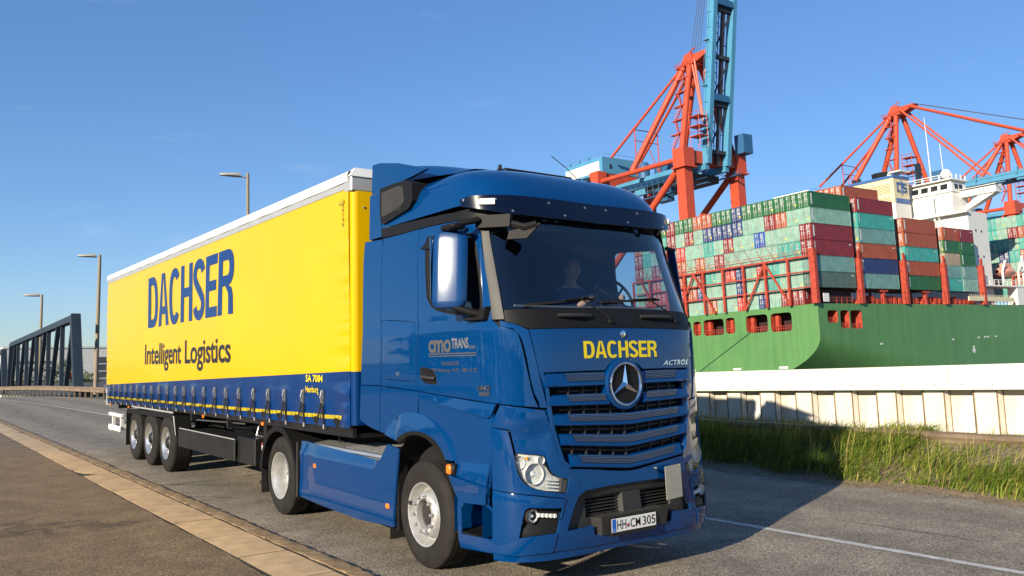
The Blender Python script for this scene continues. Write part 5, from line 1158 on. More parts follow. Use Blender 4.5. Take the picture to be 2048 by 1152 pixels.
for s in (1, -1):
    b = MB(); nx, n1, n2 = 330, 14, 40
    zz = lambda x, j: zb_(x)+(zm_(x)-zb_(x))*j/n1 if j <= n1 else zm_(x)+(zt_(x)-zm_(x))*(j-n1)/n2
    V = []
    for i in range(nx+1):
        x = XF+(XB-XF)*(i/nx)
        for j in range(n1+n2+1): z = zz(x, j); V.append((x, -s*(YC+ripple(x, z)), z))
    k = n1+n2+1; b.v = V
    for i in range(nx):
        for j in range(n1+n2): b.f.append((i*k+j, (i+1)*k+j, (i+1)*k+j+1, i*k+j+1)); b.m.append(0 if j >= n1 else 1)
    cu = b.build('side_curtain', ['tarp_yellow', 'tarp_blue'], TR, smooth=70)
    def on_curtain(x0, x1, z0, z1, off=.006):
        def f(u, w):
            x = x0+(x1-x0)*u if s > 0 else x1-(x1-x0)*u; z = z0+(z1-z0)*w; return (x, -s*(YC+ripple(x, z)+off), z)
        return f
    stroke_lettering('curtain_lettering', 'DACHSER', on_curtain(-10.92, -5.46, 2.725, 3.735), 'print_blue', cu)
    lettering('curtain_lettering', 'Intelligent', on_curtain(-11.10, -8.38, 1.865, 2.40), 'print_black', cu, bold=.017, spacing=.98)
    lettering('curtain_lettering', 'Logistics', on_curtain(-8.13, -5.56, 1.865, 2.40), 'print_black', cu, bold=.017, spacing=.98)
    lettering('curtain_lettering', 'SA 7084', on_curtain(-2.71, -2.21, 1.735, 1.822, .008), 'print_yellow', cu, bold=.02)
    lettering('curtain_lettering', 'Hamburg', on_curtain(-2.72, -2.35, 1.585, 1.685, .008), 'print_yellow', cu, bold=.01)
    b = MB()
    for i in range(6): z = 3.80-.055*i; b.box((-1.62, -s*(YC+.012), z-.02), (-1.60, -s*(YC+.02), z+.02))
    b.build('test_label', 'tape_yellow', cu)
    b = MB(); b.box((-1.72, -s*(YC+.012), 3.76), (-1.57, -s*(YC+.018), 3.80)); b.build('test_label', 'tape_yellow', cu)
    # reflective tape
    b = MB(); x = -1.70
    while x > XB+.1:
        L_ = .10; z = zb_(x)+.088; f = lambda xx, zz2: (xx, -s*(YC+ripple(xx, zz2)+.006), zz2)
        b.add([f(x, z), f(x-L_, z), f(x-L_, z+.044), f(x, z+.044)], [(0, 1, 2, 3)]); x -= L_+.008
    b.build('reflective_tape', 'tape_yellow', cu)
    # straps and buckles
    for i in range(23):
        x = -2.17-i*.5905*(1 if True else 1); z0 = zb_(x); y = lambda z, o: -s*(YC+ripple(x, z)+o)
        b = MB(); b.beam((x, y(z0+.30, .018), z0+.42), (x, y(z0+.2, .018), z0+.24), .035, .016, up=(0, 1, 0)); b.tube([(x-.015, y(z0+.4, .03), z0+.41), (x-.015, y(z0+.3, .045), z0+.33), (x-.012, y(z0+.3, .03), z0+.26)], .008, 6)
        o = b.build('buckle', 'steel', TR)
        b = MB(); b.beam((x+.008, y(z0+.2, .022), z0+.25), (x+.03, y(z0+.05, .016), z0-.015), .030, .006, up=(0, 1, 0)); b.build('strap', 'rubber', o)
        b = MB(); b.beam((x-.01, y(z0+.2, .030), z0+.27), (x-.11, y(z0+.1, .03), z0+.07), .040, .006, up=(0, 1, 0)); b.build('strap_tail', 'gap_black', o)
        b = MB(); b.cbox((x+.012, y(z0, .004), z0-.035), (x+.05, y(z0, .024), z0+.02), .004); b.build('strap_hook', 'steel', o)
    # top rail and roof edge
    b = MB(); b.add([(XF+.0, -s*1.27, zt_(XF)-.005), (XB, -s*1.27, zt_(XB)-.005), (XB, -s*1.283, zt_(XB)+.075), (XF, -s*1.283, zt_(XF)+.075)], [(0, 1, 2, 3)]); b.beam((XF+.01, -s*1.262, zt_(XF)+.035), (XB, -s*1.262, zt_(XB)+.035), .04, .085); b.build('top_rail', 'rail_grey', TR)
    b = MB(); n = 60
    for i in range(n+1):
        x = XF+.02+(XB-.02-XF-.02)*i/n; z = zt_(x)+.078; w = .004*math.sin(i*1.7)
        b.v += [(x, -s*(1.292+w), z-.008), (x, -s*(1.300+w), z+.06), (x, -s*1.285, z+.105), (x, -s*1.22, z+.125)]
    b.f = [(i*4+j, (i+1)*4+j, (i+1)*4+j+1, i*4+j+1) for i in range(n) for j in range(3)]; b.m = [0]*len(b.f); b.build('roof_edge', 'white_paint', TR, smooth=40)
    # side rave under the hem, marker lights
    b = MB(); b.add([(XF, -s*1.255, zb_(XF)+.1), (XB, -s*1.255, zb_(XB)+.1), (XB, -s*1.235, zb_(XB)-.04), (XF, -s*1.235, zb_(XF)-.04)], [(0, 1, 2, 3)]); b.box((XF, -s*1.235, zb_(-8)-.05), (XB, -s*1.19, zb_(-8)+.05)); b.build('side_rave', 'chassis_black', TR)
    for x in (-4.3, -7.1, -9.7, -12.7, -14.6):
        b = MB(); b.cbox((x-.04, -s*1.235, zb_(x)-.095), (x+.04, -s*1.262, zb_(x)-.045), .008); b.build('side_marker', 'amber', TR)
    # under-run guard: long black panel with a box behind
    b = MB(); b.cbox((-8.62, -s*1.25, .53), (-5.5, -s*1.215, .845), .01); b.build('side_guard', 'chassis_black', TR)
    b = MB(); b.box((-8.55, -s*1.25, .845), (-5.5, -s*1.24, .86)); b.build('guard_edge', 'rail_grey', TR)
    b = MB(); b.cbox((-5.5, -s*1.20, .52), (-4.75, -s*.72, .90), .01); b.cbox((-8.4, -s*1.15, .52), (-5.6, -s*.70, .83), .01); b.build('pallet_box', 'chassis_black', TR)
    b = MB(); b.beam((-4.45, -s*1.1, .35), (-4.45, -s*1.1, 1.12), .12, .12); b.box((-4.6, -s*1.18, .30), (-4.3, -s*1.0, .34)); b.box((-4.47, -s*1.185, .62), (-4.43, -s*1.17, .86)); b.build('landing_leg', 'chassis_black', TR)
    b = MB(); b.cbox((-4.49, -s*1.195, .66), (-4.46, -s*1.185, .84), .004); b.build('reflector_strip', 'plate_white', TR); b = MB(); b.cbox((-4.49, -s*1.195, .845), (-4.46, -s*1.185, .875), .004); b.cbox((-4.53, -s*1.195, .52), (-4.48, -s*1.185, .60), .004); b.build('red_reflector', 'red_lens', TR)
    for x in (-9.46, -10.77, -12.08): wheel(TR, x, s, 'trail')
    # wheel guard over the three axles
    b = MB(); b.beam((-8.95, -s*1.25, 1.05), (-12.75, -s*1.25, 1.0), .03, .10, up=(0, 0, 1)); b.hexa([(-8.72, -s*1.262, .70), (-8.72, -s*1.0, .70), (-8.78, -s*1.0, .70), (-8.78, -s*1.262, .70), (-8.86, -s*1.262, 1.06), (-8.86, -s*1.0, 1.06), (-9.02, -s*1.0, 1.06), (-9.02, -s*1.262, 1.06)]); b.box((-12.9, -s*1.25, .25), (-12.87, -s*.85, 1.0)); b.box((-8.9, -s*1.2, 1.08), (-12.85, -s*.85, 1.10))
    wg = b.build('axle_guard', 'plastic_black', TR); b = MB(); b.box((-8.95, -s*1.268, 1.095), (-12.3, -s*1.25, 1.125)); b.hexa([(-8.74, -s*1.268, .71), (-8.715, -s*1.268, .71), (-8.715, -s*1.262, .71), (-8.74, -s*1.262, .71), (-8.93, -s*1.268, 1.05), (-8.86, -s*1.268, 1.05), (-8.86, -s*1.262, 1.05), (-8.93, -s*1.262, 1.05)]); b.build('guard_trim', 'rail_grey', wg)
    # tail
    b = MB(); b.cbox((-15.02, -s*1.22, .47), (-13.75, -s*1.17, .60), .015); b.cbox((-15.02, -s*1.22, .80), (-13.6, -s*1.14, .88), .015); b.box((-14.9, -s*1.16, .55), (-14.8, -s*1.10, .88)); b.box((-14.0, -s*1.16, .55), (-13.9, -s*1.10, .88)); b.build('pallet_rack', 'white_paint', TR)
b = MB(); nx = 40; b.grid(lambda u, w: (XF+.02+(XB-XF-.02)*u, -1.23+2.46*w, zt_(XF+(XB-XF)*u)+.195+.04*math.sin(w*math.pi)), nx, 10); b.build('roof_sheet', 'white_paint', TR, smooth=60)
# front wall with rounded corner posts
b = MB(); zl = [1.27, 1.86, 3.90]
prof = []
for i in range(9): t = R(90*i/8); prof.append((XF+.02+.06*math.sin(t), -1.19-.07*math.cos(t)))
full = [(XF-.02, -1.26)]+prof+[(x, -y) for x, y in prof[::-1]]+[(XF-.02, 1.26)]
n = len(full)
for z in zl: b.v += [(x, y, z) for x, y in full]
for k in range(2):
    for i in range(n-1): b.f.append((k*n+i, k*n+i+1, (k+1)*n+i+1, (k+1)*n+i)); b.m.append(1 if k == 0 else 0)
fw = b.build('front_wall', ['tarp_yellow', 'tarp_blue'], TR, smooth=50)
b = MB(); b.cbox((XF-.10, -1.285, 3.88), (XF+.085, 1.285, 4.06), .012); b.build('front_header', 'rail_grey', TR)
b = MB(); b.hexa([(XF-.3, -1.298, 4.03), (XF+.10, -1.298, 4.045), (XF+.10, 1.298, 4.045), (XF-.3, 1.298, 4.03), (XF-.3, -1.22, 4.13), (XF+.06, -1.22, 4.15), (XF+.06, 1.22, 4.15), (XF-.3, 1.22, 4.13)]); b.build('roof_cap', 'white_paint', TR)
b = MB(); b.box((XB-.03, -1.26, 1.05), (XB, 1.26, 4.05)); b.build('rear_doors', 'white_paint', TR)
b = MB()
for z in (3.70, 1.45): b.lathe([(0, .014), (.008, .010), (.009, .001)], (XF+.08, -1.12, z), 'x', 8)
b.build('rivet', 'steel', fw)
b = MB()
for y in (-.5, .5): b.box((-14.9, y-.05, .82), (-1.6, y+.05, 1.15))
b.box((-15.0, -1.2, 1.12), (-1.5, 1.2, 1.17))
for x in range(-14, -2, 2): b.box((x-.04, -1.2, 1.0), (x+.04, 1.2, 1.12))
b.build('trailer_frame', 'chassis_black', TR)
b = MB()
for x in (-9.46, -10.77, -12.08): b.tube([(x, -1.0, .53), (x, 1.0, .53)], .075, 10); [b.lathe([(0, .13), (.3, .14)], (x-.35, y, .72), 'z', 14, close=True) for y in (-.5, .5)]
b.build('trailer_axle', 'chassis_black', TR, smooth=40)
b = MB(); b.box((-14.95, -1.2, .45), (-14.85, 1.2, .58)); b.build('rear_bumper', 'white_paint', TR)
b = MB(); b.tube([(-7.2, -.6, .95), (-5.2, -.6, .97)], .16, 14); b.tube([(-5.2, .2, .9), (-4.0, .2, .98)], .10, 10); b.build('air_tank', 'chassis_black', TR, smooth=40)
b = MB(); b.tube([(-5.4, -1.12, 1.08), (-7.9, -1.12, 1.02)], .012, 6); b.tube([(-5.1, -1.0, 1.12), (-5.1, -1.05, .92), (-4.8, -1.05, .92)], .015, 6); b.build('air_line', 'steel', TR, smooth=40)

# ================================================================== DRIVER
def skin_mesh(name, verts, edges, radii, mat, parent=None, levels=2, root=0):
    me = bpy.data.meshes.new(name); me.from_pydata(verts, edges, []); o = link(name, me, parent)
    sm = o.modifiers.new('skin', 'SKIN'); sm.use_smooth_shade = True
    for i, r in enumerate(radii):
        me.skin_vertices[0].data[i].radius = r if isinstance(r, tuple) else (r, r)
    me.skin_vertices[0].data[root].use_root = True
    ss = o.modifiers.new('sub', 'SUBSURF'); ss.levels = levels; ss.render_levels = levels
    dg = bpy.context.evaluated_depsgraph_get(); ev = o.evaluated_get(dg); m2 = bpy.data.meshes.new_from_object(ev)
    o.modifiers.clear(); o.data = m2; m2.materials.clear(); m2.materials.append(MATS[mat]); m2.polygons.foreach_set('use_smooth', [True]*len(m2.polygons))
    return o
DX, DY = .16, .55
dv = [(0.0, 0, 2.26), (-.02, 0, 2.42), (-.02, 0, 2.58), (0, 0, 2.70), (.015, 0, 2.765), (.03, 0, 2.82), (.055, 0, 2.88), (.06, 0, 2.95), (.04, 0, 3.02),
      (0, -.17, 2.66), (.10, -.235, 2.46), (.33, -.23, 2.44), (.56, -.215, 2.56), (.63, -.20, 2.585),
      (0, .17, 2.66), (.10, .235, 2.46), (.33, .23, 2.44), (.56, .215, 2.56), (.63, .20, 2.585),
      (.02, -.10, 2.24), (.42, -.13, 2.25), (.56, -.13, 1.85), (.66, -.13, 1.66), (.02, .10, 2.24), (.42, .13, 2.25), (.56, .13, 1.85), (.66, .13, 1.66)]
de = [(0,1),(1,2),(2,3),(3,4),(4,5),(5,6),(6,7),(7,8),(3,9),(9,10),(10,11),(11,12),(12,13),(3,14),(14,15),(15,16),(16,17),(17,18),(0,19),(19,20),(20,21),(21,22),(0,23),(23,24),(24,25),(25,26)]
dr = [(.15,.12),(.15,.115),(.17,.12),(.13,.09),.06,.062,(.092,.105),(.092,.11),(.072,.08),.065,.052,.045,.034,.038,.065,.052,.045,.034,.038,.09,.075,.055,.045,.09,.075,.055,.045]
person = skin_mesh('person', [(x+DX, y+DY, z) for x, y, z in dv], de, dr, 'skin')
tag(person, 'driver with short dark hair in a dark blue shirt behind the steering wheel', 'person')
skin_mesh('shirt', [(x+DX, y+DY, z) for x, y, z in dv[:4]]+[(DX, DY-.17, 2.66), (.10+DX, DY-.235, 2.47), (DX, DY+.17, 2.66), (.10+DX, DY+.235, 2.47)], [(0,1),(1,2),(2,3),(3,4),(4,5),(3,6),(6,7)], [(.185,.15),(.19,.15),(.215,.155),(.175,.125),.105,.08,.105,.08], 'shirt', person)
hv = [v.co for v in person.data.vertices if v.co.z > 2.86]
hx0, hx1 = min(v.x for v in hv), max(v.x for v in hv); hy0, hy1 = min(v.y for v in hv), max(v.y for v in hv); hz1 = max(v.z for v in hv)
hc = ((hx0+hx1)/2-.006, (hy0+hy1)/2, hz1-.105)
b = MB(); b.sphere(hc, ((hx1-hx0)/2+.004, (hy1-hy0)/2+.008, .118), 20, 12)
b.v = [(x, y, max(z, hc[2]-.035+max(0, (x-hc[0]))*.95)) for x, y, z in b.v]; b.build('hair', 'hair', person, smooth=60)
FX = hx1      # front of the face
b = MB()
for s in (1, -1): b.sphere((hc[0]+.005, DY+s*((hy1-hy0)/2+.004), 2.92), (.022, .014, .034), 8, 6)
b.hexa([(FX-.012, DY-.017, 2.89), (FX+.022, DY-.014, 2.89), (FX+.022, DY+.014, 2.89), (FX-.012, DY+.017, 2.89), (FX-.012, DY-.008, 2.95), (FX+.003, DY-.007, 2.95), (FX+.003, DY+.007, 2.95), (FX-.012, DY+.008, 2.95)]); b.build('ear_and_nose', 'skin', person, smooth=50)
b = MB()
for s in (1, -1): b.sphere((FX-.010, DY+s*.034, 2.945), (.010, .014, .009), 8, 6)
b.sphere((FX-.008, DY, 2.862), (.008, .026, .006), 8, 6); b.build('eyes_and_mouth', 'hair', person, smooth=50)
# ================================================================== PORT (its own level frame: X across the ship, Y along it, Z up)
def _rot(a, b, c): return Matrix.Rotation(a, 4, 'Z') @ Matrix.Rotation(b, 4, 'X') @ Matrix.Rotation(c, 4, 'Y')
PORT = Matrix.Translation((-78.082, 122.527, 10.322)) @ _rot(R(-0.94), R(0.90), R(-1.40))
def pthing(name, label, cat, loc=(0, 0, 0), group=None): return thing(name, label, cat, group=group, M=PORT @ Matrix.Translation(loc))
def pbuild(b, name, mats, parent=None, smooth=None, loc=None, recalc=True):
    """mesh given in port coordinates (or relative to loc)"""
    me = b.mesh(name, mats, smooth, recalc); o = bpy.data.objects.new(name, me); COL.objects.link(o)
    if parent is not None:
        o.parent = parent; o.matrix_parent_inverse = root_matrix(parent).inverted() @ PORT if parent.name in ROOTM else Matrix.Identity(4)
    else: o.matrix_world = PORT @ Matrix.Translation(loc if loc else (0, 0, 0))
    return o
ROOTP = {}
b = MB(); b.add([(-1500, -400, -13.6), (1200, -400, -13.6), (1200, 2500, -13.6), (-1500, 2500, -13.6)], [(0, 1, 2, 3)])
o = pbuild(b, 'water', 'water'); structure(o)
pmat('quay_concrete', (0.22, 0.21, 0.19), 0.85, var=0.2, vscale=.2)
b = MB(); b.box((-900, -60, -30), (-46.4, 1500, -10.6)); structure(pbuild(b, 'quay', 'quay_concrete'))

# ------------------------------------------------------------------ hull
def hull_mat():
    m = bpy.data.materials.new('hull_green'); m.use_nodes = True; nt = m.node_tree; p = nt.nodes['Principled BSDF']; N = nt.nodes.new; L = nt.links.new
    t = N('ShaderNodeTexCoord'); mp = N('ShaderNodeMapping'); mp.inputs['Scale'].default_value = (.9, .9, .06); L(t.outputs['Object'], mp.inputs[0])
    n = N('ShaderNodeTexNoise'); n.inputs['Scale'].default_value = 1.0; n.inputs['Detail'].default_value = 6; L(mp.outputs[0], n.inputs['Vector'])
    rp = N('ShaderNodeValToRGB'); e = rp.color_ramp.elements; e[0].position = .28; e[0].color = (.070, .185, .060, 1); e[1].position = .72; e[1].color = (.10, .235, .072, 1); L(n.outputs['Fac'], rp.inputs[0])
    n2 = N('ShaderNodeTexNoise'); n2.inputs['Scale'].default_value = .12; n2.inputs['Detail'].default_value = 4; L(t.outputs['Object'], n2.inputs['Vector'])
    mx = N('ShaderNodeMix'); mx.data_type = 'RGBA'; mx.blend_type = 'MULTIPLY'; mx.inputs['Factor'].default_value = .6; L(rp.outputs[0], mx.inputs[6])
    r2 = N('ShaderNodeValToRGB'); r2.color_ramp.elements[0].color = (.7, .75, .72, 1); r2.color_ramp.elements[1].color = (1.15, 1.1, 1.1, 1); L(n2.outputs['Fac'], r2.inputs[0]); L(r2.outputs[0], mx.inputs[7])
    # plate seams and rust runs
    sx = N('ShaderNodeSeparateXYZ'); L(t.outputs['Object'], sx.inputs[0]); sm_ = N('ShaderNodeMath'); sm_.operation = 'ADD'; L(sx.outputs['X'], sm_.inputs[0]); L(sx.outputs['Y'], sm_.inputs[1])
    cb = N('ShaderNodeCombineXYZ'); L(sm_.outputs[0], cb.inputs[0]); L(sx.outputs['Z'], cb.inputs[1])
    br = N('ShaderNodeTexBrick'); br.inputs['Scale'].default_value = 1.0; br.inputs['Brick Width'].default_value = 9.0; br.inputs['Row Height'].default_value = 2.6; br.inputs['Mortar Size'].default_value = .035; br.inputs['Color1'].default_value = (1, 1, 1, 1); br.inputs['Color2'].default_value = (.93, .95, .94, 1); br.inputs['Mortar'].default_value = (.74, .76, .74, 1); L(cb.outputs[0], br.inputs['Vector'])
    m4 = N('ShaderNodeMix'); m4.data_type = 'RGBA'; m4.blend_type = 'MULTIPLY'; m4.inputs['Factor'].default_value = .8; L(mx.outputs[2], m4.inputs[6]); L(br.outputs['Color'], m4.inputs[7])
    mp2 = N('ShaderNodeMapping'); mp2.inputs['Scale'].default_value = (1.6, 1.6, .16); L(t.outputs['Object'], mp2.inputs[0]); n3 = N('ShaderNodeTexNoise'); n3.inputs['Scale'].default_value = .8; n3.inputs['Detail'].default_value = 4; L(mp2.outputs[0], n3.inputs['Vector'])
    r3 = N('ShaderNodeMapRange'); r3.inputs['From Min'].default_value = .64; r3.inputs['From Max'].default_value = .74; r3.inputs['To Max'].default_value = .55; L(n3.outputs['Fac'], r3.inputs['Value'])
    m5 = N('ShaderNodeMix'); m5.data_type = 'RGBA'; L(r3.outputs[0], m5.inputs['Factor']); L(m4.outputs[2], m5.inputs[6]); m5.inputs[7].default_value = (.12, .10, .035, 1)
    L(m5.outputs[2], p.inputs['Base Color']); p.inputs['Roughness'].default_value = .5; MATS['hull_green'] = m
hull_mat()
pmat('ship_red', (0.42, 0.055, 0.028), 0.6, var=0.25, vscale=1.5)
pmat('ship_dark', (0.03, 0.012, 0.012), 0.7)
pmat('ship_white', (0.80, 0.78, 0.72), 0.5, var=0.03, vscale=.3)
pmat('ship_cream', (0.74, 0.66, 0.42), 0.5)
pmat('ship_blue', (0.05, 0.14, 0.38), 0.45)
pmat('boot_red', (0.16, 0.03, 0.03), 0.6)
pmat('mark_white', (0.72, 0.74, 0.70), 0.6)
pmat('window_dark', (0.02, 0.025, 0.03), 0.1)
pmat('lifeboat', (0.75, 0.33, 0.22), 0.45, var=.1)
SH = pthing('container_ship', 'green hulled container ship with red deck gear and white superstructure at the quay', 'ship', (-22, 60, -13.6))
BW = 44.6     # beam
def sec(y):
    """half section of the starboard side from deck down: (inset, z)"""
    k = max(0.0, 1-y/46.0)**1.6     # how far the run tucks in towards the stern
    pts = []
    for i in range(19):
        t = i/18; z = -16.0*t
        if y < 46: c = -5.5-6*(1-k); d = max(0, (c-z)); ins = k*(d**2.15)*.105*1.35
        else: ins = 0
        pts.append((min(ins, 21), z))
    return pts
ysec = [0, .4, 1, 2, 3.5, 5, 7, 9.5, 12, 15, 18, 22, 26, 30, 35, 40, 46, 60, 90, 150, 230, 262, 285, 300]
def prow(y): return 0 if y < 230 else ((y-230)/70)**1.8*22
b = MB(); n = 19
SIDE_WIN = [(2.6, -1.2, 5.6, -3.4), (6.4, -1.2, 9.1, -4.4), (9.5, -1.2, 13.0, -4.5)]
for sd in (0, 1):
    o_ = len(b.v)
    for y in ysec:
        for ins, z in sec(y):
            x = -min(ins+prow(y), 22.2) if sd == 0 else -BW+min(ins+prow(y), 22.2); b.v.append((x, y, z))
    for i in range(len(ysec)-1):
        for j in range(n-1): 
            if sd == 0 and ysec[i] < 15 and j < 6: continue      # the flat quarter plate below has the ports
            b.f.append((o_+i*n+j, o_+(i+1)*n+j, o_+(i+1)*n+j+1, o_+i*n+j+1)); b.m.append(0 if ysec[i] < 30 or j < 15 else 1)
hull = pbuild(b, 'hull', ['hull_green', 'boot_red'], SH, smooth=40, recalc=False)
# transom plate with mooring openings
def hole_quad(x0, z0, x1, z1, r=.7):
    return [(x0+r, z0), (x1-r, z0), (x1-.2*r, z0-.25*r), (x1, z0-r), (x1, z1+r*.6), (x1-r*.6, z1), (x0+r*.6, z1), (x0, z1+r*.6), (x0, z0-r), (x0+.2*r, z0-.25*r)]
TW = [(-28.8, -1.2, -26.8, -4.0), (-26.1, -1.05, -21.0, -4.2), (-20.5, -1.05, -18.3, -4.1), (-15.6, -1.0, -10.7, -4.3), (-10.0, -1.05, -5.5, -4.4), (-39.1, -1.05, -34.0, -4.4), (-33.9+.5, -1.0, -29.5, -4.3)]
def flat_cut(outline, holes, to3):
    pts = []; edges = []
    for lp in [outline]+holes:
        o_ = len(pts); pts += lp; edges += [(o_+i, o_+(i+1) % len(lp)) for i in range(len(lp))]
    vs_, _, fs, *_ = delaunay_2d_cdt([Vector(p) for p in pts], edges, [], 0, 1e-6)
    fs = [f for f in fs if inside(sum(vs_[i].x for i in f)/3, sum(vs_[i].y for i in f)/3, outline) and not any(inside(sum(vs_[i].x for i in f)/3, sum(vs_[i].y for i in f)/3, h) for h in holes)]
    return [to3(v.x, v.y) for v in vs_], fs
s0 = sec(0); ol = [(-i_, z) for i_, z in s0]+[(-BW+i_, z) for i_, z in s0[::-1]]
v_, f_ = flat_cut(ol, [hole_quad(*w) for w in TW], lambda x, z: (x, 0.0, z))
b = MB(); b.add(v_, f_); pbuild(b, 'transom', 'hull_green', SH, recalc=False)
v_, f_ = flat_cut([(0, 0), (15, 0), (15, -16*6/18), (0, -16*6/18)], [hole_quad(*w, .6) for w in SIDE_WIN], lambda y, z: (0.0, y, z))
b = MB(); b.add(v_, f_); pbuild(b, 'quarter_plate', 'hull_green', SH, recalc=False)
for (y0, z0, y1, z1) in SIDE_WIN:
    b = MB(); d = -2.4
    b.add([(d, y0, z1), (d, y1, z1), (d, y1, z0), (d, y0, z0)], [(0, 1, 2, 3)]); b.add([(-.02, y0, z1), (d, y0, z1), (d, y0, z0), (-.02, y0, z0)], [(0, 1, 2, 3)], 1); b.add([(-.02, y1, z1), (d, y1, z1), (d, y1, z0), (-.02, y1, z0)], [(0, 1, 2, 3)]); b.add([(-.02, y0, z0), (-.02, y1, z0), (d, y1, z0), (d, y0, z0)], [(0, 1, 2, 3)], 1); b.add([(-.02, y0, z1), (-.02, y1, z1), (d, y1, z1), (d, y0, z1)], [(0, 1, 2, 3)])  # recess shade put into the colour: ceiling and aft wall near black
    w = pbuild(b, 'mooring_port', ['ship_red', 'ship_dark'], SH, recalc=False)
    b = MB(); b.box((-.3, y0+.2, z1+.05), (-.25, y1-.2, z1+.12)); b.box((-.3, y0+.2, z1+.95), (-.25, y1-.2, z1+1.02)); [b.box((-.3, y0+.3+i*.5, z1+.05), (-.25, y0+.4+i*.5, z1+1.0)) for i in range(int((y1-y0-.5)/.5)+1)]; b.box((d+.02, y0+.9, z1+1.0), (d+.06, y0+1.6, z1+2.2), 1); pbuild(b, 'port_rail', ['ship_red', 'ship_dark'], w)
for (x0, z0, x1, z1) in TW:
    b = MB(); d = 3.2
    b.add([(x0, d, z1), (x1, d, z1), (x1, d, z0), (x0, d, z0)], [(0, 1, 2, 3)], 1)
    b.add([(x0, .02, z1), (x0, d, z1), (x0, d, z0), (x0, .02, z0)], [(0, 1, 2, 3)]); b.add([(x1, .02, z1), (x1, d, z1), (x1, d, z0), (x1, .02, z0)], [(0, 1, 2, 3)]); b.add([(x0, .02, z0), (x1, .02, z0), (x1, d, z0), (x0, d, z0)], [(0, 1, 2, 3)], 1); b.add([(x0, .02, z1), (x1, .02, z1), (x1, d, z1), (x0, d, z1)], [(0, 1, 2, 3)])
    w = pbuild(b, 'mooring_port', ['ship_red', 'ship_dark'], SH, recalc=False)
    b = MB(); [b.box((x0+.1, .25, z1+h), (x1-.1, .33, z1+h+.07)) for h in (.5, 1.0)]; k = x0+.2
    while k < x1: b.box((k, .25, z1), (k+.07, .33, z1+1.05)); k += .55
    b.box((x0+.3, 1.0, z1), (x0+1.0, 1.7, z0-.3)); pbuild(b, 'port_rail', 'ship_red', w)
b = MB(); b.tube([(-14.8, -.1, -4.2), (-25, -9, -7.6), (-33, -17, -9.6)], .09, 6); pbuild(b, 'mooring_line', 'hull_green', SH)
# draught and tug marks
b = MB(); b.add([(.02, 52.2, -8.6), (.02, 53.0, -8.6), (.02, 53.0, -9.4), (.02, 53.5, -9.4), (.02, 52.6, -10.3), (.02, 51.7, -9.4), (.02, 52.2, -9.4)], [(0, 1, 2, 3, 4, 5, 6)])
for y, z in ((44, -7.0), (54.5, -6.8), (57.3, -6.7), (58.6, -6.7), (62, -6.7), (18, -7.3)): b.add([(.02, y, z), (.02, y+1.1, z+.02), (.02, y+1.0, z-.28), (.02, y+.1, z-.3)], [(0, 1, 2, 3)])
for x in (-31, -19.5, -9.0): b.add([(x, -.02, -10.7), (x+2.0, -.02, -10.7), (x+1.9, -.02, -11.1), (x+.1, -.02, -11.1)], [(0, 1, 2, 3)])
pbuild(b, 'hull_mark', 'mark_white', SH)
b = MB(); b.box((-BW+.05, .05, -.25), (-.05, 230, -.05)); pbuild(b, 'deck', 'ship_red', SH)
b = MB(); b.box((-BW+.3, .3, 0), (-3.0, 70, .6)); pbuild(b, 'hatch_coaming', 'ship_dark', SH)

# ------------------------------------------------------------------ containers
CC = {'dark green': (.018, .125, .035), 'pale green': (.25, .45, .36), 'turquoise': (.055, .37, .32), 'maroon': (.23, .018, .02), 'rust orange': (.38, .08, .026), 'navy blue': (.018, .04, .15),
      'bright blue': (.02, .08, .36), 'red': (.48, .035, .02), 'beige': (.42, .32, .21), 'grey green': (.085, .15, .125), 'teal': (.16, .33, .30)}
def cont_mat(n, c):
    m = bpy.data.materials.new('container_'+n.replace(' ', '_')); m.use_nodes = True; nt = m.node_tree; p = nt.nodes['Principled BSDF']; N = nt.nodes.new; L = nt.links.new
    t = N('ShaderNodeTexCoord'); g = N('ShaderNodeNewGeometry') if False else None
    w = N('ShaderNodeTexWave'); w.wave_type = 'BANDS'; w.bands_direction = 'Y'; w.inputs['Scale'].default_value = 1.15; w.inputs['Distortion'].default_value = 0; L(t.outputs['Object'], w.inputs['Vector'])
    bp = N('ShaderNodeBump'); bp.inputs['Strength'].default_value = .9; bp.inputs['Distance'].default_value = .04; L(w.outputs['Fac'], bp.inputs['Height']); L(bp.outputs[0], p.inputs['Normal'])
    oi = N('ShaderNodeObjectInfo'); n1 = N('ShaderNodeTexNoise'); n1.inputs['Scale'].default_value = .9; n1.inputs['Detail'].default_value = 6
    ad = N('ShaderNodeVectorMath'); ad.operation = 'ADD'; L(t.outputs['Object'], ad.inputs[0]); L(oi.outputs['Location'], ad.inputs[1]); L(ad.outputs[0], n1.inputs['Vector'])
    rp = N('ShaderNodeValToRGB'); e = rp.color_ramp.elements; e[0].position = .3; e[0].color = (*[x*.78*AF for x in c], 1); e[1].position = .7; e[1].color = (*[x*1.18*AF for x in c], 1); L(n1.outputs['Fac'], rp.inputs[0])
    L(rp.outputs[0], p.inputs['Base Color']); p.inputs['Roughness'].default_value = .5; MATS['container_'+n] = m
for n_, c_ in CC.items(): cont_mat(n_, c_)
pmat('rust_edge', (.13, .07, .035), .8); pmat('cont_text', (.66, .68, .66), .6); pmat('rod_grey', (.42, .43, .38), .5); pmat('cont_tag', (.75, .55, .03), .5)
CW, CHH = 2.44, 2.80
CMESH = {}
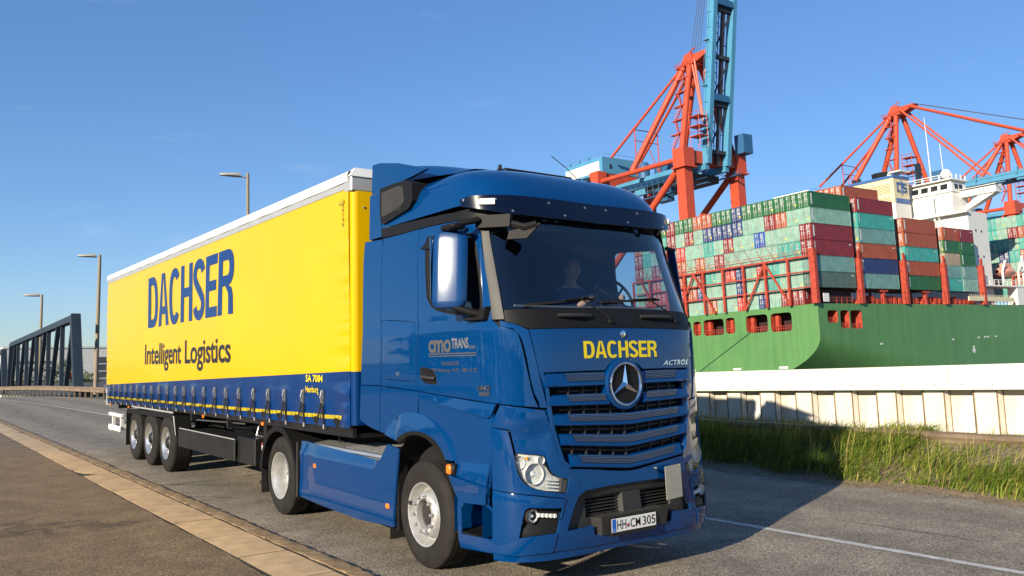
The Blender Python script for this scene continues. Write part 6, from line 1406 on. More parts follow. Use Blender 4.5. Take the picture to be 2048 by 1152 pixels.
def cmesh(col, L_, var):
    k = (col, L_, var)
    if k in CMESH: return CMESH[k]
    r = random.Random(hash((len(col), col[0], L_, var)) % 1000); b = MB(); x0, x1 = -CW, 0; H_ = CHH-.03
    b.box((x0+.03, .03, .02), (x1-.03, L_-.03, H_-.02))
    for x in (x0, x1-.13):
        for y in (0, L_-.13): b.box((x, y, 0), (x+.13, y+.13, H_))
    for y in (0, L_-.1):
        b.box((x0+.131, y, 0), (x1-.131, y+.1, .14)); b.box((x0+.131, y, H_-.12), (x1-.131, y+.1, H_))
    for x in (x0, x1-.08): b.box((x, .131, 0), (x+.08, L_-.131, .14)); b.box((x, .131, H_-.10), (x+.08, L_-.131, H_))
    pale = col in ('pale green', 'turquoise', 'teal', 'beige', 'grey green')
    # doors on the near end: lock rods, seam, stencilling, placard
    for x in (-.42, -.86, -1.58, -2.02): b.tube([(x, -.02, .1), (x, -.02, H_-.08)], .028, 5, mi=2)
    b.box((-1.24, .012, .14), (-1.20, .03, H_-.12), 1)
    for z in (.95, 1.25): b.box((-2.2, -.03, z), (-1.35, .0, z+.05), 2); b.box((-1.1, -.03, z), (-.25, .0, z+.05), 2)
    tm = 2 if pale else 3
    for i in range(3+r.randrange(3)): z = 2.42-.22*i; w = r.uniform(.35, .85); b.box((-1.08, .018, z-.09), (-1.08+w, .028, z), tm)
    for i in range(2+r.randrange(3)): z = 2.45-.24*i; w = r.uniform(.3, .7); b.box((-2.25, .018, z-.10), (-2.25+w, .028, z), tm)
    for i in range(4): z = 1.75-.16*i; w = r.uniform(.2, .6); b.box((-.95, .018, z-.06), (-.95+w, .028, z), tm)
    if var % 3 == 0: b.box((-.6, .012, .55), (-.25, .026, .9), 4)
    # number column on the long side
    if var % 2 == 0:
        for i in range(7): z = 2.4-.2*i; b.box((.0-.002, .55, z-.14), (.003, .80, z), 3)
        b.box((-.002, L_-1.3, 2.1), (.003, L_-.6, 2.3), 3)
    else:
        b.box((-.002, .45, .5), (.003, .85, 2.45), 3)
    me = b.mesh('container', ['container_'+col, 'rust_edge', 'rod_grey' if pale else 'cont_text', 'cont_text', 'cont_tag']); CMESH[k] = me; return me
ORD = ['first', 'second', 'third', 'fourth', 'fifth', 'sixth', 'seventh', 'eighth', 'ninth', 'tenth', 'eleventh', 'twelfth', 'thirteenth', 'fourteenth', 'fifteenth', 'sixteenth', 'seventeenth', 'eighteenth']
TP = 2.84; CP = 2.472; Z0 = 2.85
crnd = random.Random(21)
def cont(col, x, y, z, L_, label, group):
    o = bpy.data.objects.new('container', cmesh(col, L_, crnd.randrange(6))); COL.objects.link(o)
    o.matrix_world = PORT @ Matrix.Translation((x, y, z)); tag(o, label, 'container', group)
    if False: bpy
G, P_, Q, M_, O_, N_, B_, R_, E_ = 'dark green', 'pale green', 'turquoise', 'maroon', 'rust orange', 'navy blue', 'bright blue', 'red', 'beige'
ROWS = [[G, G, G, G, G, G, N_, G, G, O_, O_, G, G, M_, G, G, G, G],
        [P_, P_, O_, M_, P_, P_, N_, N_, N_, N_, P_, M_, P_, M_, Q, M_, P_, O_],
        [M_, P_, P_, P_, B_, P_, P_, M_, P_, Q, P_, P_, R_, P_, M_, P_, Q, M_],
        [M_, Q, Q, P_, P_, P_, P_, P_, M_, P_, O_, P_, O_, Q, P_, M_, P_, M_],
        ['teal', P_, P_, Q, R_, P_, N_, R_, P_, Q, M_, P_, O_, R_, P_, R_, P_, P_],
        ['grey green', P_, P_, Q, P_, P_, N_, P_, P_, P_, N_, O_, R_, P_, R_, R_, M_, P_],
        [None, M_, M_, P_, N_, P_, R_, P_, P_, O_, P_, P_, M_, P_, M_, P_, M_, P_]]
for r_, row in enumerate(ROWS):
    for c_, col in enumerate(row):
        if col is None: continue
        z = Z0+(5-r_)*TP if r_ < 6 else .02
        place = 'in the corner stack' if c_ == 0 else ORD[c_]+' stack from right corner'
        cont(col, -c_*CP, 0 if c_ else 0, z, 12.19, f'{col} container at the stern, {ORD[r_]} tier from top, {place}', 'containers stacked at the stern')
b2 = [(14.3, [M_, Q, 'teal', O_, N_, 'teal'], 12.19, 'second bay from the stern'), (29.6, [None, O_, O_, Q, O_, G], 12.19, 'third bay from the stern')]
for y, cols, L_, nm in b2:
    top = [k for k in cols if k]
    for r_, col in enumerate(cols):
        if col is None: continue
        for c_ in range(3):
            cc = col if c_ == 0 else crnd.choice([P_, M_, O_, Q, G, N_]); tn = ORD[r_-(6-len(top))]
            where = 'on the outer side' if c_ == 0 else ('behind the outer stack' if c_ == 1 else 'two stacks inboard')
            cont(cc, -c_*CP, y, Z0+(5-r_)*TP, L_, f'{cc} container {where}, {tn} tier down, {nm}', 'containers along the ship side')
for y, cols, nm in ((44.5, [M_, G, E_, 'teal', Q], 'aft half'), (51.0, [M_, G, G, 'teal', P_], 'forward half')):
    for r_, col in enumerate(cols):
        cont(col if r_ or nm != 'aft half' else O_, 0, y, 2.75+(4-r_)*2.62, 6.06, f'short {col if r_ or nm != "aft half" else O_} container beside white superstructure, {nm}, {ORD[r_]} tier from top', 'short containers beside the superstructure')
for c_ in range(1, 9):
    cont(O_, -c_*CP-.3, 14.3, Z0+6*TP, 12.19, f'rust orange container in high row behind green stern row, {ORD[c_-1]} from right', 'high top row of rust containers')
FW = [[G, Q, P_, P_, Q, P_], [M_, Q, P_, M_, O_, G], [P_, Q, Q, P_, Q, P_], [Q, P_, N_, Q, O_, P_], [G, P_, Q, P_, Q, M_], [P_, M_, P_, O_, P_, Q], [O_, P_, Q, P_, M_, P_]]
for r_, row in enumerate(FW):
    for c_, col in enumerate(row[::-1]):
        cont(col, -1.0-c_*CP, 92, Z0+(6-r_)*TP, 12.19, f'{col} container forward of superstructure, {ORD[r_]} tier from top, {ORD[c_]} from ship side', 'containers forward of the superstructure')
# ------------------------------------------------------------------ lashing bridges
def bridge(y, h, cols, first=False):
    w = cols*CP; b = MB()
    for i in range(0, cols+1, 2 if first else 3):
        x = -i*CP; b.beam((x+.0, y, 0), (x, y, h), .38 if first else .5, .38)
    for z in ((2.95, 5.7, h) if first else (h,)): b.beam((.3, y, z), (-w, y, z), .28, .34 if z == h else .20)
    if first:
        for i in range(0, cols+1): 
            x = -i*CP; b.tube([(x-.3, y-.3, h+.1), (x-.3, y-.3, h+1.1)], .05, 4)
            if i < cols: b.tube([(x-.2, y-.25, h+.2), (x-CP+.2, y-.1, h+3.4)], .03, 4); b.tube([(x-CP+.2, y-.25, h+.2), (x-.2, y-.1, h+3.4)], .03, 4)
        b.beam((0, y-.3, h+1.1), (-w, y-.3, h+1.1), .06, .06); b.beam((0, y-.3, h+.6), (-w, y-.3, h+.6), .05, .05)
        for a, c in ((2, 4), (6, 4), (9, 11), (13, 11), (15, 17)): b.beam((-a*CP, y, 0), (-c*CP, y, h-.2), .3, .3)
        b.box((-.35, y-.3, 0), (.75, y+.5, h+1.2))
    else:
        b.box((-.5, y-.45, 0), (.55, y+.45, h)); b.box((-.2, y-.8, 0), (.3, y+.8, 2.2)); b.beam((.2, y, h), (.2, y, h+1.6), .6, .3)
        b.box((.0, y-1.0, 2.2), (.3, y+1.0, 2.6))
    return b
pbuild(bridge(-.75, 8.35, 18, True), 'lashing_bridge', 'ship_red', SH)
for y in (13.3, 28.4, 43.3, 58.9, 90.3): pbuild(bridge(y, 8.3, 3 if y < 80 else 8), 'lashing_bridge', 'ship_red', SH)
# deck edge clutter under the outer stacks
b = MB(); k = 1.5
while k < 230:
    b.box((-.5, k, 0), (-.42, k+.08, 1.15)); k += 1.6
b.box((-.5, 1, .55), (-.42, 230, .60)); b.box((-.5, 1, 1.1), (-.42, 230, 1.15)); pbuild(b, 'deck_rail', 'ship_red', SH)
b = MB(); cr = random.Random(4); k = 14.5
while k < 58:
    h = cr.uniform(.8, 1.7); b.box((-2.4, k, 0), (-1.2, k+cr.uniform(.6, 1.6), h)); k += cr.uniform(1.4, 2.6)
for y in (21.5, 36.5): b.box((-.9, y-.3, 0), (-.3, y+.3, 2.7)); b.box((-1.0, y-1.2, 2.3), (-.2, y+1.2, 2.75))
pbuild(b, 'deck_gear', 'ship_red', SH); b = MB(); b.box((-2.6, 2, 0), (-1.2, 12, 2.4)); pbuild(b, 'deck_store', 'ship_dark', SH); b = MB(); b.box((.0, 1.8, .3), (.1, 3.4, 1.8)); pbuild(b, 'white_board', 'ship_white', SH)
# ------------------------------------------------------------------ superstructure
b = MB(); b.box((-BW+3, 61, 0), (-2.6, 69.6, 21.0)); b.box((-BW+6, 62, 21), (-6.0, 69, 25.3)); b.box((-BW+3, 60.6, 13.3), (-2.4, 61, 13.7)); b.box((-BW+3, 59.4, 20.6), (-2.0, 61.0, 21.0))
b.box((-36, 60, 21.1), (-8.5, 62, 21.4)); sup = pbuild(b, 'superstructure', 'ship_white', SH)
b = MB(); b.box((-26, 63, 25.3), (-9.6, 69.5, 26.3)); b.hexa([(-26, 62.6, 26.3), (-9.4, 62.6, 26.3), (-9.4, 69.6, 26.3), (-26, 69.6, 26.3), (-26, 63.2, 29.0), (-9.8, 63.2, 29.0), (-9.8, 69.4, 29.0), (-26, 69.4, 29.0)]); b.box((-26.5, 62.2, 29.0), (-9.2, 70, 29.3)); wh = pbuild(b, 'wheelhouse', 'ship_white', SH)
for i in range(6):
    x = -12.1-i*2.25; b = MB(); b.hexa([(x, 62.75, 26.95), (x+1.6, 62.75, 26.95), (x+1.6, 62.9, 26.95), (x, 62.9, 26.95), (x, 62.92, 28.25), (x+1.6, 62.92, 28.25), (x+1.6, 63.05, 28.25), (x, 63.05, 28.25)]); pbuild(b, 'window', 'window_dark', wh)
for y in (64.2, 66.2): b = MB(); b.box((-9.6, y, 27.0), (-9.45, y+1.3, 28.2)); pbuild(b, 'window', 'window_dark', wh)
b = MB()    # bridge wing with a raking bracket
b.box((-10, 66.0, 25.0), (1.6, 69.0, 26.9)); b.hexa([(-9, 66.4, 21.0), (-7.5, 66.4, 21.0), (-7.5, 68.6, 21.0), (-9, 68.6, 21.0), (-2.2, 66.4, 25.0), (1.4, 66.4, 25.0), (1.4, 68.6, 25.0), (-2.2, 68.6, 25.0)]); b.box((-9, 66.4, 21), (-6.4, 68.6, 25)); pbuild(b, 'bridge_wing', 'ship_white', SH)
b = MB(); b.box((-9.6, 65.98, 26.45), (.6, 65.995, 26.75)); pbuild(b, 'window', 'window_dark', wh)
b = MB()
for x in range(-26, -9, 2): b.box((x, 62.3, 29.3), (x+.25, 62.5, 30.4))
b.box((-26, 62.3, 30.3), (-9.3, 62.5, 30.45)); b.box((-26, 62.3, 29.8), (-9.3, 62.4, 29.9))
for y in range(63, 70, 2): b.box((-9.5, y, 29.3), (-9.3, y+.25, 30.4))
pbuild(b, 'roof_rail', 'ship_white', wh)
b = MB(); b.sphere((-12.4, 66.5, 31.2), 1.15, 16, 10); b.tube([(-12.4, 66.5, 29.3), (-12.4, 66.5, 30.4)], .4, 8); pbuild(b, 'radome', 'ship_white', wh, smooth=50)
b = MB(); b.tube([(-15.6, 66, 29.3), (-15.9, 66, 45.5)], .16, 6, r2=.05); b.tube([(-13.6, 68, 29.3), (-13.9, 68, 39)], .13, 6, r2=.05); pbuild(b, 'whip_mast', 'ship_white', wh)
b = MB(); b.box((-19, 65.5, 29.3), (-18, 66.5, 35)); [b.box((-20.6, 65.8, z), (-17.4, 66.2, z+.15)) for z in (31, 32.2, 33.4)]; b.tube([(-18.5, 66, 35), (-18.5, 66, 37)], .1, 5); pbuild(b, 'radar_mast', 'window_dark', wh)
for x, z in ((-5.2, 16.8), (-4.4, 9.5), (-8.8, 17.3), (-12, 18.5)): b = MB(); b.lathe([(0, .32), (.05, .32), (.06, .001)], (x, 61-.02, z), 'y', 10, sgn=-1); pbuild(b, 'porthole', 'window_dark', sup)
for y, z in ((64, 16.8), (66.5, 16.7), (64, 11), (66.5, 11)): b = MB(); b.lathe([(0, .3), (.05, .3), (.06, .001)], (-2.6, y, z), 'x', 10); pbuild(b, 'porthole', 'window_dark', sup)
b = MB(); b.tube([(-9.5, 60.2, 13.7), (-9.5, 60.2, 26)], .2, 6); b.tube([(-8.8, 60.0, 21), (-5.4, 60.0, 13.7)], .12, 5); pbuild(b, 'stair_post', 'ship_white', sup)
wh.location = (3.2, 0, 0)
# funnel
b = MB(); b.box((-27, 52.5, 13), (-14, 59, 24.3)); b.box((-26.9, 52.6, 24.3), (-14.1, 58.9, 30.2), 1); b.box((-27.1, 52.4, 30.2), (-13.9, 59.1, 30.75), 2); b.box((-13.99, 53.0, 24.4), (-13.93, 58.6, 25.5), 2)
fn = pbuild(b, 'funnel', ['ship_white', 'ship_cream', 'ship_blue'], SH)
for x0, x1, z0, z1 in ((-20.4, -15.0, 26.9, 29.5), (-20.4, -15.0, 24.5, 26.2), (-26.4, -21.0, 26.9, 29.5)):
    b = MB(); nz = int((z1-z0)/.33)
    for i in range(nz): z = z0+i*.33; b.hexa([(x0, 52.40, z), (x1, 52.40, z), (x1, 52.58, z), (x0, 52.58, z), (x0, 52.55, z+.2), (x1, 52.55, z+.2), (x1, 52.58, z+.2), (x0, 52.58, z+.2)])
    pbuild(b, 'louvre', 'ship_cream', fn)
b = MB(); LX = -13.98
for y0, z0, y1, z1 in ((53.7, 27.0, 54.2, 29.2), (53.7, 28.8, 55.3, 29.2), (53.7, 27.0, 55.0, 27.4), (55.45, 26.4, 55.85, 29.7), (56.1, 28.8, 57.8, 29.2), (56.1, 28.1, 56.6, 29.0), (56.1, 27.9, 57.8, 28.3), (57.3, 27.2, 57.8, 28.1), (56.0, 27.0, 57.8, 27.4)): b.box((LX, y0, z0), (LX+.06, y1, z1))
pbuild(b, 'funnel_emblem', 'ship_blue', fn)
b = MB(); b.lathe([(0, 1.9), (1.4, 2.2), (1.5, 2.0)], (-18.5, 55.5, 30.75), 'z', 16, close=True); pbuild(b, 'exhaust_stack', 'window_dark', fn)
for i in range(2): b = MB(); b.tube([(-25+i*1.3, 55, 30.7), (-25+i*1.3, 54.6, 32.0)], .45, 8); pbuild(b, 'exhaust_pipe', 'window_dark', fn)
b = MB(); b.box((-16.5, 54.5, 30.76), (-15.5, 57.5, 31.6)); pbuild(b, 'stack_base', 'ship_white', fn); b = MB(); b.box((-16, 54, 31.6), (-13.0, 58, 31.9)); pbuild(b, 'stack_platform', 'ship_white', fn)
# lifeboat station and working deck
b = MB(); b.grid(lambda u, w: (-1.6+1.35*math.cos(w*2*math.pi)*math.sin(math.pi*min(.97, max(.03, u)))**.45, 69.5+8.2*u, 7.6+1.25*math.sin(w*2*math.pi)*math.sin(math.pi*min(.97, max(.03, u)))**.45), 14, 12); b.box((-2.2, 72.5, 8.6), (-1.0, 75.5, 9.6)); pbuild(b, 'lifeboat', 'lifeboat', SH, smooth=50)
b = MB(); b.box((-3, 60, 4.0), (.2, 82, 4.35)); b.tube([(-.6, 70, 4.3), (-.6, 70, 7.5), (.2, 70, 10)], .25, 6); b.tube([(-.6, 77.5, 4.3), (-.6, 77.5, 7.5), (.2, 77.5, 10)], .25, 6); b.box((-2, 74.5, 0), (.1, 79, 4.0)); b.tube([(-.8, 80.5, 4.3), (-.8, 80.5, 11.5)], .3, 6); b.box((-1.2, 79.4, 7.8), (-.4, 81.6, 8.2))
for y in range(60, 92, 2): b.box((.1, y, 4.35), (.2, y+.12, 5.5))
b.box((.1, 60, 5.4), (.2, 92, 5.55)); b.box((.1, 60, 4.9), (.2, 92, 5.0)); b.box((-3, 82, 3.6), (.2, 92, 4.35)); b.box((-2, 84, 0), (-.3, 90, 3.6)); pbuild(b, 'boat_deck', 'ship_white', SH)
b = MB(); b.beam((.25, 52, 1.25), (.25, 72, 1.15), .25, .9)
for i in range(26): b.box((.38, 52.2+i*.76, 1.5), (.42, 52.35+i*.76, 2.1))
pbuild(b, 'gangway', 'ship_cream', SH)

# ------------------------------------------------------------------ cranes
pmat('crane_orange', (.56, .075, .030), .5, var=.08, vscale=.4); pmat('crane_blue', (.085, .30, .48), .45, var=.06, vscale=.4); pmat('crane_deep', (.03, .12, .26), .5); pmat('cable', (.10, .11, .14), .6); pmat('crane_dark', (.03, .035, .045), .6)
def crane(loc, label, boom_up):
    C = pthing('gantry_crane', label, 'crane', (-48, loc, -10.6), 'orange and blue container gantry cranes')
    Y = loc
    def pb(b, n, m, sm=None, parent=None): return pbuild(b, n, m, parent or C, sm)
    A = (-51.5, Y, 66.6)
    for s in (-1, 1):
        y = Y+s*9.5
        b = MB(); b.hexa([(-49.6, y-1.5, -10.6), (-46.4, y-1.5, -10.6), (-46.4, y+1.5, -10.6), (-49.6, y+1.5, -10.6), (-49.3, y-1.35, 37), (-46.7, y-1.35, 37), (-46.7, y+1.35, 37), (-49.3, y+1.35, 37)]); b.box((-49.8, y-1.8, 37), (-46.2, y+1.8, 41.6)); b.box((-50.2, y-2.1, 36.8), (-45.8, y+2.1, 37.2)); pb(b, 'waterside_leg', 'crane_orange')
        b = MB(); b.hexa([(-80.2, y-1.3, -10.6), (-77.6, y-1.3, -10.6), (-77.6, y+1.3, -10.6), (-80.2, y+1.3, -10.6), (-80.2, y-1.2, 38), (-77.8, y-1.2, 38), (-77.8, y+1.2, 38), (-80.2, y+1.2, 38)]); b.box((-80.6, y-1.5, 38), (-77.2, y+1.5, 42.6)); pb(b, 'landside_leg', 'crane_orange')
        b = MB(); b.tube([(-77.5, y, 39.9), (-49.8, y, 39.4)], .62, 10); pb(b, 'top_tie', 'crane_orange', 50)
        b = MB(); b.tube([(-50, y, 37), (-77.8, y, 14)], .85, 10); pb(b, 'brace', 'crane_orange', 50)
        b = MB(); b.tube([(-48.3, y, 41.5), (-50.8, Y+s*1.8, 65.2)], .75, 10); pb(b, 'mast_leg', 'crane_orange', 50)
        b = MB(); b.tube([(-66.3, Y+s*9.0, 40.1), (-52.4, Y+s*1.8, 65.0)], .78, 10); pb(b, 'raking_leg', 'crane_orange', 50)
        b = MB(); b.tube([(-52.6, Y+s*1.6, 65.4), (-77.5, Y+s*5.5, 46.8)], .36, 8); pb(b, 'backstay', 'crane_orange', 50)
        b = MB(); b.beam((-93, Y+s*3.6, 38.0), (-46, Y+s*3.6, 38.0), 1.3, 2.4); pb(b, 'main_girder', 'crane_blue')
        b = MB(); b.box((-76, Y+s*6.0-.5, 35.9), (-44, Y+s*6.0+.5, 36.05)); [b.box((x, Y+s*6.4, 36.0), (x+.08, Y+s*6.5, 37.1)) for x in range(-76, -44, 2)]; b.box((-76, Y+s*6.4, 37.05), (-44, Y+s*6.5, 37.15)); b.box((-76, Y+s*6.4, 36.5), (-44, Y+s*6.5, 36.56)); pb(b, 'walkway', 'crane_deep')
    b = MB(); b.box((-49.3, Y-7.7, 38.2), (-46.7, Y+7.7, 41.2)); pb(b, 'portal_beam', 'crane_orange'); b = MB(); b.box((-80.2, Y-8, 38.4), (-77.8, Y+8, 42.2)); pb(b, 'portal_beam', 'crane_orange')
    b = MB(); b.hexa([(-53.4, Y-2.6, 64.6), (-49.2, Y-2.6, 64.6), (-49.2, Y+2.6, 64.6), (-53.4, Y+2.6, 64.6), (-52.4, Y-1.9, 67.6), (-50.2, Y-1.9, 67.6), (-50.2, Y+1.9, 67.6), (-52.4, Y+1.9, 67.6)]); b.hexa([(-50.5, Y-1.6, 64.4), (-45.4, Y-1.6, 66.2), (-45.4, Y+1.6, 66.2), (-50.5, Y+1.6, 64.4), (-50.5, Y-1.6, 67.0), (-45.2, Y-1.6, 67.0), (-45.2, Y+1.6, 67.0), (-50.5, Y+1.6, 67.0)]); b.box((-55, Y-2.8, 64.4), (-49, Y+2.8, 64.6)); b.beam((-53, Y-1, 67.6), (-49.6, Y-1, 68.8), .25, .25); pb(b, 'mast_head', 'crane_orange')
    b = MB(); 
    for x0, y0, x1, y1 in ((-55, -2.8, -49, -2.8), (-55, 2.8, -49, 2.8), (-55, -2.8, -55, 2.8)):
        for h in (.5, 1.0): b.tube([(x0, Y+y0, 64.6+h), (x1, Y+y1, 64.6+h)], .05, 4)
        for t in range(6): b.tube([(x0+(x1-x0)*t/5, Y+y0+(y1-y0)*t/5, 64.6), (x0+(x1-x0)*t/5, Y+y0+(y1-y0)*t/5, 65.6)], .05, 4)
    pb(b, 'head_rail', 'crane_orange')
    # stairs zig-zag up the near mast leg with platforms
    b = MB(); zs = [42 + i*3.8 for i in range(7)]
    for i in range(6):
        t0 = (zs[i]-41.5)/23.7; t1 = (zs[i+1]-41.5)/23.7; bx = lambda t: -48.3-2.5*t; by = lambda t: Y-9.5+7.7*t
        x0, x1 = (bx(t0)-2.6, bx(t1)-1.0) if i % 2 == 0 else (bx(t0)-1.0, bx(t1)-2.6)
        for d in (-.35, .35): b.beam((x0, by(t0)-.4+d, zs[i]), (x1, by(t1)-.4+d, zs[i+1]), .10, .22)
        for k in range(9): q = k/8; b.box((x0+(x1-x0)*q-.15, by(t0)+(by(t1)-by(t0))*q-.75, zs[i]+3.8*q), (x0+(x1-x0)*q+.15, by(t0)+(by(t1)-by(t0))*q-.05, zs[i]+3.8*q+.06))
        b.tube([(x0, by(t0)-.8, zs[i]+1), (x1, by(t1)-.8, zs[i+1]+1)], .05, 4)
        b.box((bx(t1)-3.4, by(t1)-1.0, zs[i+1]-.1), (bx(t1)+.4, by(t1)+.4, zs[i+1]+.08))
    pb(b, 'stair_tower', 'crane_orange')
    # small trestle carrying the backstays
    b = MB()
    for s in (-1, 1):
        b.tube([(-69.3, Y+s*4.2, 40), (-69.3, Y+s*4.2, 53.0)], .16, 5); b.tube([(-69.3, Y+s*4.2, 41), (-69.3, Y, 49.5)], .12, 5)
    for z in (49.6, 52.6): b.tube([(-69.3, Y-4.2, z), (-69.3, Y+4.2, z)], .13, 5)
    pb(b, 'stay_trestle', 'crane_orange')
    # machinery house, cabin, electrics
    b = MB(); b.box((-95, Y-7.6, 42.8), (-79, Y+8, 47.3 if boom_up else 45.6)); mh_ = pb(b, 'machinery_house', 'crane_blue' if boom_up else 'crane_deep'); b = MB(); b.box((-94.6, Y-7.72, 43.4), (-80.2, Y-7.6, 46.3)); pb(b, 'white_panel', 'ship_white', parent=mh_)
    b = MB(); b.box((-79, Y-5, 44.2), (-78.92, Y-4.2, 45.4)); pb(b, 'window', 'window_dark', parent=mh_)
    hz_ = 47.3 if boom_up else 45.6
    b = MB(); [b.tube([(x, Y-7.5, hz_), (x, Y-7.5, hz_+1.1)], .05, 4) for x in range(-95, -78, 2)]; b.tube([(-95, Y-7.5, hz_+1), (-79, Y-7.5, hz_+1)], .05, 4); [b.tube([(-79.2, Y-7.5+i*1.8, hz_), (-79.2, Y-7.5+i*1.8, hz_+1.1)], .05, 4) for i in range(9)]; b.tube([(-79.2, Y-7.5, hz_+1), (-79.2, Y+8, hz_+1)], .05, 4); [b.box((x, Y-7.7, hz_+.3), (x+.5, Y-7.2, hz_+.9)) for x in (-93, -89, -85)]; pb(b, 'house_rail', 'crane_blue', parent=mh_)
    b = MB(); b.lathe([(0, 1.6), (4.5, 1.6), (5.2, 1.1)], (-74, Y+3, 40.2), 'z', 14, close=True); b.box((-72, Y+5, 40.2), (-66, Y+8, 43.5)); pb(b, 'drum', 'crane_deep', 50)
    b = MB(); b.box((-62.5, Y-5.2, 31.4), (-58.2, Y-2.6, 34.8)); cb_ = pb(b, 'driver_cabin', 'crane_deep'); b = MB(); b.box((-62.2, Y-5.28, 32.2), (-58.6, Y-5.2, 34.3)); pb(b, 'window', 'window_dark', parent=cb_)
    b = MB(); b.box((-66, Y-5, 34.8), (-50, Y+5, 36.6)); pb(b, 'trolley', 'crane_dark')
    b = MB(); [b.tube([(x, Y-6.2, 33), (x, Y-6.2, 37)], .07, 4) for x in range(-70, -46, 2)]; b.box((-70, Y-6.3, 32.8), (-44, Y-5.2, 33)); b.tube([(-70, Y-6.2, 34.2), (-44, Y-6.2, 34.2)], .06, 4); pb(b, 'cable_tray', 'crane_deep')
    b = MB(); b.box((-46.4, Y+7.6, 41.6), (-43.6, Y+11, 46.4)); pb(b, 'electric_house', 'crane_deep')
    b = MB(); [b.box((-47, Y-8.2, 44.2+i*2.4), (-43.6, Y-5, 44.35+i*2.4)) for i in range(3)]; [b.tube([(x, Y+y_, 41.6), (x, Y+y_, 50.4)], .1, 4) for x in (-46.8, -43.8) for y_ in (-8, -5.2)]; [b.tube([(-47, Y-8.2, 45.2+i*2.4), (-43.6, Y-8.2, 45.2+i*2.4)], .06, 4) for i in range(3)]; pb(b, 'service_platform', 'crane_orange')
    # boom
    H = Vector((-46.2, Y, 38.2)); ang = R(82.0) if boom_up else 0.0; d = Vector((math.cos(ang), 0, math.sin(ang))); u = Vector((-math.sin(ang), 0, math.cos(ang))); BL = 62
    for s in (-1, 1):
        b = MB(); b.beam(H+Vector((0, s*3.5, 0)), H+Vector((0, s*3.5, 0))+d*BL, 1.35, 2.0, up=u); pb(b, 'boom_girder', 'crane_blue')
        b = MB()
        for i in range(16): q = H+Vector((0, s*4.4, 0))+d*(4+i*3.6); b.beam(q-u*.4, q+u*1.2, .08, .08)
        for h in (.4, 1.2): b.beam(H+Vector((0, s*4.4, 0))+d*4+u*h, H+Vector((0, s*4.4, 0))+d*58+u*h, .06, .06)
        for i in range(5): q = H+Vector((0, s*4.0, 0))+d*(8+i*11); b.beam(q-d*.2+u*.0, q-d*.2+u*1.8, 1.6, .2)
        pb(b, 'boom_rail', 'crane_blue')
    b = MB()
    for i in range(6): q = H+d*(3+i*11.5); b.beam(q+Vector((0, -3.2, 0)), q+Vector((0, 3.2, 0)), .9, .9)
    for i in range(5): q = H+d*(3+i*11.5); b.beam(q+Vector((0, -3.2, 0)), q+d*11.5+Vector((0, 3.2, 0)), .35, .35)
    b.beam(H+Vector((0, .3, 0))+u*.2, H+Vector((0, .3, 0))+u*.2+d*BL, .7, .5)
    for i in range(24): q = H+Vector((0, -.9, 0))+d*(2+i*2.4); b.beam(q, q+d*1.6+u*.8, .12, .12)
    b.beam(H+Vector((0, 1.0, 0)), H+Vector((0, 1.0, 0))+d*BL, .14, .14, up=u); b.beam(H+Vector((0, -1.2, 0)), H+Vector((0, -1.2, 0))+d*BL, .14, .14, up=u)
    pb(b, 'boom_bracing', 'crane_dark')
    for i in (2, 4): q = H+d*(i*11.5-7); b = MB(); b.beam(q+Vector((0, -3, 0)), q+Vector((0, 3, 0)), 2.0, 1.6); pb(b, 'boom_cross_beam', 'crane_deep')
    if boom_up:
        b = MB()   # folded forestay links
        for s in (-1, 1):
            b.tube([(-49.8, Y+s*2.2, 65.4), (-47.2, Y+s*2.5, 49.0)], .30, 6); b.tube([(-48.9, Y+s*2.2, 65.4), (-47.0, Y+s*2.5, 49.0)], .30, 6)
            b.tube([(-46.2, Y+s*2.8, 49.5), (-44.0, Y+s*2.8, 67), (-41.0, Y+s*2.8, 90)], .28, 6)
        pb(b, 'forestay', 'crane_orange', 50)
        b = MB(); [b.tube([(-51.0+k*.4, Y-.8+k*.5, 67.3), (-43.0+k*.3, Y-.8+k*.4, 99)], .09, 5) for k in range(4)]; pb(b, 'hoist_rope', 'cable')
    else:
        b = MB()
        for s in (-1, 1): b.tube([(-49.5, Y+s*2.0, 66.2), (-26, Y+s*3.4, 39.6)], .33, 7); b.tube([(-46.5, Y+s*1.6, 66.5), (6, Y+s*3.4, 39.6)], .42, 7)
        pb(b, 'forestay', 'crane_orange', 50)
        b = MB(); [b.tube([(-45.2, Y-.9+k*.6, 67.0), (13.5, Y-.9+k*.6, 41.0)], .09, 5) for k in range(4)]; pb(b, 'hoist_rope', 'cable')
    return C
crane(31.0, 'orange gantry crane with its blue boom raised upright behind the truck cab', True)
crane(124.5, 'orange gantry crane with lowered boom behind the ship funnel', False)
crane(197.7, 'farthest orange gantry crane at the right edge beyond the ship bridge', False)

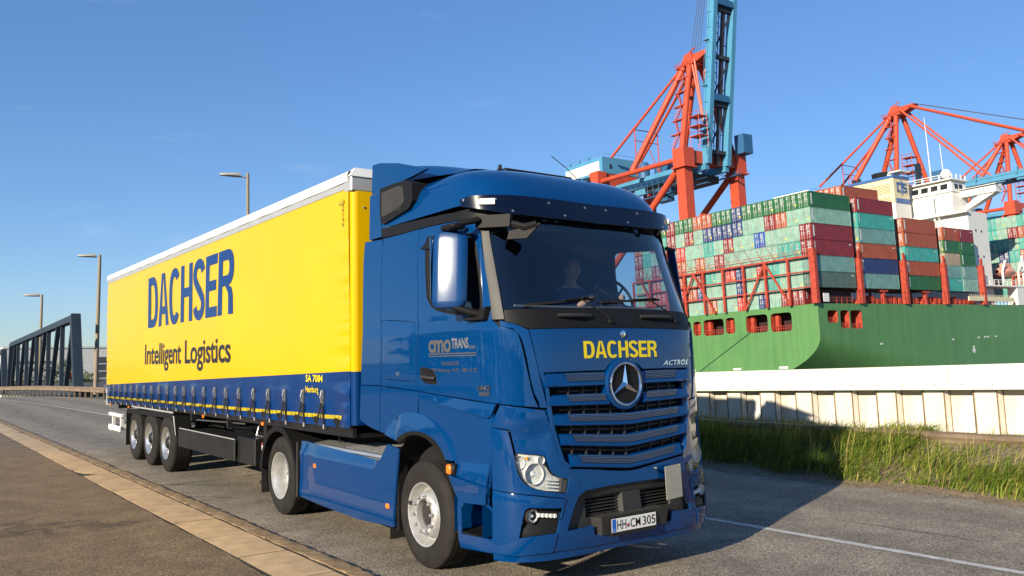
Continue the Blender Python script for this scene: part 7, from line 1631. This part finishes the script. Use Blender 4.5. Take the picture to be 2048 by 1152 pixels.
# ================================================================== FAR LEFT: truss bridge, lamps, building, trees
pmat('truss_steel', (.022, .034, .05), .5, var=.15, vscale=.5); pmat('concrete_pole', (.30, .24, .16), .8, var=.12, vscale=3); pmat('lamp_head', (.42, .42, .38), .5)
def truss(a, c, h, panels, label, grp):
    a = Vector(a); c = Vector(c); t = thing('bridge_truss', label, 'bridge', a, grp); d = (c-a); up = Vector((0, 0, h)); side = Vector((-d.y, d.x, 0)).normalized(); e = d/panels
    for k, off in enumerate((Vector((0, 0, 0)),)):
        A = a+off; C_ = c+off
        b = MB(); b.beam(A+e*.25+up, C_-e*.25+up, .75, .62); pb_ = b.build('top_chord', 'truss_steel', t)
        b = MB(); b.beam(A, C_, .75, .7); b.build('bottom_chord', 'truss_steel', t)
        b = MB(); b.beam(A-e*.02, A+e*.25+up*1.04, .85, .95); b.build('end_post', 'truss_steel', t)
        b = MB(); b.beam(C_, C_-e*.25+up, .85, .7); b.build('end_post', 'truss_steel', t)
        for i in range(panels):
            x0 = A+e*(i+.30); x1 = A+e*(i+1)
            b = MB(); b.beam(x0+up, x0+e*.45, .42, .5); b.build('diagonal', 'truss_steel', t)
            if i < panels-1: b = MB(); b.beam(x1+e*.02, x1+e*.02+up, .40, .50); b.build('vertical', 'truss_steel', t)
    return t
truss((-82.5, 8.45, -.35), (-141.0, 8.1, -1.75), 7.2, 6, 'dark blue steel truss span beside the road beyond the trailer', 'truss spans of the bridge')
truss((-158.0, 8.9, -2.1), (-215.0, 7.0, -3.4), 7.0, 6, 'smaller looking farther truss span cut by the left edge of the picture', 'truss spans of the bridge')
def lamp(base, h, lean, hl, label, r=.13):
    base = Vector(base); t = thing('street_lamp', label, 'street lamp', base, 'street lamps along the road'); top = base+Vector((lean[0], lean[1], h))
    b = MB(); b.tube([base-Vector((0, 0, 1.5)), base.lerp(top, .5), top], r, 10, r2=r*.62); b.build('pole', 'concrete_pole', t, smooth=50)
    d = Vector((-.25, -1, 0)).normalized(); q = top-Vector((0, 0, .25))
    b = MB(); b.tube([q, q+d*.5+Vector((0, 0, .05))], .035, 6); b.build('arm', 'concrete_pole', t)
    b = MB(); n = 10; rows = []
    for i in range(7):
        s = i/6; w = .20*math.sin(math.pi*(.12+.80*s))**.8*hl; x = q+d*(.35+hl*s)+Vector((0, 0, .08)); sd = Vector((d.y, -d.x, 0))
        rows.append([tuple(x+sd*w*math.cos(2*math.pi*j/n)+Vector((0, 0, .17*hl*(1-.45*s)*math.sin(2*math.pi*j/n)*(.5 if math.sin(2*math.pi*j/n) < 0 else 1)))) for j in range(n)])
    b.v = [p for r_ in rows for p in r_]; b.f = [(i*n+j, i*n+(j+1) % n, (i+1)*n+(j+1) % n, (i+1)*n+j) for i in range(6) for j in range(n)]+[tuple(range(n)), tuple(6*n+j for j in range(n))]; b.m = [0]*len(b.f); b.build('lamp_head', 'lamp_head', t, smooth=50)
lamp((-34.55, 8.75, .1), 11.55, (-.05, -.08), 1.0, 'tall street lamp whose head rises above the middle of the yellow trailer', .12)
lamp((-87.3, 10.8, -.5), 14.0, (.02, .16), 1.7, 'street lamp on a long pale pole standing between trailer and truss bridge', .24)
lamp((-141.6, 12.0, -3), 16.4, (.1, .16), 2.2, 'street lamp rising above the top chord of the truss bridge', .28)
# warehouse
pmat('bld_white', (.62, .62, .60), .6, var=.04, vscale=.1); pmat('bld_dark', (.08, .08, .085), .4)
W = thing('warehouse', 'long white warehouse with dark window bands behind the truss bridge', 'building', (-222, 30, -6))
b = MB(); b.box((-250, 14, -12), (-222, 52, 6.6)); b.box((-250.2, 13.8, 6.6), (-221.8, 52.2, 7.0)); b.build('wall', 'bld_white', W)
for y0, y1 in ((33.4, 38.5), (40, 45), (46.5, 51.5)):
    for z in (-2.4, -.6, 1.2, 3.0): b = MB(); b.box((-221.98, y0, z), (-221.8, y1, z+1.35)); b.build('window', 'bld_dark', W)
b = MB(); b.box((-221.98, 16, 3.0), (-221.85, 24, 3.6)); b.build('window', 'bld_dark', W)
b = MB(); b.box((-221.95, 27.5, -.5), (-221.8, 28.6, 1.2)); b.build('sign_panel', 'red_lens', W)
# trees: tapered trunk, limbs, crown of leaf clumps
pmat('bark', (.10, .075, .05), .9, var=.3, vscale=6)
pmat('leaf_a', (.055, .10, .018), .6, var=.45, vscale=.9); pmat('leaf_b', (.09, .12, .022), .6, var=.4, vscale=.9)
def tree(base, h, w, label, seed, mat):
    r = random.Random(seed); base = Vector(base); t = thing('tree', label, 'tree', base, 'trees behind the truss bridge')
    b = MB(); b.tube([base, base+Vector((.1, .05, h*.35)), base+Vector((.0, .1, h*.7))], h*.03, 8, r2=h*.012)
    for i in range(7): a = r.uniform(0, 6.28); z = h*r.uniform(.25, .6); b.tube([base+Vector((0, 0, z)), base+Vector((math.cos(a)*w*.3, math.sin(a)*w*.3, z+h*.2))], h*.012, 5, r2=h*.004)
    b.build('trunk', 'bark', t, smooth=50)
    b = MB(); cl = []
    for i in range(34): a = r.uniform(0, 6.28); rr = w*.5*math.sqrt(r.random()); z = h*(.25+.72*r.random()); f = math.sin(math.pi*min(1, max(.08, (z/h-.15)/.9)))**.6; cl.append((base+Vector((math.cos(a)*rr*f, math.sin(a)*rr*f, z)), w*r.uniform(.09, .18)))
    for c, s in cl:
        for k in range(60):
            p = c+Vector((r.gauss(0, s*.55), r.gauss(0, s*.55), r.gauss(0, s*.45))); q = r.uniform(.07, .16)*h/6; n1 = Vector((r.uniform(-1, 1), r.uniform(-1, 1), r.uniform(-1, 1))).normalized(); n2 = n1.orthogonal().normalized()
            b.add([p-n1*q, p+n2*q*.6, p+n1*q, p-n2*q*.6], [(0, 1, 2, 3)])
    b.build('crown', mat, t, recalc=False)
for i, (x, y, h, w, l) in enumerate(((-168, 20.6, 8.2, 5.5, 'rounded olive tree just left of the near truss end post'), (-172, 17.4, 7.4, 5, 'green tree seen through the middle truss panels'), (-176, 14.2, 6.6, 5, 'small green tree seen through the far truss panels'), (-165, 23.2, 5.6, 4.2, 'low bush like tree at the foot of the near truss end post'))):
    tree((x, y, -4.6), h, w, l, i, 'leaf_b' if i % 2 == 0 else 'leaf_a')

# wood behind the viewpoint: seen only as the dark band mirrored in the paint
r = random.Random(77); b = MB()
for i in range(48):
    x = -70+i*3.2+r.uniform(-1.5, 1.5); y = -40+r.uniform(-4, 4); h = r.uniform(4.5, 9.0)
    for k in range(170):
        p = Vector((x+r.gauss(0, 1.4), y+r.gauss(0, 1.5), zr(x)+h*(.12+.85*r.random()**.8))); q = r.uniform(.35, .8); n1 = Vector((r.uniform(-1, 1), r.uniform(-1, 1), r.uniform(-1, 1))).normalized(); n2 = n1.orthogonal().normalized()
        b.add([p-n1*q, p+n2*q*.6, p+n1*q, p-n2*q*.6], [(0, 1, 2, 3)])
tag(b.build('wood', 'leaf_a', recalc=False), 'dark row of trees mirrored in the blue side of the cab', 'wood', kind='stuff')
